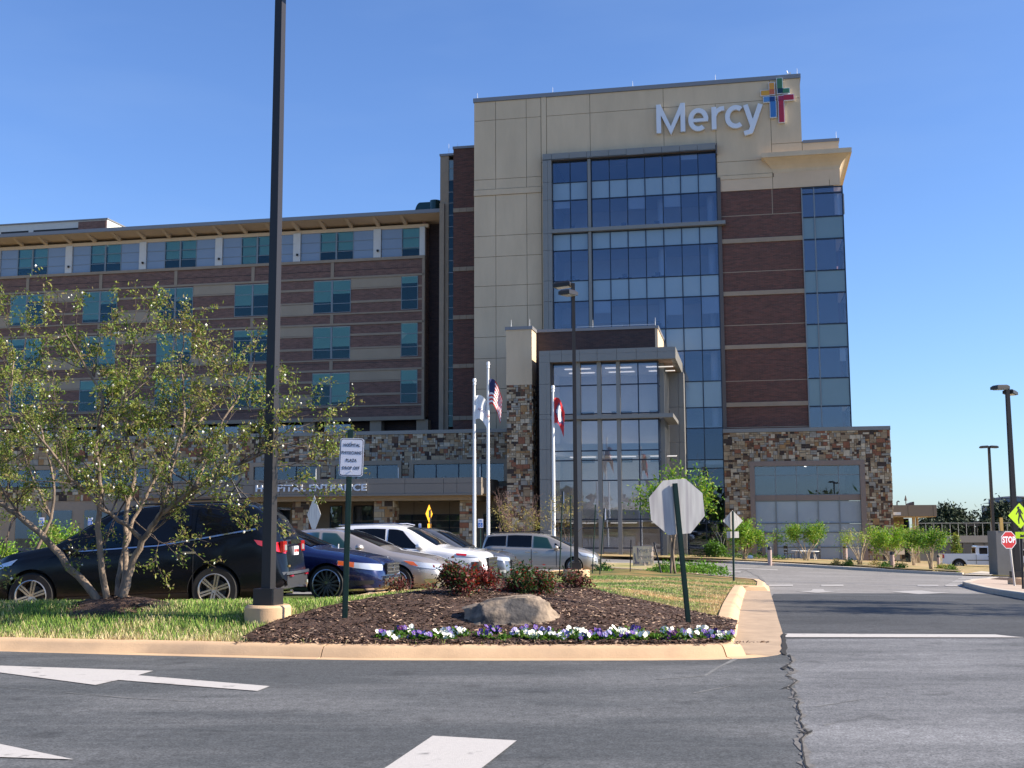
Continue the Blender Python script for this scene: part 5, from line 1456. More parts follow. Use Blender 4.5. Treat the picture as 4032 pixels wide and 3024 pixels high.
for tf, r_ in ((TREE_FEET[0], .55), (TREE_FEET[1], .85)):
 n_ = 26; mb = MB()
 mb.v.append((tf.x, tf.y, Hb(tf.x, tf.y) + .12))
 for q_, (f_, h_) in enumerate(((.5, .09), (.85, .04), (1.05, .0))):
  for i in range(n_):
   t = 6.283 * i / n_; rr = r_ * f_ * (1 + .12 * math.sin(3 * t + q_)); x, y = tf.x + rr * 1.25 * math.cos(t), tf.y + rr * math.sin(t)
   mb.v.append((x, y, Hb(x, y) + h_ + .01))
 for i in range(n_): mb.f.append((0, 1 + i, 1 + (i + 1) % n_)); mb.m.append(0)
 for q_ in (0, 1):
  for i in range(n_):
   a_, b_ = 1 + q_ * n_ + i, 1 + q_ * n_ + (i + 1) % n_; mb.f.append((a_, a_ + n_, b_ + n_, b_)); mb.m.append(0)
 tag(part('mulch_ring', mb, M['mulch'], smooth=True), kind='structure')
# ------------------------------------------------------------------- far kerb, verge, small island, right pavement
def kerbline(name, pts, hf=T, w=.2, h=.15, m=None, up=0):
 mb = MB(); P = [Vector((p[0], p[1])) for p in pts]; n_ = len(P); prof = [(0, -.1), (0.0, h * .8), (.03, h), (w, h), (w, -.1)]
 for i in range(n_):
  d = (P[min(i + 1, n_ - 1)] - P[max(i - 1, 0)]).normalized(); nn = Vector((-d.y, d.x))
  for a, b in prof:
   q_ = P[i] + nn * a; mb.v.append((q_.x, q_.y, hf(q_.x, q_.y) + b))
 k_ = len(prof)
 for i in range(n_ - 1):
  for j in range(k_ - 1): mb.f.append((i * k_ + j, (i + 1) * k_ + j, (i + 1) * k_ + j + 1, i * k_ + j + 1)); mb.m.append(0)
 mb.f.append(tuple(range(k_))[::-1]); mb.m.append(0); mb.f.append(tuple((n_ - 1) * k_ + j for j in range(k_))); mb.m.append(0)
 return tag(part(name, mb, m or M['concretep']), kind='structure')
kerbline('far_kerb', fk, w=.3, h=.16)
walk = [(p[0] + .06, p[1] + .3) for p in fk[:7]]
w2 = [(p[0] + .4, p[1] + 2.2) for p in fk[:7]]
bisected(walk + w2[::-1], 2, T, .155, 'pavement', M['concretep'], kind='structure')
verge_m = mat('far_verge', (.36, .25, .12), .95, var=.3, vscale=1.2, col2=(.24, .21, .08), c2scale=.5, bump=.4, bscale=10)
w3 = [(p[0] + .5, p[1] + 2.2) for p in fk] ; w3b = [(p[0] + .3, p[1] + .3) for p in fk]
bisected(w3b[6:7] + w3b[6:] + [(fk[-1][0] + 5, fk[-1][1] + 18), (30, 97), (-45, 112)] + w3[:7], 3, lambda x, y: T(x, y) + .10 * ss((x) / 10), .13, 'verge', verge_m, kind='structure')
# small planted island in the middle of the pale road
si = [xy(gd(a, b)) for a, b in ((1240, 1231), (1300, 1231), (1390, 1237), (1480, 1241), (1530, 1237), (1528, 1230), (1480, 1224.5), (1400, 1222), (1300, 1221), (1230, 1223))]
sip = chaikin(resample(si, 1.0), 1)
kl = kerbline('small_island_kerb', sip + sip[:2], w=.25, h=.15)
bisected(inset(sip, normals(sip), .2), 1, T, .14, 'small_island_lawn', mat('small_island_ground', (.36, .28, .14), .95, var=.25, vscale=2, col2=(.2, .2, .06), c2scale=.6), kind='structure')
# right hand pavement
rp = [xy(gd(a, b)) for a, b in ((2078, 1266), (2110, 1275), (2150, 1284), (2212, 1296), (2290, 1308), (2400, 1318), (2420, 1270), (2330, 1256), (2200, 1253), (2140, 1255), (2100, 1259))]
rpp = chaikin(resample(rp, 1.2), 1)
kerbline('right_kerb', rpp + rpp[:2], w=.28, h=.17, m=M['concretep'])
bisected(inset(rpp, normals(rpp), .25), 1.5, T, .165, 'right_pavement', mat('pinkish_pavement', (.42, .33, .26), .9, var=.12, vscale=1), kind='structure')
bisected([xy(gd(a, b)) for a, b in ((2140, 1259), (2195, 1263), (2260, 1266), (2260, 1257), (2160, 1255))], 1.5, T, .18, 'mulch_strip', M['mulch'], kind='structure')
# far right land behind the crosswalk
bisected([xy(gd(a, b)) for a, b in ((2079, 1243), (2200, 1246), (2400, 1250), (2400, 1225), (2200, 1222), (2050, 1220))], 3, T, .05, 'verge', verge_m, kind='structure')
bisected([xy(gd(a, b)) for a, b in ((2079, 1243.5), (2140, 1245.5), (2160, 1240), (2120, 1236))], 3, T, .07, 'path', M['concretep'], kind='structure')
# =================================================================== VEHICLES
def interp(keys, x):
 """keys: list of (x, value) with falling x (nose 0, tail -L)"""
 ks = sorted(keys); xs = [k[0] for k in ks]; ys = [k[1] for k in ks]
 return float(np.interp(x, xs, ys))
def smooth_keys(keys, L, n=120, it=2):
 xs = np.linspace(-L, 0, n); ks = sorted(keys)
 ys = np.interp(xs, [k[0] for k in ks], [k[1] for k in ks])
 for _ in range(it):
  y2 = ys.copy(); y2[1:-1] = (ys[:-2] + 2 * ys[1:-1] + ys[2:]) / 4; ys = y2
 return xs, ys
class Car:
 def __init__(s, L, T_, B, W, Rf, zb, crown=.03):
  s.L = L; s.t = smooth_keys(T_, L, it=2); s.b = smooth_keys(B, L, it=3); s.w = smooth_keys(W, L, it=2); s.r = smooth_keys(Rf, L, it=4); s.zb = smooth_keys(zb, L, it=2); s.crown = crown
 def g(s, k, x): return float(np.interp(x, getattr(s, k)[0], getattr(s, k)[1]))
 def sec(s, x):
  W, B, Tt, Rr, zb = s.g('w', x), s.g('b', x), s.g('t', x), s.g('r', x), s.g('zb', x)
  B = min(B, Tt - .03); Rr = min(Rr, W - .07); m = (zb + B) / 2
  pts = [(0, zb), (W * .6, zb), (W - .07, zb + .01), (W - .03, zb + .06), (W - .012, zb + .16), (W, m), (W - .004, m + (B - m) * .45), (W - .018, B - .09), (W - .035, B - .03), (W - .06, B)]
  h = Tt - B
  for f, k in ((.12, .10), (.35, .30), (.6, .56), (.82, .82), (.92, .93)):
   a = W - .07; pts.append((a + (Rr - a) * k + .012 * math.sin(math.pi * f), B + h * f))
  pts += [(Rr - .02, B + h * .975), (Rr - .09, Tt - .0), (Rr * .66, Tt + s.crown * .55), (Rr * .33, Tt + s.crown * .9), (0, Tt + s.crown)]
  return pts
 def y_at(s, x, z):
  p = s.sec(x)[2:16]
  for a, b in zip(p, p[1:]):
   if a[1] <= z <= b[1] and b[1] > a[1]:
    t = (z - a[1]) / (b[1] - a[1]); return a[0] + (b[0] - a[0]) * t
  return p[-1][0] if z > p[-1][1] else p[0][0]
 def body(s, wheels, wr, n=72):
  u = np.linspace(0, 1, n); xs = [-s.L * (0.5 - 0.5 * math.cos(math.pi * a)) * .35 + -s.L * a * .65 for a in u]
  mb = MB(); S_ = [s.sec(x) for x in xs]; k = len(S_[0]); ring = 2 * k - 2
  for x, p in zip(xs, S_):
   for y, z in p: mb.v.append((x, -y, z))
   for y, z in p[-2:0:-1]: mb.v.append((x, y, z))
  for i in range(n - 1):
   for j in range(ring):
    j2 = (j + 1) % ring; mb.f.append((i * ring + j, i * ring + j2, (i + 1) * ring + j2, (i + 1) * ring + j)); mb.m.append(0)
  mb.f.append(tuple(range(ring))); mb.m.append(0); mb.f.append(tuple((n - 1) * ring + j for j in range(ring))[::-1]); mb.m.append(0)
  return mb
 def side_patch(s, quad, off=.008, nu=14, nv=5, sgn=-1, thick=.0):
  """quad of (x, z) corners: bl, br, tr, tl on the flank"""
  mb = MB()
  (x0, z0), (x1, z1), (x2, z2), (x3, z3) = quad
  for j in range(nv + 1):
   b = j / nv
   for i in range(nu + 1):
    a = i / nu
    x = (x0 * (1 - a) + x1 * a) * (1 - b) + (x3 * (1 - a) + x2 * a) * b
    z = (z0 * (1 - a) + z1 * a) * (1 - b) + (z3 * (1 - a) + z2 * a) * b
    e = .01; y = s.y_at(x, z); dy = (s.y_at(x, z + e) - s.y_at(x, z - e)) / (2 * e); dx = (s.y_at(min(x + e, -.001), z) - s.y_at(x - e, z)) / (2 * e)
    nn = Vector((-dx, 1, -dy)).normalized() * off
    mb.v.append((x + nn.x, sgn * (y + nn.y), z + nn.z))
  for j in range(nv):
   for i in range(nu):
    f = (j * (nu + 1) + i, j * (nu + 1) + i + 1, (j + 1) * (nu + 1) + i + 1, (j + 1) * (nu + 1) + i)
    mb.f.append(f if sgn < 0 else f[::-1]); mb.m.append(0)
  return mb
 def gz(s, x, f):
  B = min(s.g('b', x), s.g('t', x) - .03); return B + (s.g('t', x) - B) * f
 def window(s, xb0, xb1, xt1, xt0, f0=.08, f1=.90, sgn=-1):
  """side glass between fractions f0..f1 of the greenhouse height"""
  nu, nv = 16, 6; mb = MB()
  for j in range(nv + 1):
   b = j / nv
   for i in range(nu + 1):
    a = i / nu; x = (xb0 * (1 - a) + xb1 * a) * (1 - b) + (xt0 * (1 - a) + xt1 * a) * b
    z = s.gz(x, f0 + (f1 - f0) * b); mb.v.append((x, sgn * (s.y_at(x, z) + .008), z + .003))
  for j in range(nv):
   for i in range(nu):
    f = (j * (nu + 1) + i, j * (nu + 1) + i + 1, (j + 1) * (nu + 1) + i + 1, (j + 1) * (nu + 1) + i)
    mb.f.append(f if sgn < 0 else f[::-1]); mb.m.append(0)
  return mb
 def screen(s, xa, xb, inset=.07, wf=1.0):
  """windscreen or rear glass lying on the top surface from xa to xb"""
  nu, nv = 10, 10; mb = MB()
  for j in range(nv + 1):
   x = xa + (xb - xa) * j / nv; Rr = min(s.g('r', x), s.g('w', x) - .07) - inset * (1 if True else 1); Tt = s.g('t', x)
   for i in range(nu + 1):
    y = Rr * (2 * i / nu - 1); c = s.crown * (1 - (y / (Rr + inset)) ** 2)
    mb.v.append((x + (.006 if xa > xb else -.006), y, Tt + c + .010))
  for j in range(nv):
   for i in range(nu):
    mb.f.append((j * (nu + 1) + i, j * (nu + 1) + i + 1, (j + 1) * (nu + 1) + i + 1, (j + 1) * (nu + 1) + i)); mb.m.append(0)
  return mb
def boolcut(o, cutter):
 m = o.modifiers.new('cut', 'BOOLEAN'); m.operation = 'DIFFERENCE'; m.object = cutter; m.solver = 'EXACT'
 try: m.material_mode = 'TRANSFER'
 except Exception: pass
 dg = bpy.context.evaluated_depsgraph_get(); me = bpy.data.meshes.new_from_object(o.evaluated_get(dg))
 o.modifiers.clear(); o.data = me
 return o
def wheel(parent, x, side, hw, r, spokes, rim_m, w=.22, style='single', rimf=.70):
 """side -1 = right flank (y negative)"""
 wh = link('wheel', None, parent); wh.location = (x, side * (hw - w / 2 - .015), r)
 if side > 0: wh.rotation_euler = (0, 0, math.pi)
 # outer face looks towards -y
 t = MB().lathe([(r * rimf, -w / 2), (r * .93, -w / 2 - .004), (r * .985, -w / 2 + .03), (r, -w / 4), (r, w / 4), (r * .985, w / 2 - .03), (r * .93, w / 2), (r * rimf, w / 2)], 40, axis='Y')
 part('tyre', t, M['rubber'], wh, smooth=True, sharp=40)
 rr = r * rimf
 rim = MB().lathe([(rr * 1.0, -w / 2 - .004), (rr * .94, -w / 2 - .010), (rr * .90, -w / 2 + .02), (rr * .88, w / 2 - .02)], 36, axis='Y')
 rim.lathe([(.0, -w / 2 + .012), (rr * .17, -w / 2 + .008), (rr * .20, -w / 2 + .04), (rr * .2, w * .1)], 18, axis='Y')
 n_ = spokes
 for i in range(n_):
  a = 2 * math.pi * i / n_ + .3
  offs = (-.075, .075) if style == 'double' else (0,)
  for o_ in offs:
   d = Vector((math.cos(a), 0, math.sin(a))); e = Vector((-math.sin(a), 0, math.cos(a)))
   ws = rr * (.05 if style == 'double' else .055 if n_ > 8 else .10)
   p0 = d * rr * .12 + e * o_ * rr; p1 = d * rr * .93 + e * o_ * rr * 1.25
   y0 = -w / 2 + .012; y1 = -w / 2 - .002
   poly = [p0 + e * ws + Vector((0, y0, 0)), p1 + e * ws * 1.2 + Vector((0, y1, 0)), p1 - e * ws * 1.2 + Vector((0, y1, 0)), p0 - e * ws + Vector((0, y0, 0))]
   rim.extr(poly, (0, .03, 0))
 part('rim', rim, rim_m, wh, fix=True)
 part('brake_disc', MB().lathe([(0, .02), (rr * .62, .02), (rr * .62, .035)], 24, axis='Y').lathe([(0, w * .3), (rr * .9, w * .3)], 20, axis='Y', mi=1), [mat('brake_steel', (.12, .12, .13), .4, .6) if 'brake_steel' not in MATS else MATS['brake_steel'], M['dark']], wh)
 return wh
def make_car(name, label, p, rz, car, pm, wheels, wr, hw, spokes, rim_m, style='single', arch=1.13, group=None, sides=(-1, 1), cat='car', rimf=.70):
 t = thing(name, label, cat, p, rz, group)
 b = part('body', car.body(wheels, wr), [pm, M['dark']], t, fix=True)
 c = MB()
 for x in wheels:
  for s_ in (-1, 1): c.cyl((x, s_ * (hw + .12) - (s_ > 0) * 0 if s_ < 0 else hw - .24, wr * 1.02), wr * arch, .36, 32, axis='Y')
 co = part('cutter', c, M['dark'], None, fix=True); co.matrix_world = Matrix.Identity(4)
 tmp = b.parent; b.parent = None
 boolcut(b, co); b.parent = tmp; bpy.data.objects.remove(co)
 for i, m_ in enumerate((pm, M['dark'])):
  pass
 b.data.polygons.foreach_set('use_smooth', [True] * len(b.data.polygons)); b.data.set_sharp_from_angle(angle=R(32))
 for x in wheels:
  for s_ in (-1, 1): wheel(t, x, s_, hw, wr, spokes, rim_m, style=style, rimf=rimf)
 return t, b
def sym(car, t, name, fn, m, parent=None, **kw):
 for s_ in (-1, 1): part(name, fn(s_), m, parent or t, smooth=True, **kw)
def mirrorpart(t, car, x, z, pm, hw, scale=1.0):
 for s_ in (-1, 1):
  mm = MB().lathe([(0, -.1), (.07 * scale, -.09), (.10 * scale, -.04), (.105 * scale, .03), (.09 * scale, .08), (0, .095)], 14, axis='Y')
  o = part('side_mirror', mm, pm, t, smooth=True); o.location = (x, s_ * (hw + .06), z); o.scale = (.9, 1.15, .78)
  st = part('mirror_stalk', MB().obox((0, -s_ * .08, -.07), .07, .16, .05), M['plastic'], o)
# --- black SUV, tail to the right --------------------------------------------------------------
suv = Car(5.17,
 [(0, .62), (-.04, .80), (-.12, .93), (-.5, 1.08), (-1.25, 1.19), (-1.45, 1.27), (-2.15, 1.67), (-2.45, 1.76), (-3.1, 1.80), (-3.9, 1.795), (-4.5, 1.75), (-4.70, 1.69), (-4.88, 1.48), (-4.97, 1.33), (-5.06, 1.24), (-5.12, 1.06), (-5.17, .62)],
 [(0, .5), (-.12, .82), (-.6, .96), (-1.3, 1.07), (-3.0, 1.12), (-4.0, 1.21), (-4.7, 1.37), (-4.95, 1.2), (-5.17, .5)],
 [(0, .28), (-.04, .46), (-.15, .66), (-.4, .84), (-.8, .965), (-2.5, .995), (-4.2, .99), (-4.8, .95), (-5.0, .91), (-5.12, .84), (-5.17, .78)],
 [(0, .4), (-.5, .75), (-1.3, .80), (-2.2, .68), (-3.5, .665), (-4.6, .64), (-4.9, .72), (-5.17, .6)],
 [(0, .40), (-.06, .28), (-.4, .22), (-4.7, .24), (-5.1, .34), (-5.17, .46)])
rw = aD(467, 1268, 19.5)                    # rear near wheel centre
gz_ = T(rw.x, 20.3)
U3 = UD
HEAD = -AF                                   # heading of cars facing right
tail = Vector((rw.x, 19.5, 0))
wr_s = .385
# local frame: x forward. car faces left: forward = -UD, its left flank (+y local) faces the camera
suv_rear_x = -4.02
sa = HEAD + math.pi + R(8.5); fwd = Vector((math.cos(sa), math.sin(sa), 0)); lft = Vector((-math.sin(sa), math.cos(sa), 0))
org = Vector((rw.x, 19.4, 0)) - fwd * suv_rear_x - lft * .985
org.z = rw.z - wr_s - .045 - 4.02 * math.sin(R(1.9))
blk, bb = make_car('parked_suv', 'black SUV behind the young tree, tail lamps facing right, roof box rack on top', org, HEAD + math.pi, suv, M['p_black'], (-.98, -4.02), wr_s, .985, 6, M['alloy'], style='double', group=None, cat='suv')
blk.rotation_euler = (0, R(1.9), HEAD + math.pi + R(8.5)); blk['label'] = 'black SUV behind the young trees with its tail and number plate facing right'
sym(suv, blk, 'window', lambda s: suv.window(-1.72, -2.55, -2.62, -2.28, .05, .86, s), M['carglassg'])
sym(suv, blk, 'window', lambda s: suv.window(-2.66, -3.62, -3.60, -2.70, .05, .88, s), M['carglass'])
sym(suv, blk, 'window', lambda s: suv.window(-3.70, -4.68, -4.42, -3.70, .08, .86, s), M['carglass'])
part('windscreen', suv.screen(-1.36, -2.22), M['carglass'], blk, smooth=True)
part('rear_window', suv.screen(-4.70, -4.90, .10), M['carglass'], blk, smooth=True)
sym(suv, blk, 'window_trim', lambda s: suv.side_patch([(-1.55, 1.062), (-3.1, 1.115), (-3.1, 1.14), (-1.55, 1.085)], .012, 30, 1, s), M['chrome'])
sym(suv, blk, 'window_trim', lambda s: suv.side_patch([(-3.1, 1.115), (-4.70, 1.325), (-4.70, 1.35), (-3.1, 1.14)], .012, 30, 1, s), M['chrome'])
for xx in (-2.75, -3.75):
 for s_ in (-1, 1):
  h = part('door_handle', MB().obox((xx + .12, s_ * (suv.y_at(xx, 1.0) + .022), 1.0), .22, .03, .035), M['chrome'], blk)
sym(suv, blk, 'door_seam', lambda s: suv.side_patch([(-3.66, .34), (-3.68, .34), (-3.70, 1.12), (-3.68, 1.12)], .003, 1, 8, s), M['dark'])
sym(suv, blk, 'door_seam', lambda s: suv.side_patch([(-2.60, .34), (-2.62, .34), (-2.64, 1.07), (-2.62, 1.07)], .003, 1, 8, s), M['dark'])
sym(suv, blk, 'headlight', lambda s: suv.side_patch([(-.06, .74), (-.62, .90), (-.72, .99), (-.10, .86)], .01, 8, 3, s), M['lens'])
sym(suv, blk, 'tail_light', lambda s: suv.side_patch([(-4.74, 1.09), (-5.12, .92), (-5.10, 1.10), (-4.68, 1.17)], .012, 10, 3, s), M['redlens'])
def back_box(name, y0, y1, z0, z1, m, x=-5.17, d=.02, parent=None): return part(name, MB().box(x - d, x + .02, y0, y1, z0, z1), m, parent or blk)
back_box('tail_light', .52, .78, .95, 1.13, M['redlens'], -5.09, .03); back_box('tail_light', -.78, -.52, .95, 1.13, M['redlens'], -5.09, .03)
back_box('reversing_lens', .56, .70, .98, 1.07, M['lens'], -5.10, .03); back_box('reversing_lens', -.70, -.56, .98, 1.07, M['lens'], -5.10, .03)
back_box('chrome_bar', -.36, .36, 1.08, 1.15, M['chrome'], -5.10, .05)
pl = back_box('licence_plate', -.16, .16, .89, 1.04, M['plate'], -5.13, .025)
tx = text('plate_number', '358 WNT', .075, M['signred'], blk, ext=.002); tx.location = (-5.158, 0, .96); tx.rotation_euler = (math.pi / 2, 0, -math.pi / 2)
part('rear_bumper', MB().extr([(-4.98, -.90, .36), (-5.17, -.72, .36), (-5.20, 0, .36), (-5.17, .72, .36), (-4.98, .90, .36), (-4.9, 0, .36)], (0, 0, .20)), mat('grey_bumper', (.03, .03, .033), .5), blk, smooth=False, fix=True)
part('bumper_step', MB().extr([(-4.98, -.92, .58), (-5.20, -.74, .58), (-5.235, 0, .58), (-5.20, .74, .58), (-4.98, .92, .58), (-4.9, 0, .58)], (0, 0, .05)), M['p_grey'], blk, fix=True)
back_box('reflector', .45, .62, .545, .57, M['redlens'], -5.205, .01); back_box('reflector', -.62, -.45, .545, .57, M['redlens'], -5.205, .01)
back_box('spoiler', -.55, .55, 1.67, 1.70, M['p_black'], -4.86, .08)
part('rear_wiper', MB().tube([(-5.05, .02, 1.27), (-5.0, .40, 1.36)], .012, 5), M['plastic'], blk)
part('tow_hitch', MB().tube([(-5.0, 0, .36), (-5.32, 0, .36), (-5.32, 0, .42)], .025, 6).cyl((-5.32, 0, .42), .028, .05, 10), M['chrome'], blk)
part('exhaust_tip', MB().cyl((-5.22, .58, .30), .035, .2, 12, axis='X'), M['chrome'], blk)
sym(suv, blk, 'sill', lambda s: suv.side_patch([(-1.55, .24), (-3.6, .24), (-3.6, .36), (-1.55, .36)], .014, 10, 2, s), M['plastic'])
part('roof_rail', MB().tube([(-2.5, .62, 1.77), (-2.7, .62, 1.83), (-4.3, .60, 1.81), (-4.5, .60, 1.74)], .018, 5).tube([(-2.5, -.62, 1.77), (-2.7, -.62, 1.83), (-4.3, -.60, 1.81), (-4.5, -.60, 1.74)], .018, 5), M['plastic'], blk)
part('mirror_cap', MB(), M['chrome'], blk) if False else None
mirrorpart(blk, suv, -1.66, 1.13, M['p_black'], .97)
back_box('badge', .5, .62, .70, .735, mat('gold_badge', (.55, .38, .12), .3, .8), -5.15, .02)
# bicycle rack frame standing on the roof
rk = thing('roof_rack', 'black roof rack with upright crossed stays on the black SUV roof', 'rack', org, HEAD + math.pi)
rk.rotation_euler = (0, R(1.9), sa)
part('rack_bars', MB().tube([(-3.0, -.6, 1.87), (-3.0, .6, 1.87)], .02, 6).tube([(-4.2, -.6, 1.85), (-4.2, .6, 1.85)], .02, 6).tube([(-2.9, .35, 1.89), (-4.4, .35, 1.87)], .018, 6), M['plastic'], rk)
part('stay', MB().tube([(-3.9, .35, 1.88), (-4.12, .35, 2.25), (-4.3, .35, 1.88)], .014, 5).tube([(-4.0, .1, 1.88), (-4.25, .1, 2.22)], .014, 5).tube([(-4.35, .1, 1.88), (-4.05, .1, 2.2)], .012, 5), M['plastic'], rk)
part('stay', MB().tube([(-2.9, .35, 1.88), (-3.0, .35, 2.2), (-3.1, .35, 1.88)], .014, 5), M['plastic'], rk)
def heading_right(px_wheel, py_wheel, Y, wx, hw, wr):
 """world position of a car facing right from the centre of its front near wheel in the photo"""
 w_ = aD(px_wheel, py_wheel, Y)
 o = Vector((w_.x, w_.y, 0)) - UD * wx + VD * hw
 o.z = w_.z - wr
 return o
def car_front(t, car, z, grille, bars=3, w=.42):
 gr_ = part('grille', MB().box(-.03, .028, -w, w, grille[0], grille[1]), M['plastic'], t)
 for i in range(bars):
  zz_ = grille[0] + (grille[1] - grille[0]) * (i + .7) / bars
  part('grille_bar', MB().box(.0, .042, -w + .02, w - .02, zz_ - .012, zz_ + .012), M['chrome'], t)
 part('badge', MB().cyl((.03, 0, (grille[0] + grille[1]) / 2 + .01), .055, .02, 16, axis='X'), M['chrome'], t)
# --- dark blue sedan ------------------------------------------------------------------------------
sed = Car(5.15,
 [(0, .56), (-.03, .68), (-.10, .77), (-.3, .86), (-.9, .97), (-1.35, 1.02), (-1.55, 1.10), (-2.3, 1.42), (-2.6, 1.485), (-3.1, 1.50), (-3.6, 1.46), (-4.4, 1.18), (-4.6, 1.13), (-5.0, 1.10), (-5.1, 1.0), (-5.15, .7)],
 [(0, .5), (-.1, .70), (-.5, .84), (-1.4, .97), (-3.0, 1.02), (-4.4, 1.05), (-5.0, 1.03), (-5.15, .6)],
 [(0, .62), (-.03, .70), (-.12, .80), (-.35, .89), (-.9, .955), (-2.5, .965), (-4.2, .955), (-4.8, .90), (-5.08, .80), (-5.15, .7)],
 [(0, .45), (-.3, .62), (-1.3, .76), (-2.3, .61), (-3.3, .60), (-4.4, .70), (-5.15, .6)],
 [(0, .34), (-.05, .22), (-.4, .19), (-4.8, .22), (-5.15, .42)])
def finish_sedan(t, sed, wheels, hw, glass_front=True, seam=True):
 sym(sed, t, 'window', lambda s: sed.window(-1.95, -2.72, -2.78, -2.45, .10, .86, s), M['carglassg'])
 sym(sed, t, 'window', lambda s: sed.window(-2.80, -3.65, -3.45, -2.86, .10, .86, s), M['carglassg'])
 sym(sed, t, 'window', lambda s: sed.window(-3.70, -4.05, -3.75, -3.52, .14, .80, s), M['carglass'])
 part('windscreen', sed.screen(-1.46, -2.34, .08), M['carglass'], t, smooth=True)
 part('rear_window', sed.screen(-3.72, -4.36, .10), M['carglass'], t, smooth=True)
 for xx in (-2.72, -3.62):
  for s_ in (-1, 1): part('door_handle', MB().obox((xx + .12, s_ * (sed.y_at(xx, .86) + .02), .86), .2, .03, .03), M['chrome'], t)
 for x_ in (-1.62, -2.76, -3.72):
  sym(sed, t, 'door_seam', lambda s: sed.side_patch([(x_, .3), (x_ - .015, .3), (x_ - .015, .97), (x_, .97)], .003, 1, 8, s), M['dark'])
 sym(sed, t, 'tail_light', lambda s: sed.side_patch([(-4.75, .86), (-5.10, .84), (-5.08, 1.0), (-4.8, 1.0)], .012, 8, 3, s), M['redlens'])
 sym(sed, t, 'window_trim', lambda s: sed.side_patch([(-1.8, 1.00), (-4.2, 1.04), (-4.2, 1.055), (-1.8, 1.015)], .013, 20, 1, s), M['chrome'])
 mirrorpart(t, sed, -1.82, 1.07, t.children[0].data.materials[0], hw - .02, .95)
o_ = heading_right(704, 1262, 22.9, -1.02, .955, .355)
blu, _ = make_car('parked_car', 'dark blue sedan with a chrome barred grille, parked beside the tail of the black SUV', o_, HEAD, sed, M['p_blue'], (-1.02, -3.89), .355, .955, 15, M['alloyd'], arch=1.12, rimf=.80)
finish_sedan(blu, sed, None, .955)
car_front(blu, sed, 0, (.52, .74), 3, .40)
sym(sed, blu, 'headlight', lambda s: sed.side_patch([(-.03, .60), (-.80, .71), (-.80, .80), (-.06, .72)], .012, 14, 3, s), M['lens'])
sym(sed, blu, 'indicator', lambda s: sed.side_patch([(-.48, .67), (-.79, .72), (-.79, .795), (-.48, .765)], .018, 6, 3, s), M['amber'])
sym(sed, blu, 'fog_lamp', lambda s: sed.side_patch([(-.12, .36), (-.42, .34), (-.50, .42), (-.12, .43)], .01, 6, 2, s), M['plastic'])
part('lower_intake', MB().box(-.03, .03, -.42, .42, .30, .42), M['plastic'], blu)
part('intake_trim', MB().box(-.0, .04, -.46, .46, .425, .45).box(0, .04, -.46, -.43, .29, .425).box(0, .04, .43, .46, .29, .425), M['chrome'], blu)
sym(sed, blu, 'lower_trim', lambda s: sed.side_patch([(-.06, .255), (-.8, .22), (-.8, .25), (-.06, .285)], .012, 12, 1, s), M['chrome'])
part('antenna', MB().tube([(-1.3, .5, 1.0), (-1.3, .5, 1.10)], .02, 6), M['lens'], blu)
# --- silver grey sedan ----------------------------------------------------------------------------
sed2 = Car(4.86,
 [(0, .54), (-.03, .64), (-.12, .74), (-.35, .84), (-.9, .94), (-1.2, .985), (-1.4, 1.06), (-2.2, 1.38), (-2.5, 1.45), (-2.95, 1.47), (-3.5, 1.42), (-4.2, 1.15), (-4.6, 1.09), (-4.8, 1.02), (-4.86, .7)],
 [(0, .48), (-.12, .66), (-.5, .80), (-1.3, .93), (-3.0, .99), (-4.2, 1.02), (-4.7, 1.0), (-4.86, .6)],
 [(0, .52), (-.03, .62), (-.12, .74), (-.38, .86), (-.9, .91), (-2.5, .92), (-4.0, .91), (-4.6, .85), (-4.86, .66)],
 [(0, .40), (-.3, .58), (-1.2, .72), (-2.2, .59), (-3.2, .58), (-4.2, .66), (-4.86, .55)],
 [(0, .30), (-.05, .21), (-.4, .18), (-4.6, .22), (-4.86, .42)])
fr = aD(967, 1222, 26.3); o_ = Vector((fr.x, 26.3, 0)); o_ = o_ + VD * .3; o_.z = T(o_.x, o_.y) + .0
sil, _ = make_car('parked_car', 'silver grey sedan, second car past the black SUV, its lit nose over the bed edge', o_, HEAD, sed2, M['p_silver'], (-.98, -3.76), .335, .91, 10, M['alloy'], arch=1.12)
finish_sedan(sil, sed2, None, .91)
car_front(sil, sed2, 0, (.50, .68), 3, .36)
part('grille_rim', MB().tube([(.035, -.38, .72), (.035, -.34, .50), (.035, 0, .47), (.035, .34, .50), (.035, .38, .72)], .014, 6), M['chrome'], sil)
sym(sed2, sil, 'headlight', lambda s: sed2.side_patch([(-.05, .58), (-.60, .66), (-.86, .80), (-.12, .70)], .012, 14, 3, s), M['lens'])
sym(sed2, sil, 'indicator', lambda s: sed2.side_patch([(-.50, .66), (-.68, .69), (-.84, .785), (-.62, .76)], .018, 6, 3, s), M['amber'])
sym(sed2, sil, 'fog_lamp', lambda s: sed2.side_patch([(-.08, .30), (-.34, .29), (-.38, .40), (-.07, .40)], .012, 6, 2, s), M['chrome'])
part('lower_intake', MB().box(-.03, .02, -.38, .38, .25, .36), M['plastic'], sil)
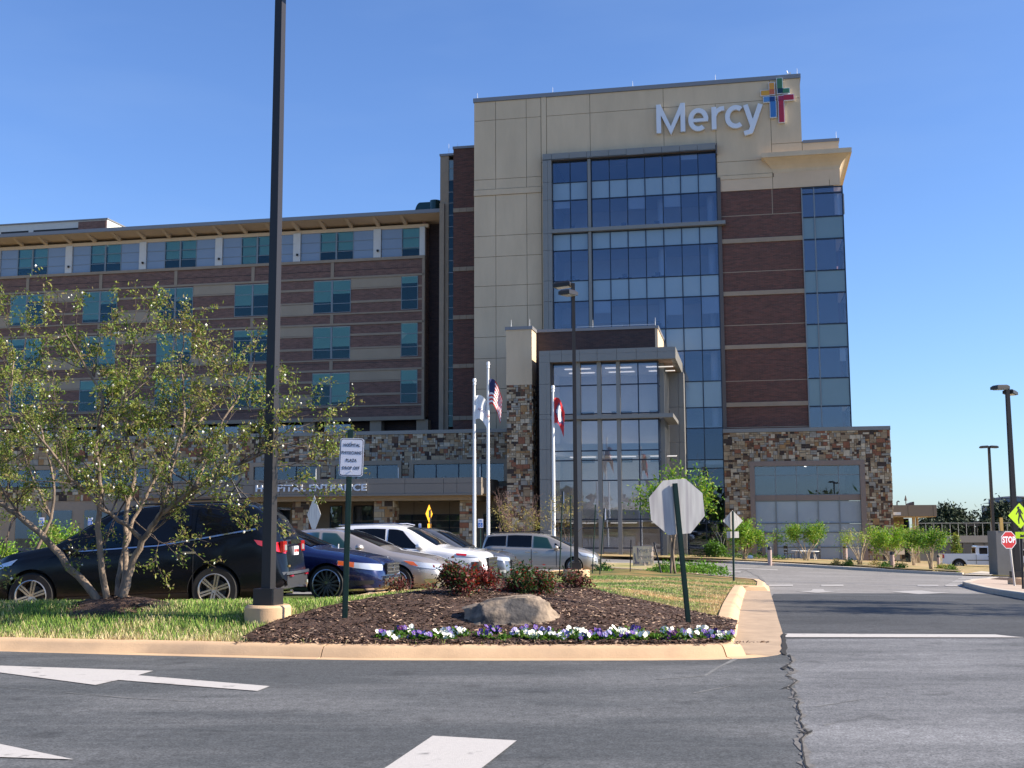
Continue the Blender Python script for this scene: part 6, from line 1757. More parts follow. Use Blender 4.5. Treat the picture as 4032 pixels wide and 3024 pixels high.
# --- white crossover ------------------------------------------------------------------------------
cro = Car(4.77,
 [(0, .66), (-.03, .84), (-.10, .94), (-.35, 1.00), (-.9, 1.06), (-1.15, 1.09), (-1.35, 1.18), (-2.0, 1.55), (-2.3, 1.64), (-2.9, 1.665), (-3.6, 1.64), (-4.2, 1.56), (-4.45, 1.30), (-4.6, 1.12), (-4.73, 1.0), (-4.77, .6)],
 [(0, .5), (-.1, .84), (-.5, .94), (-1.2, 1.03), (-3.0, 1.08), (-4.2, 1.16), (-4.6, 1.0), (-4.77, .5)],
 [(0, .66), (-.03, .76), (-.12, .84), (-.35, .90), (-.9, .94), (-2.5, .945), (-4.0, .94), (-4.5, .88), (-4.77, .74)],
 [(0, .45), (-.3, .66), (-1.2, .76), (-2.1, .64), (-3.2, .63), (-4.2, .62), (-4.77, .55)],
 [(0, .36), (-.05, .27), (-.4, .21), (-4.4, .24), (-4.77, .42)])
nose = aD(1077, 1200, 29.9); o_ = Vector((nose.x - .25, 29.9, 0)) + VD * .4; o_.z = T(o_.x, o_.y) + .03
cwh, _ = make_car('parked_suv', 'pearl white crossover SUV with black windows, third from the black SUV', o_, HEAD, cro, M['p_white'], (-.93, -3.70), .365, .94, 10, M['alloy'], arch=1.14, cat='suv')
sym(cro, cwh, 'window', lambda s: cro.window(-1.60, -2.50, -2.52, -2.15, .06, .84, s), M['carglass'])
sym(cro, cwh, 'window', lambda s: cro.window(-2.56, -3.50, -3.45, -2.60, .06, .84, s), M['carglass'])
sym(cro, cwh, 'window', lambda s: cro.window(-3.56, -4.15, -3.92, -3.54, .14, .80, s), M['carglass'])
part('windscreen', cro.screen(-1.26, -2.08, .07), M['carglass'], cwh, smooth=True)
part('rear_window', cro.screen(-4.26, -4.48, .10), M['carglass'], cwh, smooth=True)
car_front(cwh, cro, 0, (.48, .84), 4, .50)
sym(cro, cwh, 'headlight', lambda s: cro.side_patch([(-.02, .82), (-.70, .90), (-.72, .95), (-.04, .88)], .012, 12, 2, s), M['lens'])
sym(cro, cwh, 'indicator', lambda s: cro.side_patch([(-.46, .885), (-.70, .905), (-.72, .95), (-.46, .93)], .016, 6, 2, s), M['redlens'])
sym(cro, cwh, 'fog_lamp', lambda s: cro.side_patch([(-.07, .50), (-.30, .50), (-.34, .74), (-.10, .76)], .012, 6, 3, s), M['plastic'])
part('lower_intake', MB().box(-.03, .025, -.45, .45, .30, .44), M['plastic'], cwh)
sym(cro, cwh, 'lower_cladding', lambda s: cro.side_patch([(-.04, .28), (-.45, .24), (-.45, .32), (-.03, .36)], .012, 6, 1, s), M['plastic'])
sym(cro, cwh, 'door_seam', lambda s: cro.side_patch([(-1.45, .34), (-1.465, .34), (-1.50, 1.03), (-1.485, 1.03)], .003, 1, 8, s), M['dark'])
for s_ in (-1, 1): part('door_handle', MB().obox((-2.35, s_ * (cro.y_at(-2.35, .98) + .02), .98), .2, .03, .03), M['chrome'], cwh)
sym(cro, cwh, 'door_seam', lambda s: cro.side_patch([(-2.52, .34), (-2.535, .34), (-2.54, 1.06), (-2.525, 1.06)], .003, 1, 8, s), M['dark'])
part('roof_rail', MB().tube([(-2.2, .58, 1.66), (-2.4, .58, 1.70), (-3.9, .56, 1.66)], .016, 5).tube([(-2.2, -.58, 1.66), (-2.4, -.58, 1.70), (-3.9, -.56, 1.66)], .016, 5), M['chrome'], cwh)
mirrorpart(cwh, cro, -1.62, 1.12, M['p_white'], .93, 1.15)
# --- dark grey crossover, only its nose in view beyond the white one ---------------------------------
o_ = Vector((-.02 + .0, 32.9, 0)) + VD * .3; o_.z = T(o_.x, o_.y)
gry, _ = make_car('parked_suv', 'dark grey crossover SUV showing only its nose beyond the white one', o_, HEAD, cro, M['p_grey'], (-.93, -3.70), .365, .94, 10, M['alloyd'], arch=1.14, cat='suv')
sym(cro, gry, 'window', lambda s: cro.window(-1.60, -2.50, -2.52, -2.15, .06, .84, s), M['carglass'])
sym(cro, gry, 'window', lambda s: cro.window(-2.56, -3.50, -3.45, -2.60, .06, .84, s), M['carglass'])
part('windscreen', cro.screen(-1.26, -2.08, .07), M['carglass'], gry, smooth=True)
car_front(gry, cro, 0, (.60, .80), 3, .46)
sym(cro, gry, 'headlight', lambda s: cro.side_patch([(-.03, .76), (-.55, .84), (-.60, .93), (-.05, .86)], .012, 12, 2, s), M['lens'])
sym(cro, gry, 'fog_lamp', lambda s: cro.side_patch([(-.07, .46), (-.22, .46), (-.22, .54), (-.08, .54)], .012, 6, 3, s), M['lens'])
part('lower_intake', MB().box(-.03, .025, -.45, .45, .34, .52), M['plastic'], gry)
# --- minivan -----------------------------------------------------------------------------------------
van = Car(5.10,
 [(0, .60), (-.04, .74), (-.15, .86), (-.5, 1.0), (-.95, 1.10), (-1.15, 1.17), (-1.9, 1.53), (-2.2, 1.64), (-2.7, 1.71), (-3.5, 1.735), (-4.6, 1.69), (-4.85, 1.60), (-5.0, 1.25), (-5.08, 1.0), (-5.10, .6)],
 [(0, .5), (-.15, .76), (-.6, .92), (-1.2, 1.02), (-3.0, 1.09), (-4.6, 1.14), (-4.95, 1.05), (-5.10, .5)],
 [(0, .52), (-.04, .66), (-.15, .78), (-.4, .90), (-.9, .97), (-2.5, .99), (-4.5, .975), (-4.9, .90), (-5.10, .80)],
 [(0, .42), (-.4, .66), (-1.1, .80), (-2.1, .70), (-3.5, .69), (-4.8, .66), (-5.10, .6)],
 [(0, .32), (-.05, .22), (-.4, .19), (-4.8, .22), (-5.10, .42)])
vn = aD(1288, 1215, 50.5); o_ = Vector((vn.x + .05, 50.5, 0)) + VD * .7; o_.z = T(o_.x, o_.y) - .05
vnn, _ = make_car('parked_minivan', 'warm silver minivan parked alone at the end of the row, behind the green posts', o_, HEAD, van, M['p_van'], (-.98, -4.01), .345, .98, 16, M['alloy'], arch=1.16, cat='minivan')
sym(van, vnn, 'window', lambda s: van.window(-1.45, -1.78, -1.80, -1.74, .08, .60, s), M['carglass'])
sym(van, vnn, 'window', lambda s: van.window(-1.86, -2.72, -2.72, -2.12, .06, .84, s), M['carglassg'])
sym(van, vnn, 'window', lambda s: van.window(-2.80, -3.85, -3.85, -2.80, .08, .86, s), M['carglass'])
sym(van, vnn, 'window', lambda s: van.window(-3.92, -4.92, -4.74, -3.92, .12, .84, s), M['carglass'])
part('windscreen', van.screen(-1.12, -2.02, .08), M['carglass'], vnn, smooth=True)
sym(van, vnn, 'headlight', lambda s: van.side_patch([(-.05, .66), (-.62, .80), (-.80, .95), (-.14, .80)], .012, 12, 3, s), M['lens'])
sym(van, vnn, 'fog_lamp', lambda s: van.side_patch([(-.06, .34), (-.24, .33), (-.26, .42), (-.07, .42)], .012, 6, 2, s), M['plastic'])
car_front(vnn, van, 0, (.50, .62), 2, .4)
for xx in (-2.62, -2.95):
 for s_ in (-1, 1): part('door_handle', MB().obox((xx, s_ * (van.y_at(xx, .93) + .02), .93), .2, .03, .035), M['chrome'], vnn)
for x_ in (-1.7, -2.78, -4.05):
 sym(van, vnn, 'door_seam', lambda s: van.side_patch([(x_, .3), (x_ - .03, .3), (x_ - .03, 1.05), (x_, 1.05)], .004, 1, 8, s), M['dark'])
sym(van, vnn, 'sliding_rail', lambda s: van.side_patch([(-3.9, 1.05), (-4.85, 1.06), (-4.85, 1.075), (-3.9, 1.065)], .006, 8, 1, s), M['dark'])
sym(van, vnn, 'sill_line', lambda s: van.side_patch([(-1.4, .345), (-3.6, .345), (-3.6, .36), (-1.4, .36)], .008, 8, 1, s), M['chrome'])
part('roof_rail', MB().tube([(-2.5, .62, 1.72), (-2.7, .62, 1.79), (-4.5, .61, 1.76), (-4.7, .61, 1.70)], .025, 5).tube([(-2.5, -.62, 1.72), (-2.7, -.62, 1.79), (-4.5, -.61, 1.76), (-4.7, -.61, 1.70)], .025, 5), M['plastic'], vnn)
mirrorpart(vnn, van, -1.72, 1.12, M['p_van'], .97, 1.2)
# --- white pickup truck --------------------------------------------------------------------------------
def pickup():
 w0 = aD(2072, 1222, 90.0); g0_ = aD(2072, 1233.5, 90.0).z
 o = Vector((w0.x, 90, 0)) + UD * 4.60 + VD * .98; o.z = g0_
 t = thing('pickup_truck', 'white extended cab pickup truck partly hidden by the grey concrete wall', 'pickup', o, HEAD)
 # body lower with bed opening, built as shells
 prof = [(0, .45), (0, .95), (-.15, 1.12), (-1.25, 1.20), (-1.35, 1.22), (-3.35, 1.22), (-3.35, 1.30), (-5.72, 1.30), (-5.78, 1.22), (-5.80, .55), (-5.3, .52), (-.1, .40)]
 b = part('body', MB().extr([(x, -.98, z) for x, z in prof], (0, 1.96, 0)), [M['p_truck'], M['dark']], t, fix=True)
 c = MB().box(-5.66, -3.47, -.86, .86, .75, 1.5)
 for x in (-1.0, -4.60):
  c.cyl((x, -1.1, .42), .47, 2.2, 28, axis='Y')
 co = part('cutter', c, M['dark'], None, fix=True); b.parent = None; boolcut(b, co); b.parent = t; bpy.data.objects.remove(co)
 cab = [(-1.28, 1.20), (-1.95, 1.80), (-2.15, 1.86), (-3.2, 1.87), (-3.33, 1.82), (-3.36, 1.20)]
 part('cab', MB().add([(x, -s_, z) for s_ in (.90,) for x, z in cab] + [(x, .90, z) for x, z in cab], [tuple(range(6)), tuple(range(6, 12))[::-1]] + [(i, (i + 1) % 6, 6 + (i + 1) % 6, 6 + i) for i in range(6)]), M['p_truck'], t, fix=True)
 for s_ in (-1, 1):
  y0, y1 = s_ * .902, s_ * .915
  part('window', MB().extr([(-1.62, y0, 1.25), (-2.38, y0, 1.25), (-2.38, y0, 1.74), (-2.02, y0, 1.74)], (0, y1 - y0, 0)), M['carglass'], t, fix=True)
  part('window', MB().extr([(-2.52, y0, 1.27), (-3.10, y0, 1.27), (-3.10, y0, 1.74), (-2.52, y0, 1.74)], (0, y1 - y0, 0)), M['carglass'], t, fix=True)
  a, b_ = s_ * .985, s_ * 1.0
  part('side_moulding', MB().box(-4.0, -1.5, min(a, b_), max(a, b_), .78, .83), M['plastic'], t)
  part('tail_light', MB().box(-5.78, -5.64, min(a, b_), max(a, b_), .95, 1.24), M['redlens'], t)
  part('door_handle', MB().box(-2.52, -2.30, min(a, b_), max(a, b_) + .01, 1.05, 1.10), M['plastic'], t)
  for x_ in (-2.45, -3.36): part('door_seam', MB().box(x_ - .012, x_ + .012, min(a, b_) - .008, max(a, b_) - .011, .55, 1.2), M['dark'], t)
  part('arch_flare', MB().tube([(-4.60 + .50 * math.cos(q_), s_ * .99, .42 + .50 * math.sin(q_)) for q_ in [R(180 * i / 12) for i in range(13)]], .035, 6), M['plastic'], t)
 part('windscreen', MB().extr([(-1.30, -.80, 1.225), (-1.93, -.74, 1.785), (-1.93, .74, 1.785), (-1.30, .80, 1.225)], (.012, 0, .012)), M['carglass'], t, fix=True)
 part('rear_window', MB().box(-3.375, -3.36, -.6, .6, 1.32, 1.72), M['carglass'], t)
 part('rear_bumper', MB().box(-5.98, -5.80, -.92, .92, .50, .66), M['chrome'], t)
 part('front_bumper', MB().box(0, .12, -.95, .95, .42, .66), M['chrome'], t)
 part('grille', MB().box(-.01, .02, -.7, .7, .7, .98), M['plastic'], t)
 part('gear_box', MB().obox((-5.0, 0, 1.34), .5, .9, .16), M['metald'], t) if False else None
 for x in (-1.0, -4.60):
  for s_ in (-1, 1): wheel(t, x, s_, .99, .40, 6, M['alloy'], w=.26, rimf=.60)
 for s_ in (-1, 1): part('side_mirror', MB().obox((-1.62, s_ * 1.08, 1.30), .12, .22, .22), M['plastic'], t)
 return t
pickup()
# =================================================================== LAMPS, SIGNS, FLAGS
def frustum_pole(mb, x, y, z0, z1, w0, w1, mi=0):
 a, b = w0 / 2, w1 / 2
 mb.add([(x - a, y - a, z0), (x + a, y - a, z0), (x + a, y + a, z0), (x - a, y + a, z0), (x - b, y - b, z1), (x + b, y - b, z1), (x + b, y + b, z1), (x - b, y + b, z1)],
   [(0, 3, 2, 1), (4, 5, 6, 7), (0, 1, 5, 4), (1, 2, 6, 5), (2, 3, 7, 6), (3, 0, 4, 7)], mi)
def head_mesh(L=.62, W=.40, H=.16):
 return MB().extr([(-.05, -W / 2, 0), (-.05, W / 2, 0), (-L, W / 2, 0), (-L, -W / 2, 0)], (0, 0, H * .62)).add(
  [(-.05, -W / 2, H * .62), (-.05, W / 2, H * .62), (-L, W / 2, H * .62), (-L, -W / 2, H * .62), (-.12, -W * .36, H), (-.12, W * .36, H), (-L * .86, W * .36, H), (-L * .86, -W * .36, H)],
  [(0, 1, 5, 4), (1, 2, 6, 5), (2, 3, 7, 6), (3, 0, 4, 7), (4, 5, 6, 7)])
M['lampglass'] = mat('lamp_lens', (.42, .40, .30), .3, coat=.5)
def lamp(name, label, p, hgt, w0, w1, heads, pier=.42, pier_r=.30, rz=0.0, base=True):
 t = thing(name, label, 'lamp post', p, rz, 'car park lamp posts')
 part('concrete_pier', MB().lathe([(pier_r, -.5), (pier_r, pier - .03), (pier_r - .03, pier), (0, pier)], 28), M['concrete'], t, smooth=True, sharp=40)
 mb = MB(); frustum_pole(mb, 0, 0, pier + .02, hgt, w0, w1); part('pole', mb, M['polebronze'], t)
 part('base_cover', MB().box(-w0 * 1.05, w0 * 1.05, -w0 * 1.05, w0 * 1.05, pier, pier + .22), M['polebronze'], t)
 for a, zz_ in heads:
  h = part('lamp_head', head_mesh(), M['polebronze'], t); h.location = (0, 0, zz_); h.rotation_euler = (0, R(-3), R(a))
  part('lens', MB().box(-.55, -.12, -.15, .15, -.02, -.002), M['lampglass'], h)
  part('arm', MB().box(-.12, 0, -.04, .04, .02, .09), M['polebronze'], h)
 return t
pb = gh(579, 1322); pb = Vector((aD(579, 1310, 16.3).x, 16.3, 0)); pb.z = H(pb.x, pb.y)
scale_px = 2550 / 16.3
lamp('lamp_post', 'tall near bronze lamp post rising out of the picture beside the black SUV tail', pb, 9.4, .140, .112, [(0, 9.15), (180, 9.15)], pier=.17, pier_r=.315, rz=R(-20))
mp_ = gh(1243, 1243); Ym = 42
q0 = aD(1243, 1236, Ym); q0.z = H(q0.x, Ym) if inside(q0.x, Ym, inner) else T(q0.x, Ym)
q0 = gh(1245, 1246)
top = aD(1238, 612, q0.y).z - q0.z
lamp('lamp_post', 'bronze lamp post with two shoebox heads in front of the glass pavilion', q0, top, .135, .095, [(-22, top - .08), (58, top - .42)], pier=.22, pier_r=.42, rz=R(0))
q1 = gd(2199, 1262, .18); top1 = aD(2168, 838, q1.y).z - q1.z
lamp('lamp_post', 'bronze lamp post behind the red stop sign at the right edge', q1, top1, .20, .13, [(20, top1 - .05), (-130, top1 - .2)], pier=.25, pier_r=.35)
q2 = Vector((aD(2148, 1190, 84).x, 84, 0)); q2.z = T(q2.x, 84); top2 = aD(2139, 964, 84).z - q2.z
lamp('lamp_post', 'slender distant lamp post left of the red stop sign', q2, top2, .22, .15, [(0, top2 - .1), (180, top2 - .1)], pier=.3, pier_r=.3)
for x, y, yb, Yd, lb in ((1894 / 1 * 0 + 2040, 1112, 1160, 230, 'a'), (2078, 1098, 1160, 210, 'b')):
 pass
for i, (X_, Ytop) in enumerate(((1470, 815), (1535, 775), (1300, 760))):
 x = (3432 + X_ / 3.687) / K; y = (1850 + Ytop / 3.687) / K
 p_ = aD(x, 1165, 150 + i * 12); tz = aD(x, y, 150 + i * 12).z
 t = thing('lamp_post', 'far away lamp post among the trees behind the retaining wall, ' + ('left of three', 'right of three', 'middle of three')[[1, 2, 0][i] if False else (2, 1, 0)[i]] if False else 'tiny lamp post beyond the retaining wall, ' + ('the middle one', 'nearest the bare gap of sky', 'beside the big pine')[i], 'lamp post', (p_.x, p_.y, T(p_.x, p_.y)), 0, 'car park lamp posts')
 h_ = tz - T(p_.x, p_.y)
 part('pole', MB().tube([(0, 0, 0), (0, 0, h_)], .12, 5), M['polebronze'], t)
 part('lamp_head', MB().box(-1.3, 1.3, -.3, .3, h_, h_ + .25), M['polebronze'], t)
# green perforated sign posts --------------------------------------------------------------
def upost(p0, p1, w, parent, yaw=0.0, name='post'):
 """U channel post from p0 to p1 with punched holes along the web"""
 p0, p1 = Vector(p0), Vector(p1); d = (p1 - p0); L = d.length
 mb = MB(); t = .006
 mb.box(-w * .30, w * .30, -t, 0, 0, L); mb.box(-w * .5, -w * .30, .0, t * 3.5, 0, L).box(w * .30, w * .5, .0, t * 3.5, 0, L)
 mb.box(-w * .32, -w * .29, -t, t * 3.5, 0, L).box(w * .29, w * .32, -t, t * 3.5, 0, L)
 o = part(name, mb, M['postgreen'], parent)
 o.rotation_mode = 'QUATERNION'
 zz_ = d.normalized(); xx_ = (Vector((1, 0, 0)) - zz_ * zz_.x).normalized(); yy_ = zz_.cross(xx_)
 o.rotation_quaternion = (Matrix((xx_, yy_, zz_)).transposed() @ Matrix.Rotation(yaw, 3, 'Z')).to_quaternion(); o.location = p0
 hb = MB(); n_ = int(L / .0254 / 2)
 for i in range(n_):
  z = .05 + i * .0508
  hb.cyl((0, -t - .001, z), .0048, -.0015, 6, axis='Y')
 h = part('bolt_holes', hb, M['dark'], o); h['kind'] = 'stuff'
 return o
def plate(name, w, h, r_, m, parent, y, t=.003, z=0):
 pts = []
 for cx, cz, a0 in ((w / 2 - r_, h / 2 - r_, 0), (-w / 2 + r_, h / 2 - r_, 90), (-w / 2 + r_, -h / 2 + r_, 180), (w / 2 - r_, -h / 2 + r_, 270)):
  for k in range(5): a = R(a0 + k * 22.5); pts.append((cx + r_ * math.cos(a), y, cz + r_ * math.sin(a) + z))
 return part(name, MB().extr(pts[::-1], (0, t, 0)), m, parent)
# the drop off sign
b0v = gh(744, 1343); YS = b0v.y
s_top = aD(757, 928, YS); s_c = aD(759.5, 988, YS - .03)
ds = thing('drop_off_sign', 'white sign reading HOSPITAL PHYSICIANS PLAZA DROP OFF on a leaning green post', 'sign', b0v)
upost((0, 0, -.1), s_top - b0v, .075, ds)
hh = (aD(760, 947, YS).z - aD(760, 1029, YS).z); ww = hh * (52 / 81.5)
fc_ = link('sign_face', None, ds); fc_.location = s_c - b0v + Vector((0, -.02, 0)); fc_.rotation_euler = (0, R(1.8), R(-3))
plate('plate', ww, hh, .04, M['signwhite'], fc_, 0)
fr1 = plate('black_border', ww - .018, hh - .018, .034, M['signblack'], fc_, -.0012, .001)
plate('white_field', ww - .036, hh - .036, .028, M['signwhite'], fc_, -.0026, .001)
for s_, dz, sx_ in (('HOSPITAL', .315, .56), ('PHYSICIANS', .115, .56), ('PLAZA', -.085, .58), ('DROP OFF', -.285, .58)):
 o = text('lettering', s_, hh * .115, M['signblack'], fc_, ext=.0006, sx=.78, bold=.0008, spacing=1.12)
 o.location = (0, -.004, hh * dz); o.rotation_euler = (math.pi / 2, 0, 0)
for z in (hh * .40, -hh * .36): part('bolt', MB().cyl((0, -.004, z), .008, -.006, 8, axis='Y'), M['galv'], fc_)
# the back of the near stop sign
p0 = gh(1489, 1352); YT = p0.y; tp_ = aD(1458, 1044, YT); c_ = aD(1464, 1094.5, YT - .05)
st = thing('stop_sign', 'weathered bare back of an octagonal stop sign on a leaning green post', 'sign', p0)
po = upost((0, 0, -.1), tp_ - p0, .075, st)
Rr = (aD(1523, 1094, YT).x - aD(1405, 1094, YT).x) / 2 / math.cos(R(22.5)) * 1.0
oc = [(Rr * math.cos(R(22.5 + 45 * k)), 0, Rr * math.sin(R(22.5 + 45 * k))) for k in range(8)]
f_ = part('sign_plate', MB().extr(oc, (0, .003, 0)), M['galv'], st, fix=True); f_.location = c_ - p0 + Vector((0, .085, 0)); f_.rotation_euler = (0, R(-4.5), R(4))
f2 = part('red_face', MB().extr([(a * .985, 0, b * .985) for a, _, b in oc], (0, .001, 0)), M['signred'], f_, fix=True); f2.location = (0, .0045, 0)
o = text('lettering', 'STOP', Rr * .85, M['signwhite'], f_, ext=.0005, sx=.8, bold=.01); o.location = (0, .008, 0); o.rotation_euler = (math.pi / 2, 0, math.pi)
for z in (Rr * .55, -Rr * .55): part('bolt', MB().cyl((0, -.002, z), .010, -.008, 8, axis='Y'), M['chrome'], f_)
# far stop sign, facing us
ps = gd(2192, 1265, .17); YF = ps.y
sg2 = thing('stop_sign', 'red STOP sign facing us on the right hand pavement', 'sign', ps)
cs_ = aD(2179, 1166.5, YF - .05); Rs = (aD(2198, 1166, YF).x - aD(2161.5, 1166, YF).x) / 2 / math.cos(R(22.5))
tpp = aD(2176, 1150, YF) - ps
part('post', MB().tube([(0, 0, -.1), (cs_.x - ps.x + .02, 0, cs_.z - ps.z + Rs * .8)], .035, 6), M['galv'], sg2)
oc = lambda k: [(Rs * k * math.cos(R(22.5 + 45 * i)), 0, Rs * k * math.sin(R(22.5 + 45 * i))) for i in range(8)]
fp_ = part('white_border', MB().extr(oc(1), (0, .004, 0)), M['signwhite'], sg2, fix=True); fp_.location = cs_ - ps; fp_.rotation_euler = (0, 0, R(14))
rf_ = part('red_face', MB().extr([(a, -.003, b) for a, _, b in oc(.93)], (0, .002, 0)), M['signred'], fp_, fix=True)
o = text('lettering', 'STOP', Rs * .92, M['signwhite'], fp_, ext=.001, sx=.74, bold=.012); o.location = (0, -.006, 0); o.rotation_euler = (math.pi / 2, 0, 0)
# pedestrian crossing sign with arrow plate
pw = gd(2209, 1271, .17); YW = pw.y - .6
pw = Vector((aD(2210, 1270, YW).x, YW, 0)); pw.z = T(pw.x, pw.y) + .1
cr_ = thing('crossing_sign', 'yellow green pedestrian crossing diamond with an arrow plate below, at the right edge', 'sign', pw)
part('post', MB().tube([(0, 0, 0), (aD(2203, 1085, YW).x - pw.x, 0, aD(2203, 1085, YW).z - pw.z)], .04, 6), M['polebronze'], cr_)
cc_ = aD(2203, 1114, YW - .06); hd = (aD(2203, 1086, YW).z - aD(2203, 1143, YW).z) / 2
d_ = link('diamond', None, cr_); d_.location = cc_ - pw; d_.rotation_euler = (0, 0, R(8))
part('plate_border', MB().extr([(0, 0, hd), (-hd, 0, 0), (0, 0, -hd), (hd, 0, 0)], (0, .004, 0)), M['signblack'], d_, fix=True)
part('plate', MB().extr([(0, -.003, hd * .965), (-hd * .965, -.003, 0), (0, -.003, -hd * .965), (hd * .965, -.003, 0)], (0, .002, 0)), M['signlime'], d_, fix=True)
wk = MB()
def seg2(a, b, w0, w1):
 a, b = Vector((a[0], a[1])), Vector((b[0], b[1])); d = (b - a).normalized(); n_ = Vector((-d.y, d.x))
 p = [a + n_ * w0 / 2, b + n_ * w1 / 2, b - n_ * w1 / 2, a - n_ * w0 / 2]
 wk.extr([(q_.x * hd, -.006, q_.y * hd) for q_ in p], (0, .002, 0))
wk.lathe([(.0, -.006), (.10 * hd, -.006), (.10 * hd, -.003)], 12, (-.10 * hd, 0, .60 * hd), axis='Y')
seg2((-.04, .52), (.02, .02), .22, .20); seg2((-.08, .44), (-.30, .10), .09, .07); seg2((.05, .46), (.24, .12), .09, .07); seg2((-.02, .05), (-.12, -.30), .14, .11); seg2((-.12, -.28), (-.10, -.60), .11, .08); seg2((.05, .05), (.18, -.25), .14, .11); seg2((.18, -.25), (.34, -.52), .10, .08)
part('walking_figure', wk, M['signblack'], d_)
a0 = aD(2193, 1149, YW - .06); a1 = aD(2232, 1163, YW - .06)
pl_ = part('arrow_plate', MB().box(0, a1.x - a0.x, 0, .004, a1.z - a0.z, 0), M['signlime'], cr_); pl_.location = a0 - pw
aw = a1.x - a0.x; ah = a0.z - a1.z
part('arrow', MB().extr([(aw * .26, -.002, -ah * .82), (aw * .30, -.002, -ah * .34), (aw * .40, -.002, -ah * .50), (aw * .70, -.002, -ah * .18), (aw * .76, -.002, -ah * .34), (aw * .46, -.002, -ah * .66), (aw * .56, -.002, -ah * .80)], (0, .001, 0)), M['signblack'], pl_, fix=True)
# back of the warning diamond by the pale road
pk = gd(1585, 1255, .14); YK = pk.y
dk = thing('warning_sign', 'bare back of a grey diamond sign with a small plate below, behind the island lawn', 'sign', pk)
part('post', MB().tube([(0, 0, -.1), (aD(1583, 1104, YK).x - pk.x, 0, aD(1583, 1104, YK).z - pk.z)], .035, 6), M['postgreen'], dk)
ck_ = aD(1583, 1125, YK + .06); hk = (aD(1583, 1102, YK).z - aD(1583, 1148, YK).z) / 2
o = part('sign_plate', MB().extr([(0, 0, hk), (-hk, 0, 0), (0, 0, -hk), (hk, 0, 0)], (0, .004, 0)), M['galv'], dk, fix=True); o.location = ck_ - pk; o.rotation_euler = (0, 0, R(10))
o = part('small_plate', MB().box(-hk * .6, hk * .6, 0, .004, -hk * .3, hk * .3), M['galv'], dk); o.location = aD(1583, 1155, YK + .06) - pk; o.rotation_euler = (0, 0, R(10))
# orange diamond seen nearly edge on
po_ = aD(929, 1190, 60); po_ = Vector((po_.x, 60, T(po_.x, 60)))
od = thing('warning_sign', 'bright orange yellow warning diamond seen nearly edge on, above the white crossover', 'sign', po_)
part('post', MB().tube([(0, 0, 0), (0, 0, aD(927, 1100, 60).z - po_.z)], .04, 6), M['polebronze'], od)
co_ = aD(927, 1110, 59.9); ho = (aD(927, 1090, 60).z - aD(927, 1130, 60).z) / 2
o = part('sign_plate', MB().extr([(0, 0, ho), (-ho, 0, 0), (0, 0, -ho), (ho, 0, 0)], (0, .01, 0)), M['signorange'], od, fix=True); o.location = co_ - po_; o.rotation_euler = (0, 0, R(72))
part('symbol', MB().box(-ho * .16, ho * .16, -.004, -.001, -ho * .4, ho * .4), M['signblack'], o)
o = part('small_plate', MB().box(-ho * .5, ho * .5, 0, .01, -ho * .25, ho * .25), M['signorange'], od); o.location = aD(927.5, 1136, 59.9) - po_; o.rotation_euler = (0, 0, R(72))
# grey diamond at the left, also nearly edge on
pg = aD(679, 1150, 62); pg = Vector((pg.x, 62, T(pg.x, 62)))
gd_ = thing('warning_sign', 'silver diamond sign seen nearly edge on, left of the drop off sign', 'sign', pg)
part('post', MB().tube([(0, 0, 0), (0, 0, aD(677, 1095, 62).z - pg.z)], .045, 6), M['galv'], gd_)
o = part('sign_plate', MB().extr([(0, 0, 1.0), (-1.0, 0, 0), (0, 0, -1.0), (1.0, 0, 0)], (0, .012, 0)), M['galv'], gd_, fix=True); o.location = aD(678, 1112, 61.9) - pg; o.rotation_euler = (0, 0, R(-60))
# blue accessible parking signs
for i, (x, yt, yb, Yd, lb) in enumerate(((1038, 1121, 1140, 56, 'between the two left flagpoles'), (90, 1118, 1136, 50, 'at the far left behind the tree trunks'), (195, 1118, 1135, 50, 'left of the black SUV windscreen'), (907, 1131, 1141, 58, 'just above the roof of the white crossover'))):
 c = aD(x, (yt + yb) / 2, Yd); hz = aD(x, yt, Yd).z - aD(x, yb, Yd).z; g0 = T(c.x, Yd)
 t = thing('parking_sign', 'blue and white accessible parking sign ' + lb, 'sign', (c.x, Yd, g0), 0, 'accessible parking signs')
 part('post', MB().tube([(0, .03, 0), (0, .03, c.z - g0)], .03, 5), M['postgreen'], t)
 o = part('plate', MB().box(-hz * .30, hz * .30, -.004, .004, -hz / 2, hz / 2), M['signwhite'], t); o.location = (0, 0, c.z - g0)
 part('blue_panel', MB().box(-hz * .24, hz * .24, -.010, -.006, -hz * .40, hz * .08), M['signblue'], o)
 part('wheelchair_symbol', MB().lathe([(hz * .12, -.014), (hz * .08, -.014)], 12, (-.01, 0, -hz * .24), axis='Y').box(-hz * .03, hz * .02, -.014, -.012, -hz * .2, hz * .02).box(-hz * .03, hz * .10, -.014, -.012, -hz * .2, -hz * .16), M['signwhite'], o)
 part('print', MB().box(-hz * .22, hz * .22, -.010, -.006, hz * .2, hz * .24).box(-hz * .2, hz * .2, -.010, -.006, hz * .32, hz * .37), M['signblue'], o)
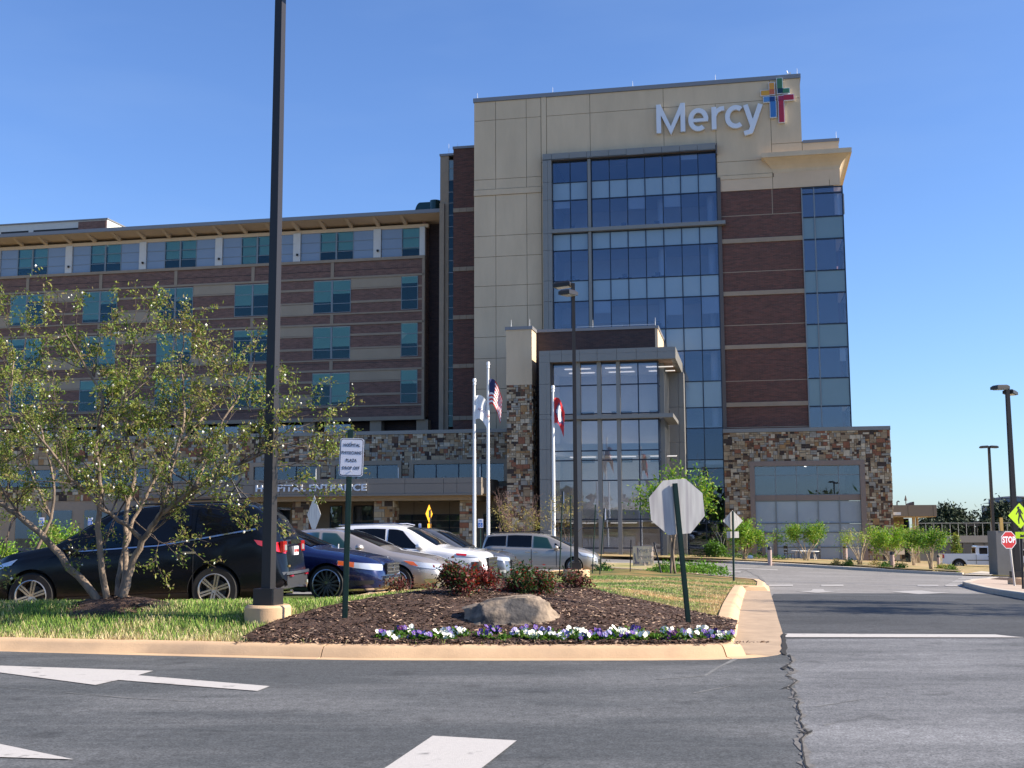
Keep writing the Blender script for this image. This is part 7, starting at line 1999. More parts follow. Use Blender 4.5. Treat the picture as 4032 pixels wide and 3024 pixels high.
# bare green posts round the lamp post
for i, (xt, yt, xb, yb, lb, pl) in enumerate(((1215, 1062, 1209, 1245, 'leftmost of four, darkest, beside the minivan door', 1), (1249, 1072, 1249, 1243, 'against the minivan wheel', 0), (1345 * 0 + 1350, 1090, 1331, 1240, 'just right of the minivan nose, leaning', 0), (1377, 1100, 1363, 1241, 'rightmost, with a narrow white plate edge', 1))):
 if i == 1: xt, xb = 1249 - 0, 1249 - 0
for i, (xt, yt, xb, yb, lb, pl) in enumerate(((1216, 1061, 1209, 1245, 'leftmost of four bare sign posts, in front of the minivan door', 1), (1233, 1070, 1234, 1240, 'bare sign post over the minivan front wheel', 0), (1287, 1090, 1280, 1238, 'slim leaning sign post by the minivan nose', 0), (1306, 1098, 1296, 1241, 'rightmost of the bare sign posts, edge of its plate pale', 1))):
 b = gh(xb, yb); tpz = aD(xt, yt, b.y)
 t = thing('sign_post', lb, 'sign post', b, 0, 'green sign posts seen edge on')
 upost((0, 0, -.05), tpz - b, .06, t, yaw=R(70))
 if pl:
  o = part('sign_plate', MB().box(-.012, .012, -.16, .16, -.36, .0), M['signwhite'], t); o.location = tpz - b + Vector((.02, 0, -.02))
# banner on two stakes, its print showing through mirrored
ba, bb_ = gh(1360, 1221), gh(1419, 1227)
YB = 45.0
bl, br_ = aD(1367, 1200, YB), aD(1412, 1200, YB)
bz0, bz1 = aD(1390, 1222, YB).z, aD(1390, 1180, YB).z
gB = T(bl.x, YB)
bn_ = thing('yard_banner', 'pale banner between two black stakes, its lettering showing through reversed', 'banner', (bl.x, YB, gB))
wB = br_.x - bl.x
part('stake', MB().tube([(-.12, 0, 0), (-.06, 0, bz1 - gB + .25)], .02, 6), M['plastic'], bn_)
part('stake', MB().tube([(wB + .28, -.3, -.05), (wB + .02, 0, bz1 - gB + .15)], .03, 6), M['plastic'], bn_)
cloth = MB(); n_ = 8
for j in range(5):
 for i in range(n_ + 1): cloth.v.append((wB * i / n_, .03 * math.sin(i * 1.3 + j), (bz0 - gB) + (bz1 - bz0) * j / 4))
for j in range(4):
 for i in range(n_): cloth.f.append((j * (n_ + 1) + i, j * (n_ + 1) + i + 1, (j + 1) * (n_ + 1) + i + 1, (j + 1) * (n_ + 1) + i)); cloth.m.append(0)
part('cloth', cloth, leafm('banner_cloth', (.78, .66, .62), .55), bn_)
M['bprint'] = mat('faded_print', (.26, .23, .24), .9)
for s_, f in (('Surgery', .80), ('Entrance', .46), ('Exit', .14)):
 o = text('lettering', s_, .20, M['bprint'], bn_, ext=.001); o.scale = (-1, 1, 1); o.location = (wB * .66, -.045, bz0 - gB + (bz1 - bz0) * f); o.rotation_euler = (math.pi / 2, 0, 0)
part('printed_figure', MB().extr([(wB * a, -.05, bz0 - gB + (bz1 - bz0) * b) for a, b in ((.20, .95), (.26, .9), (.27, .7), (.25, .5), (.22, .5), (.2, .75))], (0, .002, 0)).extr([(wB * a, -.05, bz0 - gB + (bz1 - bz0) * b) for a, b in ((.06, .66), (.1, .62), (.14, .3), (.2, .2), (.3, .18), (.3, .10), (.02, .10), (.1, .2), (.05, .4))], (0, .002, 0)), M['bprint'], bn_)
# flagpoles ----------------------------------------------------------------------------------
M['flagwhite'] = mat('white_flag_cloth', (.72, .74, .76), .9); M['flagred'] = mat('red_flag_cloth', (.50, .03, .035), .9); M['flagblue'] = mat('navy_flag_cloth', (.03, .04, .12), .9)
def flag(parent, w, h, lean, cols, fn, droop=.55):
 """a limp flag hanging from the pole, waving folds; fn(i, j) gives the colour of a cell"""
 nu, nv = 22, 13; mb = MB()
 for j in range(nv + 1):
  for i in range(nu + 1):
   a, b = i / nu, j / nv
   x = a * w * (1 - .15 * b) ; z = -b * h - droop * a * a * w * .9 + .10 * h * math.sin(a * 3)
   y = .16 * math.sin(a * 9 + b * 2) * (a ** .7) + .1 * a * math.sin(b * 5)
   mb.v.append((x * lean, y, z))
 for j in range(nv):
  for i in range(nu):
   mb.f.append((j * (nu + 1) + i, j * (nu + 1) + i + 1, (j + 1) * (nu + 1) + i + 1, (j + 1) * (nu + 1) + i)); mb.m.append(fn(i / nu, j / nv))
 return part('flag', mb, cols, parent, smooth=True)
YFg = 62
defs = (((1023, 817), (1025, 1165), 'leftmost of the three flagpoles, flying a white hospital flag', 'w'), ((1048, 781), (1055, 1150), 'tallest flagpole, flying the stars and stripes', 'us'), ((1193, 832), (1197, 1155), 'flagpole with a red flag in front of the pavilion', 'ar'))
for (tx_, ty_), (bx_, by_), lb, kd in defs:
 b = aD(bx_, by_, YFg); tpz = aD(tx_, ty_, YFg); gz0 = T(b.x, YFg)
 t = thing('flagpole', lb, 'flagpole', (b.x, YFg, gz0), 0, 'flagpoles')
 hh_ = tpz.z - gz0
 part('pole', MB().tube([(0, 0, 0), (0, 0, hh_ * .55), (0, 0, hh_ - .35)], [.09, .078, .05], 12), M['white'], t, smooth=True, sharp=40)
 part('truck', MB().lathe([(.0, hh_), (.08, hh_ - .02), (.10, hh_ - .18), (.07, hh_ - .22), (.085, hh_ - .35), (.0, hh_ - .36)][::-1], 12), M['white'], t, smooth=True, sharp=40)
 part('halyard', MB().tube([(-.09, 0, .8), (-.10, 0, hh_ * .55), (-.08, 0, hh_ - .3)], .008, 4), M['white'], t)
 fl_ = thing('flag', {'w': 'limp white flag with small coloured print', 'us': 'limp American flag of red and white stripes', 'ar': 'limp red flag with a white diamond'}[kd], 'flag', (b.x + .06, YFg - .05, gz0 + hh_ - {'w': .95, 'us': .95, 'ar': .70}[kd]))
 if kd == 'w':
  f = flag(fl_, .95, 1.25, .8, [M['flagwhite'], mat('grey_flag_print', (.30, .30, .42), .9)], lambda a, b_: 0, .75)
  o = text('flag_print', 'Mercy', .26, MATS['grey_flag_print'], fl_, ext=.002, bold=.006); o.location = (.40, -.22, -.85); o.rotation_euler = (math.pi / 2, R(34), 0)
  part('flag_cross', MB().box(.66, .69, -.26, -.255, -1.22, -1.02).box(.60, .75, -.26, -.255, -1.12, -1.09), M['flagred'], fl_)
 elif kd == 'us':
  flag(fl_, .95, 1.35, .72, [M['flagwhite'], M['flagred'], M['flagblue']], lambda a, b_: 2 if (b_ < .5 and a < .42) else (1 if int(b_ * 13) % 2 == 0 else 0), 1.25)
 else:
  def fn(a, b_):
   d = abs(a - .5) / .45 + abs(b_ - .5) / .45
   return 1 if d > 1 else (2 if d > .75 else 0)
  flag(fl_, .85, 1.35, .65, [M['flagwhite'], M['flagred'], M['flagblue']], fn, 1.0)
# bollards -------------------------------------------------------------------------------------
bol = None
for i, (x, yt, yb, lb) in enumerate(((1663, 1178, 1213, 'in front of the annex door'), (1826, 1177, 1211, 'right of the round green shrub'), (2011, 1181 * 0 + 1184, 1221, 'among the shrubs by the black handrail'), (1958 * 0 + 2052, 1196, 1226, 'beside the pickup tailgate'))):
 if i == 2: x, yt, yb = (3432 + 303 / 3.687) / K, (1850 + 1180 / 3.687) / K, (1850 + 1425 / 3.687) / K
 if i == 3: x, yt, yb = (3432 + 975 / 3.687) / K, (1850 + 1235 / 3.687) / K, (1850 + 1400 / 3.687) / K
 if i == 0: x, yt, yb = (2900 + 485 / 3.687) / K, (2000 + 555 / 3.687) / K, (2000 + 800 / 3.687) / K
 if i == 1: x, yt, yb = (2900 + 1583 / 3.687) / K, (2000 + 532 / 3.687) / K, (2000 + 775 / 3.687) / K
 b = gd(x, yb, .15); h = aD(x, yt, b.y).z - b.z; rr = h * .13
 lab = 'round bollard with a black domed top, ' + lb
 if bol is None:
  bol = thing('bollard', lab, 'bollard', b, 0, 'bollards along the far kerb')
  part('shaft', MB().cyl((0, 0, -.2), rr, h * .78 + .2, 16), mat('pink_concrete', (.40, .30, .27), .9, var=.08), bol, smooth=True, sharp=40)
  part('dome', MB().lathe([(rr * .96, h * .78), (rr, h * .84), (rr * .9, h * .92), (rr * .6, h * .98), (0, h)], 16), M['plastic'], bol, smooth=True)
  hb0 = h
 else:
  c = copytree(bol); c.location = b; c['label'] = lab; c.scale = (h / hb0,) * 3
# handrail, low wall, tables and chairs on the annex terrace ---------------------------------------
def gx_(X, Y): return (3432 + X / 3.687) / K, (1850 + Y / 3.687) / K
hr = gd(*gx_(120, 1330), .1); YR = hr.y
def rel(X, Y, dy=0):
 p = aD(*gx_(X, Y), YR); return (p.x - hr.x, dy, p.z - hr.z)
rail = thing('handrail', 'dark green stepped handrail among the shrubs right of the annex', 'handrail', hr)
for dy in (0, 1.3):
 part('rail', MB().tube([rel(100, 1320, dy), rel(102, 1150, dy), rel(125, 1128, dy), rel(205, 1132, dy), rel(300, 1210, dy), rel(300, 1330, dy)], .035, 6).tube([rel(160, 1320, dy), rel(160, 1130, dy)], .03, 6).tube([rel(160, 1200, dy), rel(230, 1215, dy), rel(290, 1260, dy)], .025, 6), mat('green_rail', (.01, .03, .02), .5) if dy == 0 else MATS['green_rail'], rail)
lw = gd(*gx_(60, 1330), .1)
lo_w = thing('low_stone_wall', 'low grey stone planter wall right of the annex behind the shrubs', 'wall', (lw.x, lw.y + 2, lw.z))
for i in range(5):
 for j in range(2):
  piece('block', lo_w, M['concretep'] if (i + j) % 2 else M['concreteg'], -2.6 + i * 1.05 + (j % 2) * .4, -1.58 + i * 1.05 + (j % 2) * .4, 0, .4, j * .5, j * .5 + .47)
def gz5(X, Y): return (2950 + X / 4.9156) / K, (2080 + Y / 4.9156) / K
def chair(X, Y, lab, first=None, rz=0):
 p = gd(*gz5(X, Y), .1)
 t = first and copytree(first) or None
 if not t:
  t = thing('terrace_chair', lab, 'chair', p, rz, 'metal chairs on the annex terrace')
  part('seat', MB().box(-.25, .25, -.25, .25, .44, .48), M['plastic'], t)
  for sx_ in (-1, 1):
   for sy_ in (-1, 1): part('leg', MB().tube([(sx_ * .25, sy_ * .24, 0), (sx_ * .23, sy_ * .22, .45)], .022, 5), M['plastic'], t)
  part('backrest', MB().tube([(-.23, .22, .45), (-.26, .28, .95)], .022, 5).tube([(-.23, -.22, .45), (-.26, -.28, .95)], .022, 5).box(-.28, -.25, -.26, .26, .78, .96).box(-.27, -.24, -.26, .26, .58, .68), M['plastic'], t)
 t.location = p; t.rotation_euler = (0, 0, rz); t['label'] = lab
 t.scale = (1.15,) * 3
 return t
c1 = chair(785, 632, 'black metal chair left of the white table under the round shrub', rz=.2)
chair(1290, 628, 'black metal chair behind the shrub stems, turned away', c1, 2.6)
chair(1840 + 110, 640, 'black metal chair right of the second bollard', c1, .3)
for i, (X, Y, lb) in enumerate(((960, 632, 'small white terrace table, half behind the round shrub'), (1480 * 0 + 1215, 640, 'second white terrace table with splayed legs, right of the shrub stems'))):
 p = gd(*gz5(X, Y), .1); t = thing('terrace_table', lb, 'table', p, .3, 'terrace tables')
 part('tabletop', MB().cyl((0, 0, .72), .55, .04, 20), M['white'], t)
 for a in (0, 90, 180, 270): part('leg', MB().tube([(.42 * math.cos(R(a)), .42 * math.sin(R(a)), 0), (.2 * math.cos(R(a)), .2 * math.sin(R(a)), .72)], .025, 5), M['galv'], t)
p = gd(*gz5(1590 + 350, 640), .1); t = thing('terrace_table', 'dark terrace table right of the second bollard', 'table', p, .3, 'terrace tables')
part('tabletop', MB().cyl((0, 0, .72), .55, .04, 20), M['plastic'], t)
for a in (0, 90, 180, 270): part('leg', MB().tube([(.42 * math.cos(R(a)), .42 * math.sin(R(a)), 0), (.2 * math.cos(R(a)), .2 * math.sin(R(a)), .72)], .025, 5), M['plastic'], t)
p = gd(*gz5(20, 612), .12); t = thing('ground_light', 'small white ground light at the foot of the annex wall', 'light', p)
part('housing', MB().lathe([(0, 0), (.22, 0), (.22, .22), (.15, .32), (0, .34)][::-1], 12), M['white'], t, smooth=True)
# ------------------------------------------------------------------- right background
bkg = bthing('clinic_building', 'low clinic building with a deep flat taupe roof slab, right of the stone annex')
VB = 16.0
def ub(X, Y): return U(3432 + X / 3.687, 1850 + Y / 3.687, VB)
def zbk(X, Y): return Z(3432 + X / 3.687, 1850 + Y / 3.687, VB)
r0, r1 = ub(180, 600), ub(950, 600)
tpm = MATS['taupe_fascia']
xsB = [r0, ub(528, 600), ub(893, 600), r1]
for i in range(3): piece('fascia_panel', bkg, tpm, xsB[i] + .015, xsB[i + 1] - .015, VB, VB + .3, zbk(700, 675), zbk(700, 510))
part('roof_slab', MB().box(r0, r1, VB + .3, VB + 12, zbk(700, 675) + .1, zbk(700, 510) - .05), tpm, bkg)
part('soffit', MB().box(r0, r1 - .05, VB + .3, VB + 12, zbk(700, 680) - .02, zbk(700, 675) + .08), M['stucco2'], bkg)
part('stone_wall', MB().box(ub(250, 800), ub(528, 800), VB + 3, VB + 9, GB, zbk(700, 675)), M['mortar'], bkg)
stonewall(bkg, ub(250, 800), ub(528, 800), -2.2, zbk(700, 745), VB + 3, seed=21, cell=.24, big=120)
part('entrance_glass', MB().box(ub(540, 800), ub(635, 800), VB + 4, VB + 4.1, GB, zbk(700, 745)), M['visiond'], bkg)
part('dark_room', MB().box(ub(530, 800), ub(635, 800), VB + 4.4, VB + 4.6, GB, zbk(700, 700)), M['darkroom'], bkg)
for a, b in ((645, 682), (700, 728)): part('column', MB().box(ub(a, 800), ub(b, 800), VB + 2, VB + 2.6, GB, zbk(700, 690)), M['stucco'], bkg)
part('upper_slab', MB().box(ub(180, 440), ub(440, 440), VB + 10, VB + 16, zbk(400, 445), zbk(400, 378)), tpm, bkg)
part('upper_soffit', MB().extr([(ub(180, 440), VB + 10.2, zbk(400, 445)), (ub(436, 440), VB + 10.2, zbk(400, 445)), (ub(320, 440), VB + 10.2, zbk(400, 515))], (0, 5, 0)), M['stucco2'], bkg)
part('roof_hatch', MB().extr([(ub(622, 490), VB + 4, zbk(640, 512)), (ub(622, 490), VB + 4, zbk(640, 476)), (ub(690, 490), VB + 4, zbk(640, 450)), (ub(706, 490), VB + 4, zbk(640, 450)), (ub(706, 490), VB + 4, zbk(640, 512))], (0, 2, 0)), M['metald'], bkg)
part('vent_pipe', MB().tube([(ub(465, 500), VB + 5, zbk(600, 512)), (ub(468, 500), VB + 5, zbk(600, 450)), (ub(485, 500), VB + 5, zbk(600, 434)), (ub(505, 500), VB + 5, zbk(600, 450))], .06, 6).tube([(ub(602, 500), VB + 5, zbk(600, 512)), (ub(602, 500), VB + 5, zbk(600, 430))], .04, 5).cyl((ub(602, 500), VB + 5, zbk(600, 430)), .15, .5, 8, r2=.02), M['metald'], bkg)
# retaining wall with fence, gate pier, trees beyond
wy = 122.0
wa, wb = aD(1985, 1180, wy), aD(2260, 1180, wy)
wz0, wz1 = T(wa.x, wy) - 1, aD(2100, 1157, wy).z
rw_ = thing('retaining_wall', 'long grey panelled retaining wall behind the pickup truck', 'wall', (wa.x, wy, 0), R(-4))
LW = wb.x - wa.x
for i in range(12): piece('wall_panel', rw_, M['concreteg'], i * LW / 12 + .04, (i + 1) * LW / 12 - .04, 0, .3, wz0, wz1 - .75)
part('coping', MB().box(-.5, LW + 1, -.15, .5, wz1 - .7, wz1), mat('pale_coping', (.27, .26, .25), .9), rw_)
fn_ = thing('mesh_fence', 'pale wire mesh fence standing on the retaining wall', 'fence', (wa.x, wy, 0), R(-4))
fz1 = aD(2100, 1130, wy).z
M['wire'] = mat('galvanised_wire', (.16, .17, .18), .6, .3)
n_ = 16
for i in range(n_ + 1): part('fence_post', MB().tube([(i * LW / n_, .2, wz1), (i * LW / n_, .2, fz1)], .045, 5), M['wire'], fn_)
part('top_rail', MB().tube([(0, .2, fz1), (LW, .2, fz1)], .045, 5), M['wire'], fn_)
mesh_ = MB()
for k in range(int(LW / .8)): mesh_.tube([(k * .8, .2, wz1), (k * .8 + .5, .2, fz1)], .006, 3, caps=False)
tag(part('wire_mesh', mesh_, M['wire'], fn_), kind='stuff')
yP = 66.0
pa_, pb_ = aD(2154, 1200, yP), aD(2200, 1200, yP)
gp_ = thing('gate_pier', 'plain grey concrete block wall hiding the front of the pickup truck', 'wall', (pa_.x, yP, 0))
part('block', MB().box(0, pb_.x - pa_.x + .25, 0, 1.2, T(pa_.x, yP) - .5, aD(2170, 1147, yP).z), M['concreteg'], gp_)
part('marker', MB().box(-.0 + .25, .42, -.02, .1, aD(2170, 1147, yP).z, aD(2170, 1118, yP).z), mat('ochre_marker', (.55, .35, .10), .7), gp_)
wc = aD(2207, 1226, 88); t = thing('parked_car', 'white car barely showing at the right edge behind the sign posts', 'car', (wc.x, 88, T(wc.x, 88)), HEAD)
part('body', MB().extr([(-1.0, -.9, .25), (3.2, -.9, .25), (3.3, -.9, .75), (2.4, -.9, .95), (1.6, -.9, 1.42), (-.3, -.9, 1.45), (-1.0, -.9, 1.0)], (0, 1.8, 0)), M['p_white'], t, fix=True)
part('window', MB().extr([(-.2, -.91, .98), (2.1, -.91, .98), (1.5, -.91, 1.36), (-.1, -.91, 1.38)], (0, .005, 0)), M['carglass'], t, fix=True)
for x in (-.3, 2.5): part('wheel', MB().cyl((x, -.95, .32), .32, .2, 18, axis='Y'), M['rubber'], t)
# apartment block far right
ab = thing('apartment_building', 'distant grey apartment block with stepped roofs at the right edge', 'building', (0, 0, 0))
YA = 260; A = lambda X, Y: aD(*gx_(X, Y), YA)
m_ap = mat('blue_grey_siding', (.22, .25, .28), .9); m_rf = mat('slate_roof', (.10, .11, .13), .9)
a0_, a1_ = A(2080, 800), A(2600, 800)
part('wall', MB().box(a0_.x, a1_.x, YA, YA + 18, -4, A(2100, 500).z).box(A(2150, 1).x, a1_.x, YA, YA + 18, A(2100, 500).z, A(2100, 405).z), m_ap, ab)
rl = lambda X, zt_, zb_: MB().add([(A(X - 15, 1).x, YA - 1.5, zb_), (a1_.x + 2, YA - 1.5, zb_), (a1_.x + 2, YA + 19, zb_), (A(X - 15, 1).x, YA + 19, zb_), (A(X + 40, 1).x, YA + 6, zt_), (a1_.x - 4, YA + 6, zt_), (a1_.x - 4, YA + 12, zt_), (A(X + 40, 1).x, YA + 12, zt_)], [(0, 1, 5, 4), (1, 2, 6, 5), (2, 3, 7, 6), (3, 0, 4, 7), (4, 5, 6, 7), (3, 2, 1, 0)])
part('roof', rl(2080, A(2100, 440).z, A(2100, 465).z), m_rf, ab); part('roof', rl(2150, A(2100, 370).z, A(2100, 400).z), m_rf, ab)
for i in range(4):
 for j in range(3): part('window', MB().box(a0_.x + 2 + i * 4.2, a0_.x + 3.8 + i * 4.2, YA - .06, YA, -2 + j * 3.6, -.2 + j * 3.6), M['carglass'], ab)
# =================================================================== TREES, SHRUBS, FLOWERS, BOULDER
def bark(name, c, c2): return mat(name, c, .95, var=.25, vscale=9, bump=.5, bscale=60, stretch=(1, 1, .35), col2=c2, c2scale=6, c2pos=(.5, .62))
M['bark_pale'] = bark('pale_mottled_bark', (.23, .175, .13), (.12, .095, .075))
M['bark_twig'] = mat('grey_twig_bark', (.085, .065, .055), .95)
M['bark_mid'] = bark('brown_branch_bark', (.13, .10, .08), (.07, .055, .045))
M['bark_dark'] = bark('dark_bark', (.10, .08, .065), (.06, .05, .04))
M['stem_tan'] = mat('tan_stems', (.40, .31, .21), .9)
LEAF = [leafm('leaf_green', (.13, .21, .035)), leafm('leaf_olive', (.22, .25, .055)), leafm('leaf_bronze', (.24, .19, .085)), leafm('leaf_dark', (.05, .11, .022))]
LEAFB = [leafm('leaf_lime', (.20, .35, .03)), leafm('leaf_fresh', (.12, .26, .025)), leafm('leaf_yellowish', (.31, .39, .06)), leafm('leaf_mid', (.06, .145, .018))]
LEAFR = [leafm('leaf_red', (.22, .025, .02)), leafm('leaf_maroon', (.10, .025, .025)), leafm('leaf_dark_green', (.035, .07, .02)), leafm('leaf_russet', (.17, .055, .03))]
LEAFP = [mat('pine_dark', (.018, .035, .016), .8), mat('pine_mid', (.035, .06, .022), .8), mat('pine_light', (.06, .085, .035), .8)]
PETW = mat('white_petal', (.80, .80, .70), .6); PETP = mat('violet_petal', (.10, .045, .28), .6); PETL = mat('lavender_petal', (.24, .22, .46), .6); PETD = mat('dark_purple_petal', (.09, .012, .10), .6)
def leafcloud(name, pts, n_, size, mats_, w, spread, parent, kind=None, seed=0, droop=.2, aspect=.42):
 """leaf quads scattered about given points"""
 g = np.random.default_rng(seed + 1)
 P = np.array(pts)[g.integers(0, len(pts), n_)] + g.normal(0, spread, (n_, 3))
 d = unit(g.normal(0, 1, (n_, 3)) + np.array((0, 0, -droop))); L = g.uniform(size * .6, size * 1.3, n_)[:, None]
 s = unit(np.cross(d, g.normal(0, 1, (n_, 3)))) * L * aspect
 # diamond shaped leaf: root, two shoulders, tip
 V = np.stack([P, P + d * L * .45 + s * .5, P + d * L, P + d * L * .45 - s * .5], 1).reshape(-1, 3)
 me = bpy.data.meshes.new(name); me.vertices.add(n_ * 4); me.vertices.foreach_set('co', V.astype(np.float32).ravel())
 me.loops.add(n_ * 4); me.loops.foreach_set('vertex_index', np.arange(n_ * 4, dtype=np.int32))
 me.polygons.add(n_); me.polygons.foreach_set('loop_start', np.arange(0, n_ * 4, 4, dtype=np.int32))
 for m_ in mats_: me.materials.append(m_)
 # neighbouring leaves share a tone, so that clumps read light and dark
 key = np.floor(P * 2.2 + g.normal(0, .35, (n_, 3))).astype(int); hsh = (key[:, 0] * 73856093 ^ key[:, 1] * 19349663 ^ key[:, 2] * 83492791) % 997 / 997
 cum_ = np.cumsum(w) / np.sum(w); r_ = np.clip(hsh * .55 + g.uniform(0, 1, n_) * .45, 0, .999)
 me.polygons.foreach_set('material_index', np.searchsorted(cum_, r_).clip(0, len(mats_) - 1).astype(np.int32))
 me.update(calc_edges=True)
 o = link(name, me, parent)
 if kind: o['kind'] = kind
 return o
class Tree:
 def __init__(s, seed): s.r = random.Random(seed); s.mb = MB(); s.tw = MB(); s.tips = []
 def rv(s, k=1): return Vector((s.r.gauss(0, k), s.r.gauss(0, k), s.r.gauss(0, k)))
 def branch(s, p, d, L, r_, lev, up=.12, spread=.55, kids=(2, 3), shrink=.74):
  n_ = 4 if lev > 1 else 3; pts = [p.copy()]; dd = d.copy(); q_ = p.copy(); rad = [r_]
  for i in range(n_):
   dd = (dd + s.rv(.13) + Vector((0, 0, up * .35))).normalized(); q_ = q_ + dd * (L / n_); pts.append(q_.copy()); rad.append(max(.0035, r_ * (1 - .5 * (i + 1) / n_)))
  (s.mb if lev >= 3 else s.tw).tube(pts, rad, 6 if r_ > .02 else 4 if r_ > .008 else 3, caps=False)
  if lev <= 1:
   for a in pts[1:]: s.tips.append(tuple(a))
  if lev <= 0: return
  for k in range(s.r.randint(*kids)):
   j = s.r.choice(range(1, n_ + 1)) if k else n_
   nd = (dd + s.rv(spread) + Vector((0, 0, up))).normalized()
   s.branch(pts[j], nd, L * shrink * s.r.uniform(.75, 1.2), rad[j] * .72, lev - 1, up, spread, kids, shrink)
def flat(p): return tuple(p)
# two crepe myrtle like trees on the left ---------------------------------------------------------
def limb_tree(name, label, foot, limbs, seed, lev, L0, leaves, size, sprays, leafmat=LEAF, w=(4, 3, 2.2, 2), blossoms=0, up=.10, spreadl=.06, rbase=.05):
 t = thing(name, label, 'tree', foot)
 tr = Tree(seed)
 for li, (pts, r0, r1, sub) in enumerate(limbs):
  P = [Vector(p) - foot for p in pts]
  # rounded path
  Q = []
  for i in range(len(P) - 1):
   for k in range(4):
    q_ = P[i].lerp(P[i + 1], k / 4) + tr.rv(.012 if i or k else 0); Q.append(q_)
  Q.append(P[-1]); n_ = len(Q)
  o = MB().tube(Q, [r0 + (r1 - r0) * i / (n_ - 1) for i in range(n_)], 9, caps=True)
  part('trunk', o, M['bark_pale'], t, smooth=True)
  for j in range(sub[0], n_):
   for _ in range(sub[1]):
    d = (Q[min(j + 1, n_ - 1)] - Q[max(j - 1, 0)]).normalized()
    nd = (d * .55 + tr.rv(.75) + Vector((0, 0, .35))).normalized()
    tr.branch(Q[j], nd, L0 * tr.r.uniform(.6, 1.1), max(.008, (r0 + (r1 - r0) * j / (n_ - 1)) * .50), lev, up, .48)
  tr.branch(Q[-1], (Q[-1] - Q[-2]).normalized(), L0, r1, lev + 1 if L0 > .6 else lev, up, .45)
 for p, d, L in sprays:
  tr.branch(Vector(p) - foot, Vector(d).normalized(), L, .010, 2, .05, .35, (2, 3), .6)
 tag(part('branches', tr.mb, M['bark_mid'], t, smooth=True), kind='stuff')
 tag(part('twigs', tr.tw, M['bark_twig'], t), kind='stuff')
 leafcloud('crown', tr.tips, leaves, size, leafmat, w, spreadl, t, seed=seed)
 if blossoms:
  g = random.Random(seed); bl_ = MB()
  for _ in range(blossoms):
   p = Vector(g.choice(tr.tips)) + Vector((g.gauss(0, .05), g.gauss(0, .05), g.gauss(0, .05))); s_ = g.uniform(.012, .026)
   bl_.add([(p.x, p.y, p.z + s_), (p.x + s_, p.y, p.z), (p.x, p.y - s_, p.z), (p.x - s_, p.y, p.z), (p.x, p.y + s_, p.z), (p.x, p.y, p.z - s_)], [(0, 2, 1), (0, 3, 2), (0, 4, 3), (0, 1, 4), (5, 1, 2), (5, 2, 3), (5, 3, 4), (5, 4, 1)])
  tag(part('blossoms', bl_, PETW, t), kind='stuff')
 return t, tr
F1 = TREE_FEET[0]; F1.z = H(F1.x, F1.y)
Y1 = F1.y
def a1(x, y, dy=0): return aD(x, y, Y1 + dy)
F2 = TREE_FEET[1]; F2.z = H(F2.x, F2.y)
limbs = [
 ([a1(218, 1306), a1(150, 1222, .05), a1(67, 1134, .1), a1(10, 1092, .15), a1(-60, 1055, .3)], .058, .030, (9, 1)),
 ([a1(232, 1302), a1(219, 1215, -.1), a1(212, 1141, -.15), a1(216, 1067, -.2), a1(207, 960, -.3), a1(222, 860, -.4), a1(175, 775, -.5)], .050, .018, (11, 1)),
 ([a1(258, 1302), a1(271, 1200, .25), a1(274, 1116, .4), a1(292, 1010, .6), a1(262, 890, .8), a1(280, 790, .9)], .046, .018, (9, 1)),
 ([a1(262, 1303), a1(283, 1230, .1), a1(308, 1166, 0), a1(347, 1112, -.2), a1(420, 1055, -.4), a1(500, 1010, -.6), a1(575, 975, -.8)], .056, .020, (9, 1)),
 ([a1(307, 1166, 0), a1(272, 1132, -.15), a1(225, 1100, -.3), a1(150, 1030, -.6), a1(90, 950, -.9)], .036, .016, (6, 1)),
 ([a1(347, 1112, -.2), a1(372, 1010, .1), a1(400, 900, .3), a1(392, 800, .4)], .030, .014, (4, 1)),
 ([a1(420, 1055, -.4), a1(470, 930, 0), a1(520, 850, .3)], .024, .013, (4, 1)),
 ([a1(250, 1300), a1(262, 1210, .35), a1(290, 1120, .7), a1(350, 1010, 1.0), a1(440, 900, 1.3)], .036, .016, (8, 1))]
sprays = []
for x, y, dy in ((640, 930, -.6), (600, 860, .1), (560, 960, -.5), (650, 900, .2), (610, 1010, -.3), (540, 900, .4), (590, 990, -.7), (620, 970, -.6), (640, 1000, -.5), (560, 1040, -.6), (600, 940, -.4), (480, 1060, -.5), (450, 1090, -.4), (520, 1080, -.6), (560, 910, -.2), (600, 1050, -.7), (400, 1090, -.3)):
 p = a1(x, y, dy); sprays.append((flat(p), (1, .1, .05 + (970 - y) / 500), .52))
for x, y, dy in ((165, 700, -.5), (285, 700, .5), (395, 720, .3), (310, 690, .3), (240, 700, 0), (60, 800, -.4), (450, 750, .6)):
 sprays.append((flat(a1(x, y + 35, dy)), (random.uniform(-.15, .25), 0, 1), .42))
t1, tr1 = limb_tree('young_tree', 'leafing young tree with four leaning pale trunks in front of the black SUV', F1, limbs, 31, 3, .52, 27000, .056, sprays, blossoms=230, up=.07, spreadl=.034, w=(4, 3.6, 2.0, 2.2))
Y2 = F2.y
def a2(x, y, dy=0): return aD(x, y, Y2 + dy)
limbs2 = [
 ([a2(32, 1302), a2(68, 1215, .1), a2(112, 1120, .15), a2(118, 1040, .2), a2(90, 930, .3)], .042, .018, (8, 1)),
 ([a2(14, 1300), a2(-5, 1250, .1), a2(-30, 1180, .2), a2(-60, 1080, .3), a2(-70, 960, .4)], .048, .018, (7, 1)),
 ([a2(5, 1300), a2(-40, 1215, -.1), a2(-110, 1100, -.2), a2(-170, 980, -.3)], .045, .018, (6, 1)),
 ([a2(112, 1120, .15), a2(60, 1010, .1), a2(20, 880, 0), a2(30, 780, 0)], .028, .014, (3, 1))]
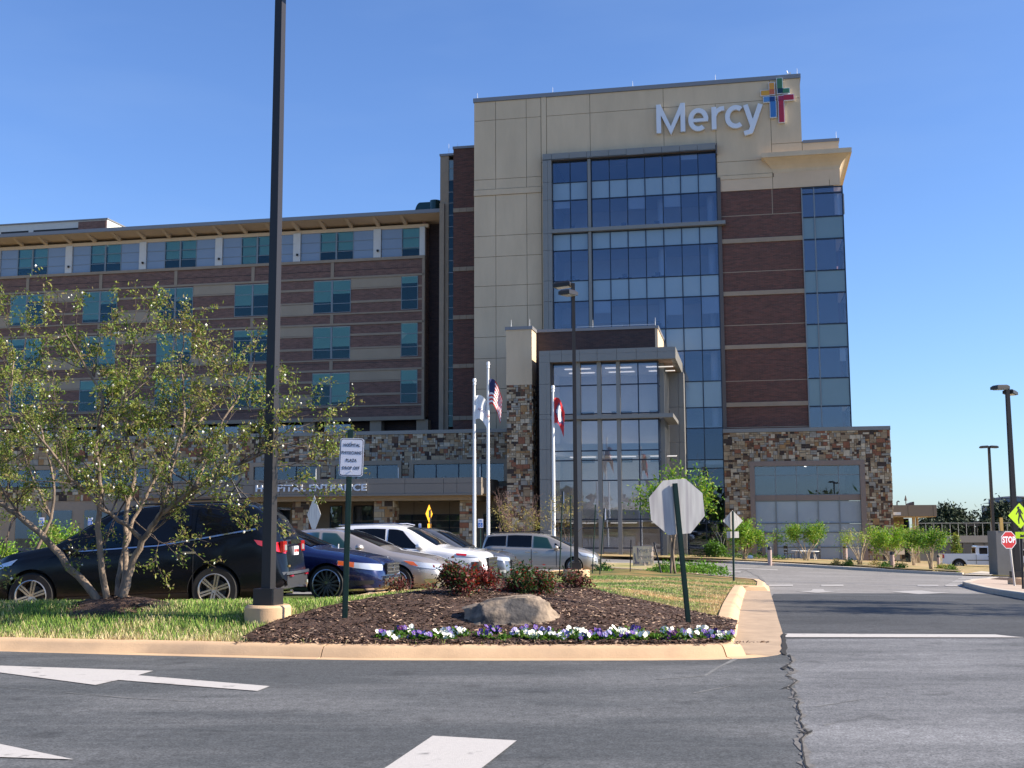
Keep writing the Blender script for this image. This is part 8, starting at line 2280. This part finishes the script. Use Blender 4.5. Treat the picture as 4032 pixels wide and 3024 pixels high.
t2, tr2 = limb_tree('young_tree', 'second leafing young tree, mostly past the left edge of the picture', F2, limbs2, 47, 3, .55, 20000, .058, [(flat(a2(50, 760, 0)), (.1, 0, 1), .5), (flat(a2(150, 960, .2)), (.8, 0, .5), .5)], blossoms=90, spreadl=.034, w=(4, 3.4, 1.8, 2.4))
# bright green little trees and far shrubs ---------------------------------------------------------
def shrub(name, label, foot, h, w_, seed, leafs, wts, n_leaf, size, stems=7, stem_m=None, group=None, cat='shrub', lev=2, low=.25, sr=.02, flare=.5, up=.25):
 t = thing(name, label, cat, foot, 0, group); tr = Tree(seed)
 for k in range(stems):
  a = 6.283 * k / stems + tr.r.uniform(-.3, .3); rr = w_ * .5 * tr.r.uniform(.3, 1)
  b = Vector((math.cos(a) * w_ * .05, math.sin(a) * w_ * .05, 0)); e = Vector((math.cos(a) * rr * flare, math.sin(a) * rr * flare, h * tr.r.uniform(low, low + .2)))
  n_ = 5; pts = [b.lerp(e, i / n_) + Vector((math.cos(a), math.sin(a), 0)) * (-.06 * w_ * math.sin(math.pi * i / n_)) for i in range(n_ + 1)]
  part('stem', MB().tube(pts, [sr * (1 - .4 * i / n_) for i in range(n_ + 1)], 5), stem_m or M['stem_tan'], t, smooth=True)
  d = (e - b).normalized()
  for _ in range(2): tr.branch(e, (d + tr.rv(.35) + Vector((math.cos(a), math.sin(a), 0)) * .25).normalized(), h * .24, sr * .55, lev, up, .5)
 # keep the crown within the shrub's own height
 tag(part('twigs', MB().add(tr.mb.v + tr.tw.v, [f for f in tr.mb.f] + [tuple(i + len(tr.mb.v) for i in f) for f in tr.tw.f]), stem_m or M['stem_tan'], t), kind='stuff')
 mx_ = max(p[2] for p in tr.tips); k_ = h / mx_ if mx_ > h else 1
 tips = [(p[0], p[1], p[2] * k_) for p in tr.tips]
 leafcloud('crown', tips, n_leaf, size, leafs, wts, size * 1.1, t, seed=seed)
 return t
def place(x, yb, yt, xw, off=.15, Y=None):
 b = gd(x, yb, off) if Y is None else aD(x, yb, Y)
 if Y is not None: b.z = T(b.x, b.y)
 s_ = b.y / 2550
 return b, (yb - yt) * s_ * 1.0, xw * s_
LB = (3, 3, 2, 2)
b, h, w_ = place(1452, 1241, 1012, 132)
shrub('street_tree', 'small bright green tree behind the bare octagonal sign back', b, h, w_, 3, LEAFB, (2, 3, 1.5, 3), 3900, .15, stems=3, stem_m=M['bark_pale'], cat='tree', lev=3, low=.42, sr=.055, flare=.35)
for i, (x, yb, yt, xw, lb, st, lm, nl, lv, sz) in enumerate((
  (1608, 1211, 1128, 80, 'round bright green shrub left of the annex door, behind the grey diamond', 7, LEAFB, 2600, 2, .17),
  (1742, 1213, 1128, 104, 'widest bright green shrub, in front of the annex window wall', 7, LEAFB, 3400, 2, .17),
  (1858, 1222, 1140, 82, 'vase shaped shrub on long bare tan stems beside the second bollard', 9, LEAFB, 900, 2, .14),
  (1925, 1226, 1138, 90, 'lime green shrub in front of the right corner of the stone annex', 8, LEAFB, 2300, 2, .16),
  (1975, 1224, 1142, 50, 'slender lime shrub behind the black handrail', 6, LEAFB, 1400, 2, .15),
  (2012, 1232, 1146, 66, 'tall green and tan shrub nearest the pickup tailgate', 9, LEAFB, 2000, 2, .15),
  (1545, 1206, 1176, 44, 'dark green broad leaved bush at the foot of the pavilion', 5, [LEAFB[3], LEAFB[1], LEAF[3]], 1500, 2, .22))):
 b, h, w_ = place(x, yb, yt, xw)
 o = shrub('garden_shrub', lb, b, h, w_, 60 + i, lm, [(3, 3, 2, 2), (1, 3, 1, 3), (2, 1, 4, 1), (4, 2, 3, 1)][i % 4][:len(lm)], int(nl * 1.5), sz * (1, .85, .8, .95, .8)[i % 5], stems=st, group='shrubs along the far kerb', low=.30 if i not in (2, 5) else .5, sr=.035, flare=.7 if i != 2 else .9)
b, h, w_ = place(1560, 1203, 1128, 60)
shrub('sapling', 'thin bare white stemmed sapling at the foot of the blue glass', b, h, w_, 81, LEAFB, LB, 260, .13, stems=3, stem_m=mat('white_bark', (.5, .47, .42), .9), cat='tree', lev=2, low=.5, sr=.05, flare=.5)
# bare reddish tree and thin ones between flags and pavilion
TW = [leafm('leaf_straw', (.33, .27, .10)), leafm('leaf_ochre', (.22, .20, .06)), LEAF[0]]
pinktwig = mat('pinkish_twigs', (.27, .17, .14), .9)
b, h, w_ = place(1112, 1215, 1068, 105, .1, 57)
shrub('ornamental_tree', 'leafless pinkish twiggy tree above the roof of the minivan', b, h, w_, 91, TW, (3, 3, 1), 900, .11, stems=6, stem_m=pinktwig, cat='tree', lev=4, low=.30, sr=.04, flare=.5, up=.3)
b, h, w_ = place(1225, 1215, 1052, 110, .1, 57.5)
shrub('ornamental_tree', 'thin grey branching tree with a few ochre leaves behind the lamp post', b, h, w_, 92, TW, (3, 3, 1), 620, .10, stems=4, stem_m=M['bark_twig'], cat='tree', lev=3, low=.35, sr=.035, flare=.6)
b, h, w_ = place(135, 1215, 1095, 100, .1, 44)
shrub('garden_shrub', 'bright green shrub between the trunks, behind the black SUV bonnet', b, h, w_, 93, LEAFB, LB, 2600, .13, stems=6, cat='shrub', lev=2, low=.25, sr=.03, group='shrubs beyond the parked cars')
b, h, w_ = place(2, 1225, 1150, 40, .1, 46)
shrub('garden_shrub', 'bright green shrub at the extreme left edge behind the second tree', b, h, w_, 94, LEAFB, LB, 1500, .13, stems=6, lev=2, low=.25, sr=.03, group='shrubs beyond the parked cars')
def tuft(name, label, foot, rx, ry, h, mats_, w, n_, size, cat='bush', group=None, seed=1):
 """low dense mound of leaves on short stems"""
 t = thing(name, label, cat, foot, 0, group); g = random.Random(seed); pts = []; st = MB()
 for _ in range(170):
  a = g.uniform(0, 6.283); r_ = math.sqrt(g.random()); z = h * (1 - r_ ** 2.2) * g.uniform(.25, 1.0)
  pts.append((rx * r_ * math.cos(a), ry * r_ * math.sin(a), z))
 for i in range(14): p = g.choice(pts); st.tube([(0, 0, 0), (p[0] * .6, p[1] * .6, p[2] * .6), p], [.02, .012, .006], 4)
 part('stems', st, M['bark_dark'], t)
 leafcloud('foliage', pts, n_, size, mats_, w, size * .8, t, seed=seed)
 return t
for i, (X, Y, rw2, hh2, ms, lb) in enumerate(((1450, 850, 45, 12, [LEAF[2], MATS['leaf_straw']], 'small straw brown tuft left of the round green tuft'), (1628, 860, 60, 18, [LEAFB[3], LEAF[1]], 'small round green tuft just right of the brown tuft'),
          (2150, 885, 60, 18, [LEAF[3], LEAFB[3]], 'dark green tuft left of the handrail bollard'), (2020, 860, 55, 10, [LEAF[2], MATS['leaf_straw']], 'low straw tuft under the vase shaped shrub'))):
 x, y = (2900 + X / 3.687) / K, (2000 + Y / 3.687) / K
 b = gd(x, y, .1); s_ = b.y / 2550
 tuft('tuft', lb, b, rw2 / 3.687 / K * s_, .5, hh2 * s_, ms, (1, 1), 500, .14, 'tuft', 'tufts behind the far kerb', 100 + i)
for i, (X, Y, rw2, hh2, ms, lb) in enumerate(((420, 1455, 70, 26, [LEAFB[3], LEAF[0]], 'soft green tuft at the foot of the lime shrub'), (1035, 1465, 65, 25, [MATS['leaf_ochre'], LEAF[0]], 'ochre green tuft beneath the pickup tailgate'), (1160, 1480, 55, 20, [LEAF[3], LEAF[0]], 'dark tuft beside the pickup rear wheel'))):
 b = gd(*gx_(X, Y), .1); s_ = b.y / 2550
 tuft('tuft', lb, b, rw2 / 3.687 / K * s_, .5, hh2 / 3.687 / K * s_ * 3, ms, (1, 1), 600, .14, 'tuft', 'tufts behind the far kerb', 120 + i)
b = gd(*gx_(1240, 1240), .1); b = aD(*gx_(1240, 1330), 96); b.z = T(b.x, 96); s_ = 96 / 2550
def cone_tree(name, label, foot, r_, h, mats_, w, n_, size, seed, cat='tree', pw=1.0, low=.05):
 t = thing(name, label, cat, foot); g = random.Random(seed); pts = []
 for _ in range(420):
  f = g.random() ** 1.3; a = g.uniform(0, 6.283); rr = r_ * (1 - f) ** pw * math.sqrt(g.uniform(.3, 1)); pts.append((rr * math.cos(a), rr * math.sin(a), h * (low + (1 - low) * f)))
 part('trunk', MB().tube([(0, 0, 0), (0, 0, h * .9)], [r_ * .08 + .05, .03], 6), M['bark_dark'], t)
 leafcloud('crown', pts, n_, size, mats_, w, size * .7, t, seed=seed)
 return t
cone_tree('conifer', 'small pale green cone shaped conifer before the retaining wall', b, 95 / 3.687 / K * s_, 64 * s_ * 1.0, [LEAFB[3], LEAF[1], LEAF[0]], (2, 2, 2), 2200, .16, 7)
# dark conifers and two pines beyond the wall
def fx(X, Y, Yd):
 p = aD(*gx_(X, Y), Yd); return p
for i, (X, Yt, rpx, Yd, lb) in enumerate(((800, 740, 85, 150, 'behind the clinic roof column'), (930, 760, 80, 156, 'left of the big pine'), (1050, 770, 75, 158, 'under the left of the big pine crown'), (1240, 790, 65, 150, 'right of the big pine trunk'), (1365, 780, 55, 152, 'alone in the gap of sky'), (1680, 770, 62, 150, 'left of the second pine'), (1930, 820, 70, 150, 'behind the stop sign'), (2060, 840, 90, 154, 'beneath the crossing sign'))):
 p = fx(X, 1060, Yd); g0 = T(p.x, Yd); tz = fx(X, Yt, Yd).z; s_ = Yd / 2550 / 3.687 / K
 cone_tree('conifer', 'dark conifer beyond the retaining wall, ' + lb, Vector((p.x, Yd, g0)), rpx * s_, tz - g0, LEAFP, (4, 2, 1), 3000, .5, 200 + i, pw=.75)
for i, (X, Yt, lb, W_) in enumerate(((1140, 578, 'tall dark pine with a broad open crown, rising above the retaining wall', 170), (1880, 590, 'second broad pine, between the distant lamp post and the crossing sign', 175))):
 Yd = 165; p = fx(X + (10 if i == 0 else 0), 1060, Yd); g0 = T(p.x, Yd); s_ = Yd / 2550 / 3.687 / K; tz = fx(X, Yt, Yd).z; hh_ = tz - g0
 t = thing('pine_tree', lb, 'tree', (p.x, Yd, g0)); g = random.Random(300 + i); pts = []; br = MB()
 br.tube([(0, 0, 0), (.2, 0, hh_ * .6), (0, 0, hh_ * .93)], [.42, .28, .08], 7)
 for k in range(34):
  f = .48 + .52 * g.random(); a = g.uniform(0, 6.283); prof = math.sin(min(1, (1.04 - f) / .5) * 1.6) * .95; R_ = W_ * s_ * prof * g.uniform(.55, 1.1)
  e = Vector((R_ * math.cos(a), R_ * math.sin(a) * .7, hh_ * f)); br.tube([(0, 0, hh_ * (f - .06)), e], [.10, .03], 4)
  for _ in range(9): pts.append((e.x + g.gauss(0, .9), e.y + g.gauss(0, .7), e.z + g.gauss(0, .35)))
 part('trunk', br, M['bark_dark'], t)
 leafcloud('crown', pts, 9000, .55, LEAFP, (4, 2, 1), .5, t, seed=300 + i)
p = fx(1540, 1060, 170); g0 = T(p.x, 170)
tuft('bush', 'rounded grey green bush mass beyond the wire fence', Vector((p.x, 170, g0)), 105 * 170 / 2550 / 3.687 / K, 2.5, fx(1540, 850, 170).z - g0, LEAFP, (2, 3, 2), 3000, .4, 'bush', None, 410)
# low hedges at the building foot
for i, (xa_, xb_, yb, h_, Yd, lb) in enumerate(((1480, 1625, 1206, 9, None, 'low dark green hedge along the foot of the blue glass'), (1722, 1800, 1209, 12, None, 'dense low green hedge under the annex window, left of the second bollard'), (1440, 1530, 1236, 20, None, 'spreading bright green ground cover on the small kerbed island'), (1295, 1313, 1236, 15, None, 'small grassy clump at the nose of the minivan'), (1420, 1438, 1237, 16, None, 'wispy grey green clump beside the little bright tree'))):
 b0_h, b1_h = gd(xa_, yb, .15), gd(xb_, yb, .15); c = (b0_h + b1_h) / 2; s_ = c.y / 2550
 tuft('hedge' if i < 2 else 'ground_cover', lb, c, (b1_h - b0_h).length / 2, .8 if i != 2 else 1.6, h_ * s_, [LEAFB[3], LEAFB[1], LEAF[3]], (3, 1 + (i == 2) * 3, 3 - 2 * (i == 2)), 2600 if i < 3 else 500, .13, 'hedge' if i < 2 else 'plant', None, 430 + i)
# off to the right, out of the picture: the tree whose shadow streaks the road and lawn
ft = Vector((16.5, 22.2, T(16.5, 22.2)))
shrub('street_tree', 'sparse street tree just past the right edge, casting the streaks of shade on the road', ft, 6.4, 6.5, 555, LEAF, (3, 3, 2, 2), 9000, .13, stems=4, stem_m=M['bark_pale'], cat='tree', lev=4, low=.35, sr=.06, flare=.45)
# red tip bushes in the mulch bed -----------------------------------------------------------------
for i, (x, yb, yt, xw, w, lb, nl) in enumerate(((1003, 1288, 1208, 108, (4, 3, 4, 3), 'largest red and green photinia bush, behind the left end of the boulder', 3600), (1148, 1286, 1223, 82, (2, 2, 8, 2), 'mostly green photinia bush with red tips, behind the right of the boulder', 2900),
  (1116, 1283, 1250, 40, (7, 3, 1, 2), 'small crimson bush at the left foot of the green one', 900), (1243, 1275, 1232, 36, (1, 5, 3, 4), 'small dark maroon bush beneath the lamp post pier', 800), (859, 1286, 1250, 36, (1, 4, 1, 4), 'sparse russet bush in front of the blue sedan nose', 260), (930, 1280, 1262, 26, (1, 3, 1, 4), 'tiny twiggy russet bush by the silver sedan bumper', 120))):
 b = gh(x, yb); s_ = b.y / 2550
 shrub('photinia_bush', lb, b, (yb - yt) * s_ * 1.0, xw * s_ * .82, 500 + i, LEAFR, w, nl, .062, stems=7, stem_m=mat('reddish_stems', (.16, .08, .06), .9) if i == 0 else MATS['reddish_stems'], group='red tip bushes in the mulch bed', cat='bush', lev=2, low=.18, sr=.010, flare=.8, up=.15)
# boulder -----------------------------------------------------------------------------------------
bc = gh(1106, 1350); s_ = bc.y / 2550
bm = bmesh.new(); bmesh.ops.create_icosphere(bm, subdivisions=5, radius=1)
rb = random.Random(12)
for _ in range(26):
 n_ = Vector((rb.gauss(0, 1), rb.gauss(0, 1), rb.gauss(0, .8))).normalized(); dk_ = rb.uniform(.72, .92)
 for v_ in bm.verts:
  e_ = v_.co.dot(n_) - dk_
  if e_ > 0: v_.co -= n_ * e_
Lb, Hb_ = 262 * s_ / 2, 66 * s_
for v_ in bm.verts:
 x, y, z = v_.co
 k_ = 1 + .16 * mnoise.noise(Vector((x * 1.3 + 3, y * 1.3, z * 1.3))) + .07 * mnoise.noise(Vector((x * 3.1, y * 3.1 + 5, z * 3.1))) + .03 * mnoise.noise(Vector((x * 8, y * 8, z * 8 + 2)))
 z2 = max(z, -.55); top_ = .60 + .10 * math.exp(-((x - .3) / .6) ** 2)
 if x > .75: top_ -= (x - .75) * .9
 if x < -.35: top_ -= (-.35 - x) * .45
 v_.co = Vector((x * k_ * Lb * (1.0 if z < .2 else .97), y * k_ * Lb * .52 - (.10 if z < 0 else 0) * Lb, min(z2 * k_, top_ * (1 + .05 * mnoise.noise(Vector((x * 4, y * 4, 0))))) * Hb_ * 1.18 + Hb_ * .12))
for v_ in bm.verts:            # chipped planes
 n_ = mnoise.cell(Vector((v_.co.x * 2.6 + 9, v_.co.y * 2.6, v_.co.z * 3.4)))
 v_.co += v_.co.normalized() * (n_ - .5) * .018
bmesh.ops.smooth_vert(bm, verts=bm.verts, factor=.15, use_axis_x=True, use_axis_y=True, use_axis_z=True)
me = bpy.data.meshes.new('boulder'); bm.to_mesh(me); bm.free(); me.polygons.foreach_set('use_smooth', [True] * len(me.polygons)); me.set_sharp_from_angle(angle=R(28))
bmt = mat('boulder_rock', (.27, .21, .155), .92, var=.5, vscale=5, bump=1.0, bscale=16, col2=(.055, .052, .052), c2scale=2.0, c2pos=(.46, .58))
me.materials.append(bmt)
bo = link('boulder', me); bo.location = (bc.x, bc.y + Lb * .30, H(bc.x, bc.y) - .03); bo.rotation_euler = (0, 0, R(-6))
tag(bo, 'long weathered grey and brown boulder lying in the mulch bed', 'boulder')
# pansies along the kerb ----------------------------------------------------------------------------
fl_px = [(825, 1368, 'pw'), (846, 1380, 'wg'), (868, 1363, 'dp'), (884, 1362, 'wp'), (903, 1373, 'vg'), (920, 1379, 'lv'), (937, 1364, 'gg'), (953, 1368, 'ww'), (967, 1376, 'wl'), (980, 1362, 'lw'), (1000, 1366, 'wg'), (1050, 1370, 'vl'), (1070, 1361, 'vg'), (1088, 1378, 'gg'), (1121, 1366, 'lw'), (1139, 1361, 'vv'), (1148, 1370, 'ww'), (1158, 1381, 'wg'), (1181, 1366, 'lv'), (1196, 1375, 'wg'),
   (1216, 1378, 'lg'), (1228, 1368, 'wl'), (1244, 1365, 'ww'), (1260, 1377, 'vl'), (1273, 1384, 'wg'), (1300, 1371, 'vg'), (1311, 1381, 'lv'), (1328, 1363, 'ww'), (1345, 1370, 'wg'), (1356, 1377, 'vl'), (1373, 1363, 'vv'), (1386, 1375, 'ww'), (1420, 1371, 'gg'), (1439, 1363, 'ww'), (1447, 1373, 'dv'), (1462, 1380, 'dp'), (1480, 1366, 'wg'), (1490, 1373, 'wl'), (1512, 1362, 'ww'), (1526, 1372, 'vv'), (1545, 1368, 'dv'), (1556, 1378, 'ww'), (1568, 1375, 'vw')]
CN = {'w': 'white', 'v': 'violet', 'l': 'lavender', 'd': 'dark purple', 'p': 'purple', 'g': 'leafy'}
PM_ = {'w': PETW, 'v': PETP, 'l': PETL, 'd': PETD, 'p': PETP}
pet = MB(); pet.add([(0, 0, 0)] + [(.02 * math.cos(R(a)) * (1 + .25 * math.sin(R(a * 2.5))), .02 * math.sin(R(a)) * (1 + .25 * math.sin(R(a * 2.5))), .004) for a in range(0, 360, 36)], [(0, i + 1, (i + 1) % 10 + 1) for i in range(10)])
petm = {}
eye_m = mat('yellow_flower_eye', (.7, .5, .05), .6)
def flower_mesh(m_):
 if m_.name not in petm:
  mb = MB()
  for k, (cx, cz, s_) in enumerate(((-.010, .012, 1.0), (.010, .012, 1.0), (-.013, -.004, .9), (.013, -.004, .9), (0, -.013, 1.15))):
   mb.add([(cx, -.002 * k, cz)] + [(cx + .0135 * s_ * math.cos(R(a)), -.002 * k - .003, cz + .0135 * s_ * math.sin(R(a))) for a in range(0, 360, 45)], [(0, i + 1, (i + 1) % 8 + 1) for i in range(8)])
  mb.add([(0, -.014, .004), (.004, -.014, 0), (0, -.014, -.004), (-.004, -.014, 0)], [(0, 1, 2, 3)], 1)
  petm[m_.name] = mb.mesh('flower', [m_, eye_m])
 return petm[m_.name]
prev = 'stop sign post'
for i, (x, y, cs) in enumerate(fl_px):
 b = gh(x, min(y + 14, 1388)); g = random.Random(700 + i)
 c0, c1_ = CN[cs[0]], CN[cs[1]]; n1 = i + 1
 od_ = '%d%s' % (n1, {1: 'st', 2: 'nd', 3: 'rd'}.get(n1 % 10 if n1 % 100 not in (11, 12, 13) else 0, 'th'))
 lb = ('green pansy clump without flowers' if cs == 'gg' else '%s pansy clump' % c0 if cs[1] == 'g' or cs[0] == cs[1] else 'mixed %s and %s pansy clump' % (c0, c1_)) + ', %s from the left in the kerbside row' % od_
 t = thing('pansy_clump', lb, 'flowers', b, 0, 'pansy clumps along the kerb')
 leafcloud('leaves', [(g.gauss(0, .055), g.gauss(0, .05), g.uniform(.02, .085)) for _ in range(24)], 170, .05, [LEAFB[1], LEAFB[3], LEAF[0]], (2, 3, 2), .012, t, seed=i, aspect=.6)
 nf = 0 if cs == 'gg' else 9
 for k in range(nf):
  ch = cs[0] if g.random() < .8 or cs[1] == 'g' else cs[1]
  o = link('flower', flower_mesh(PM_[ch]), t); o.location = (g.gauss(0, .050), g.gauss(-.01, .04), g.uniform(.06, .13)); o.rotation_euler = (g.uniform(-.9, -.1), g.uniform(-.6, .6), g.uniform(-.9, .9)); s2 = g.uniform(1.0, 1.35); o.scale = (s2,) * 3
# stones and a timber edge by the mulch bed
# the wooded edge behind the photographer, seen only as reflections in the low glass
wp = []
for _ in range(2600):
 x = random.uniform(-170, 170); h_ = 8 + 5 * nz2(x, 3, .05) + 3 * nz2(x, 9, .21); wp.append((x, -95 + random.uniform(-6, 6) - abs(x) * .1, random.uniform(-1, h_) - 1))
leafcloud('far_wood', wp, 15000, 2.6, [LEAF[3], LEAFP[2], LEAF[0]], (3, 3, 1), 1.3, None, 'stuff', seed=9, aspect=.8)
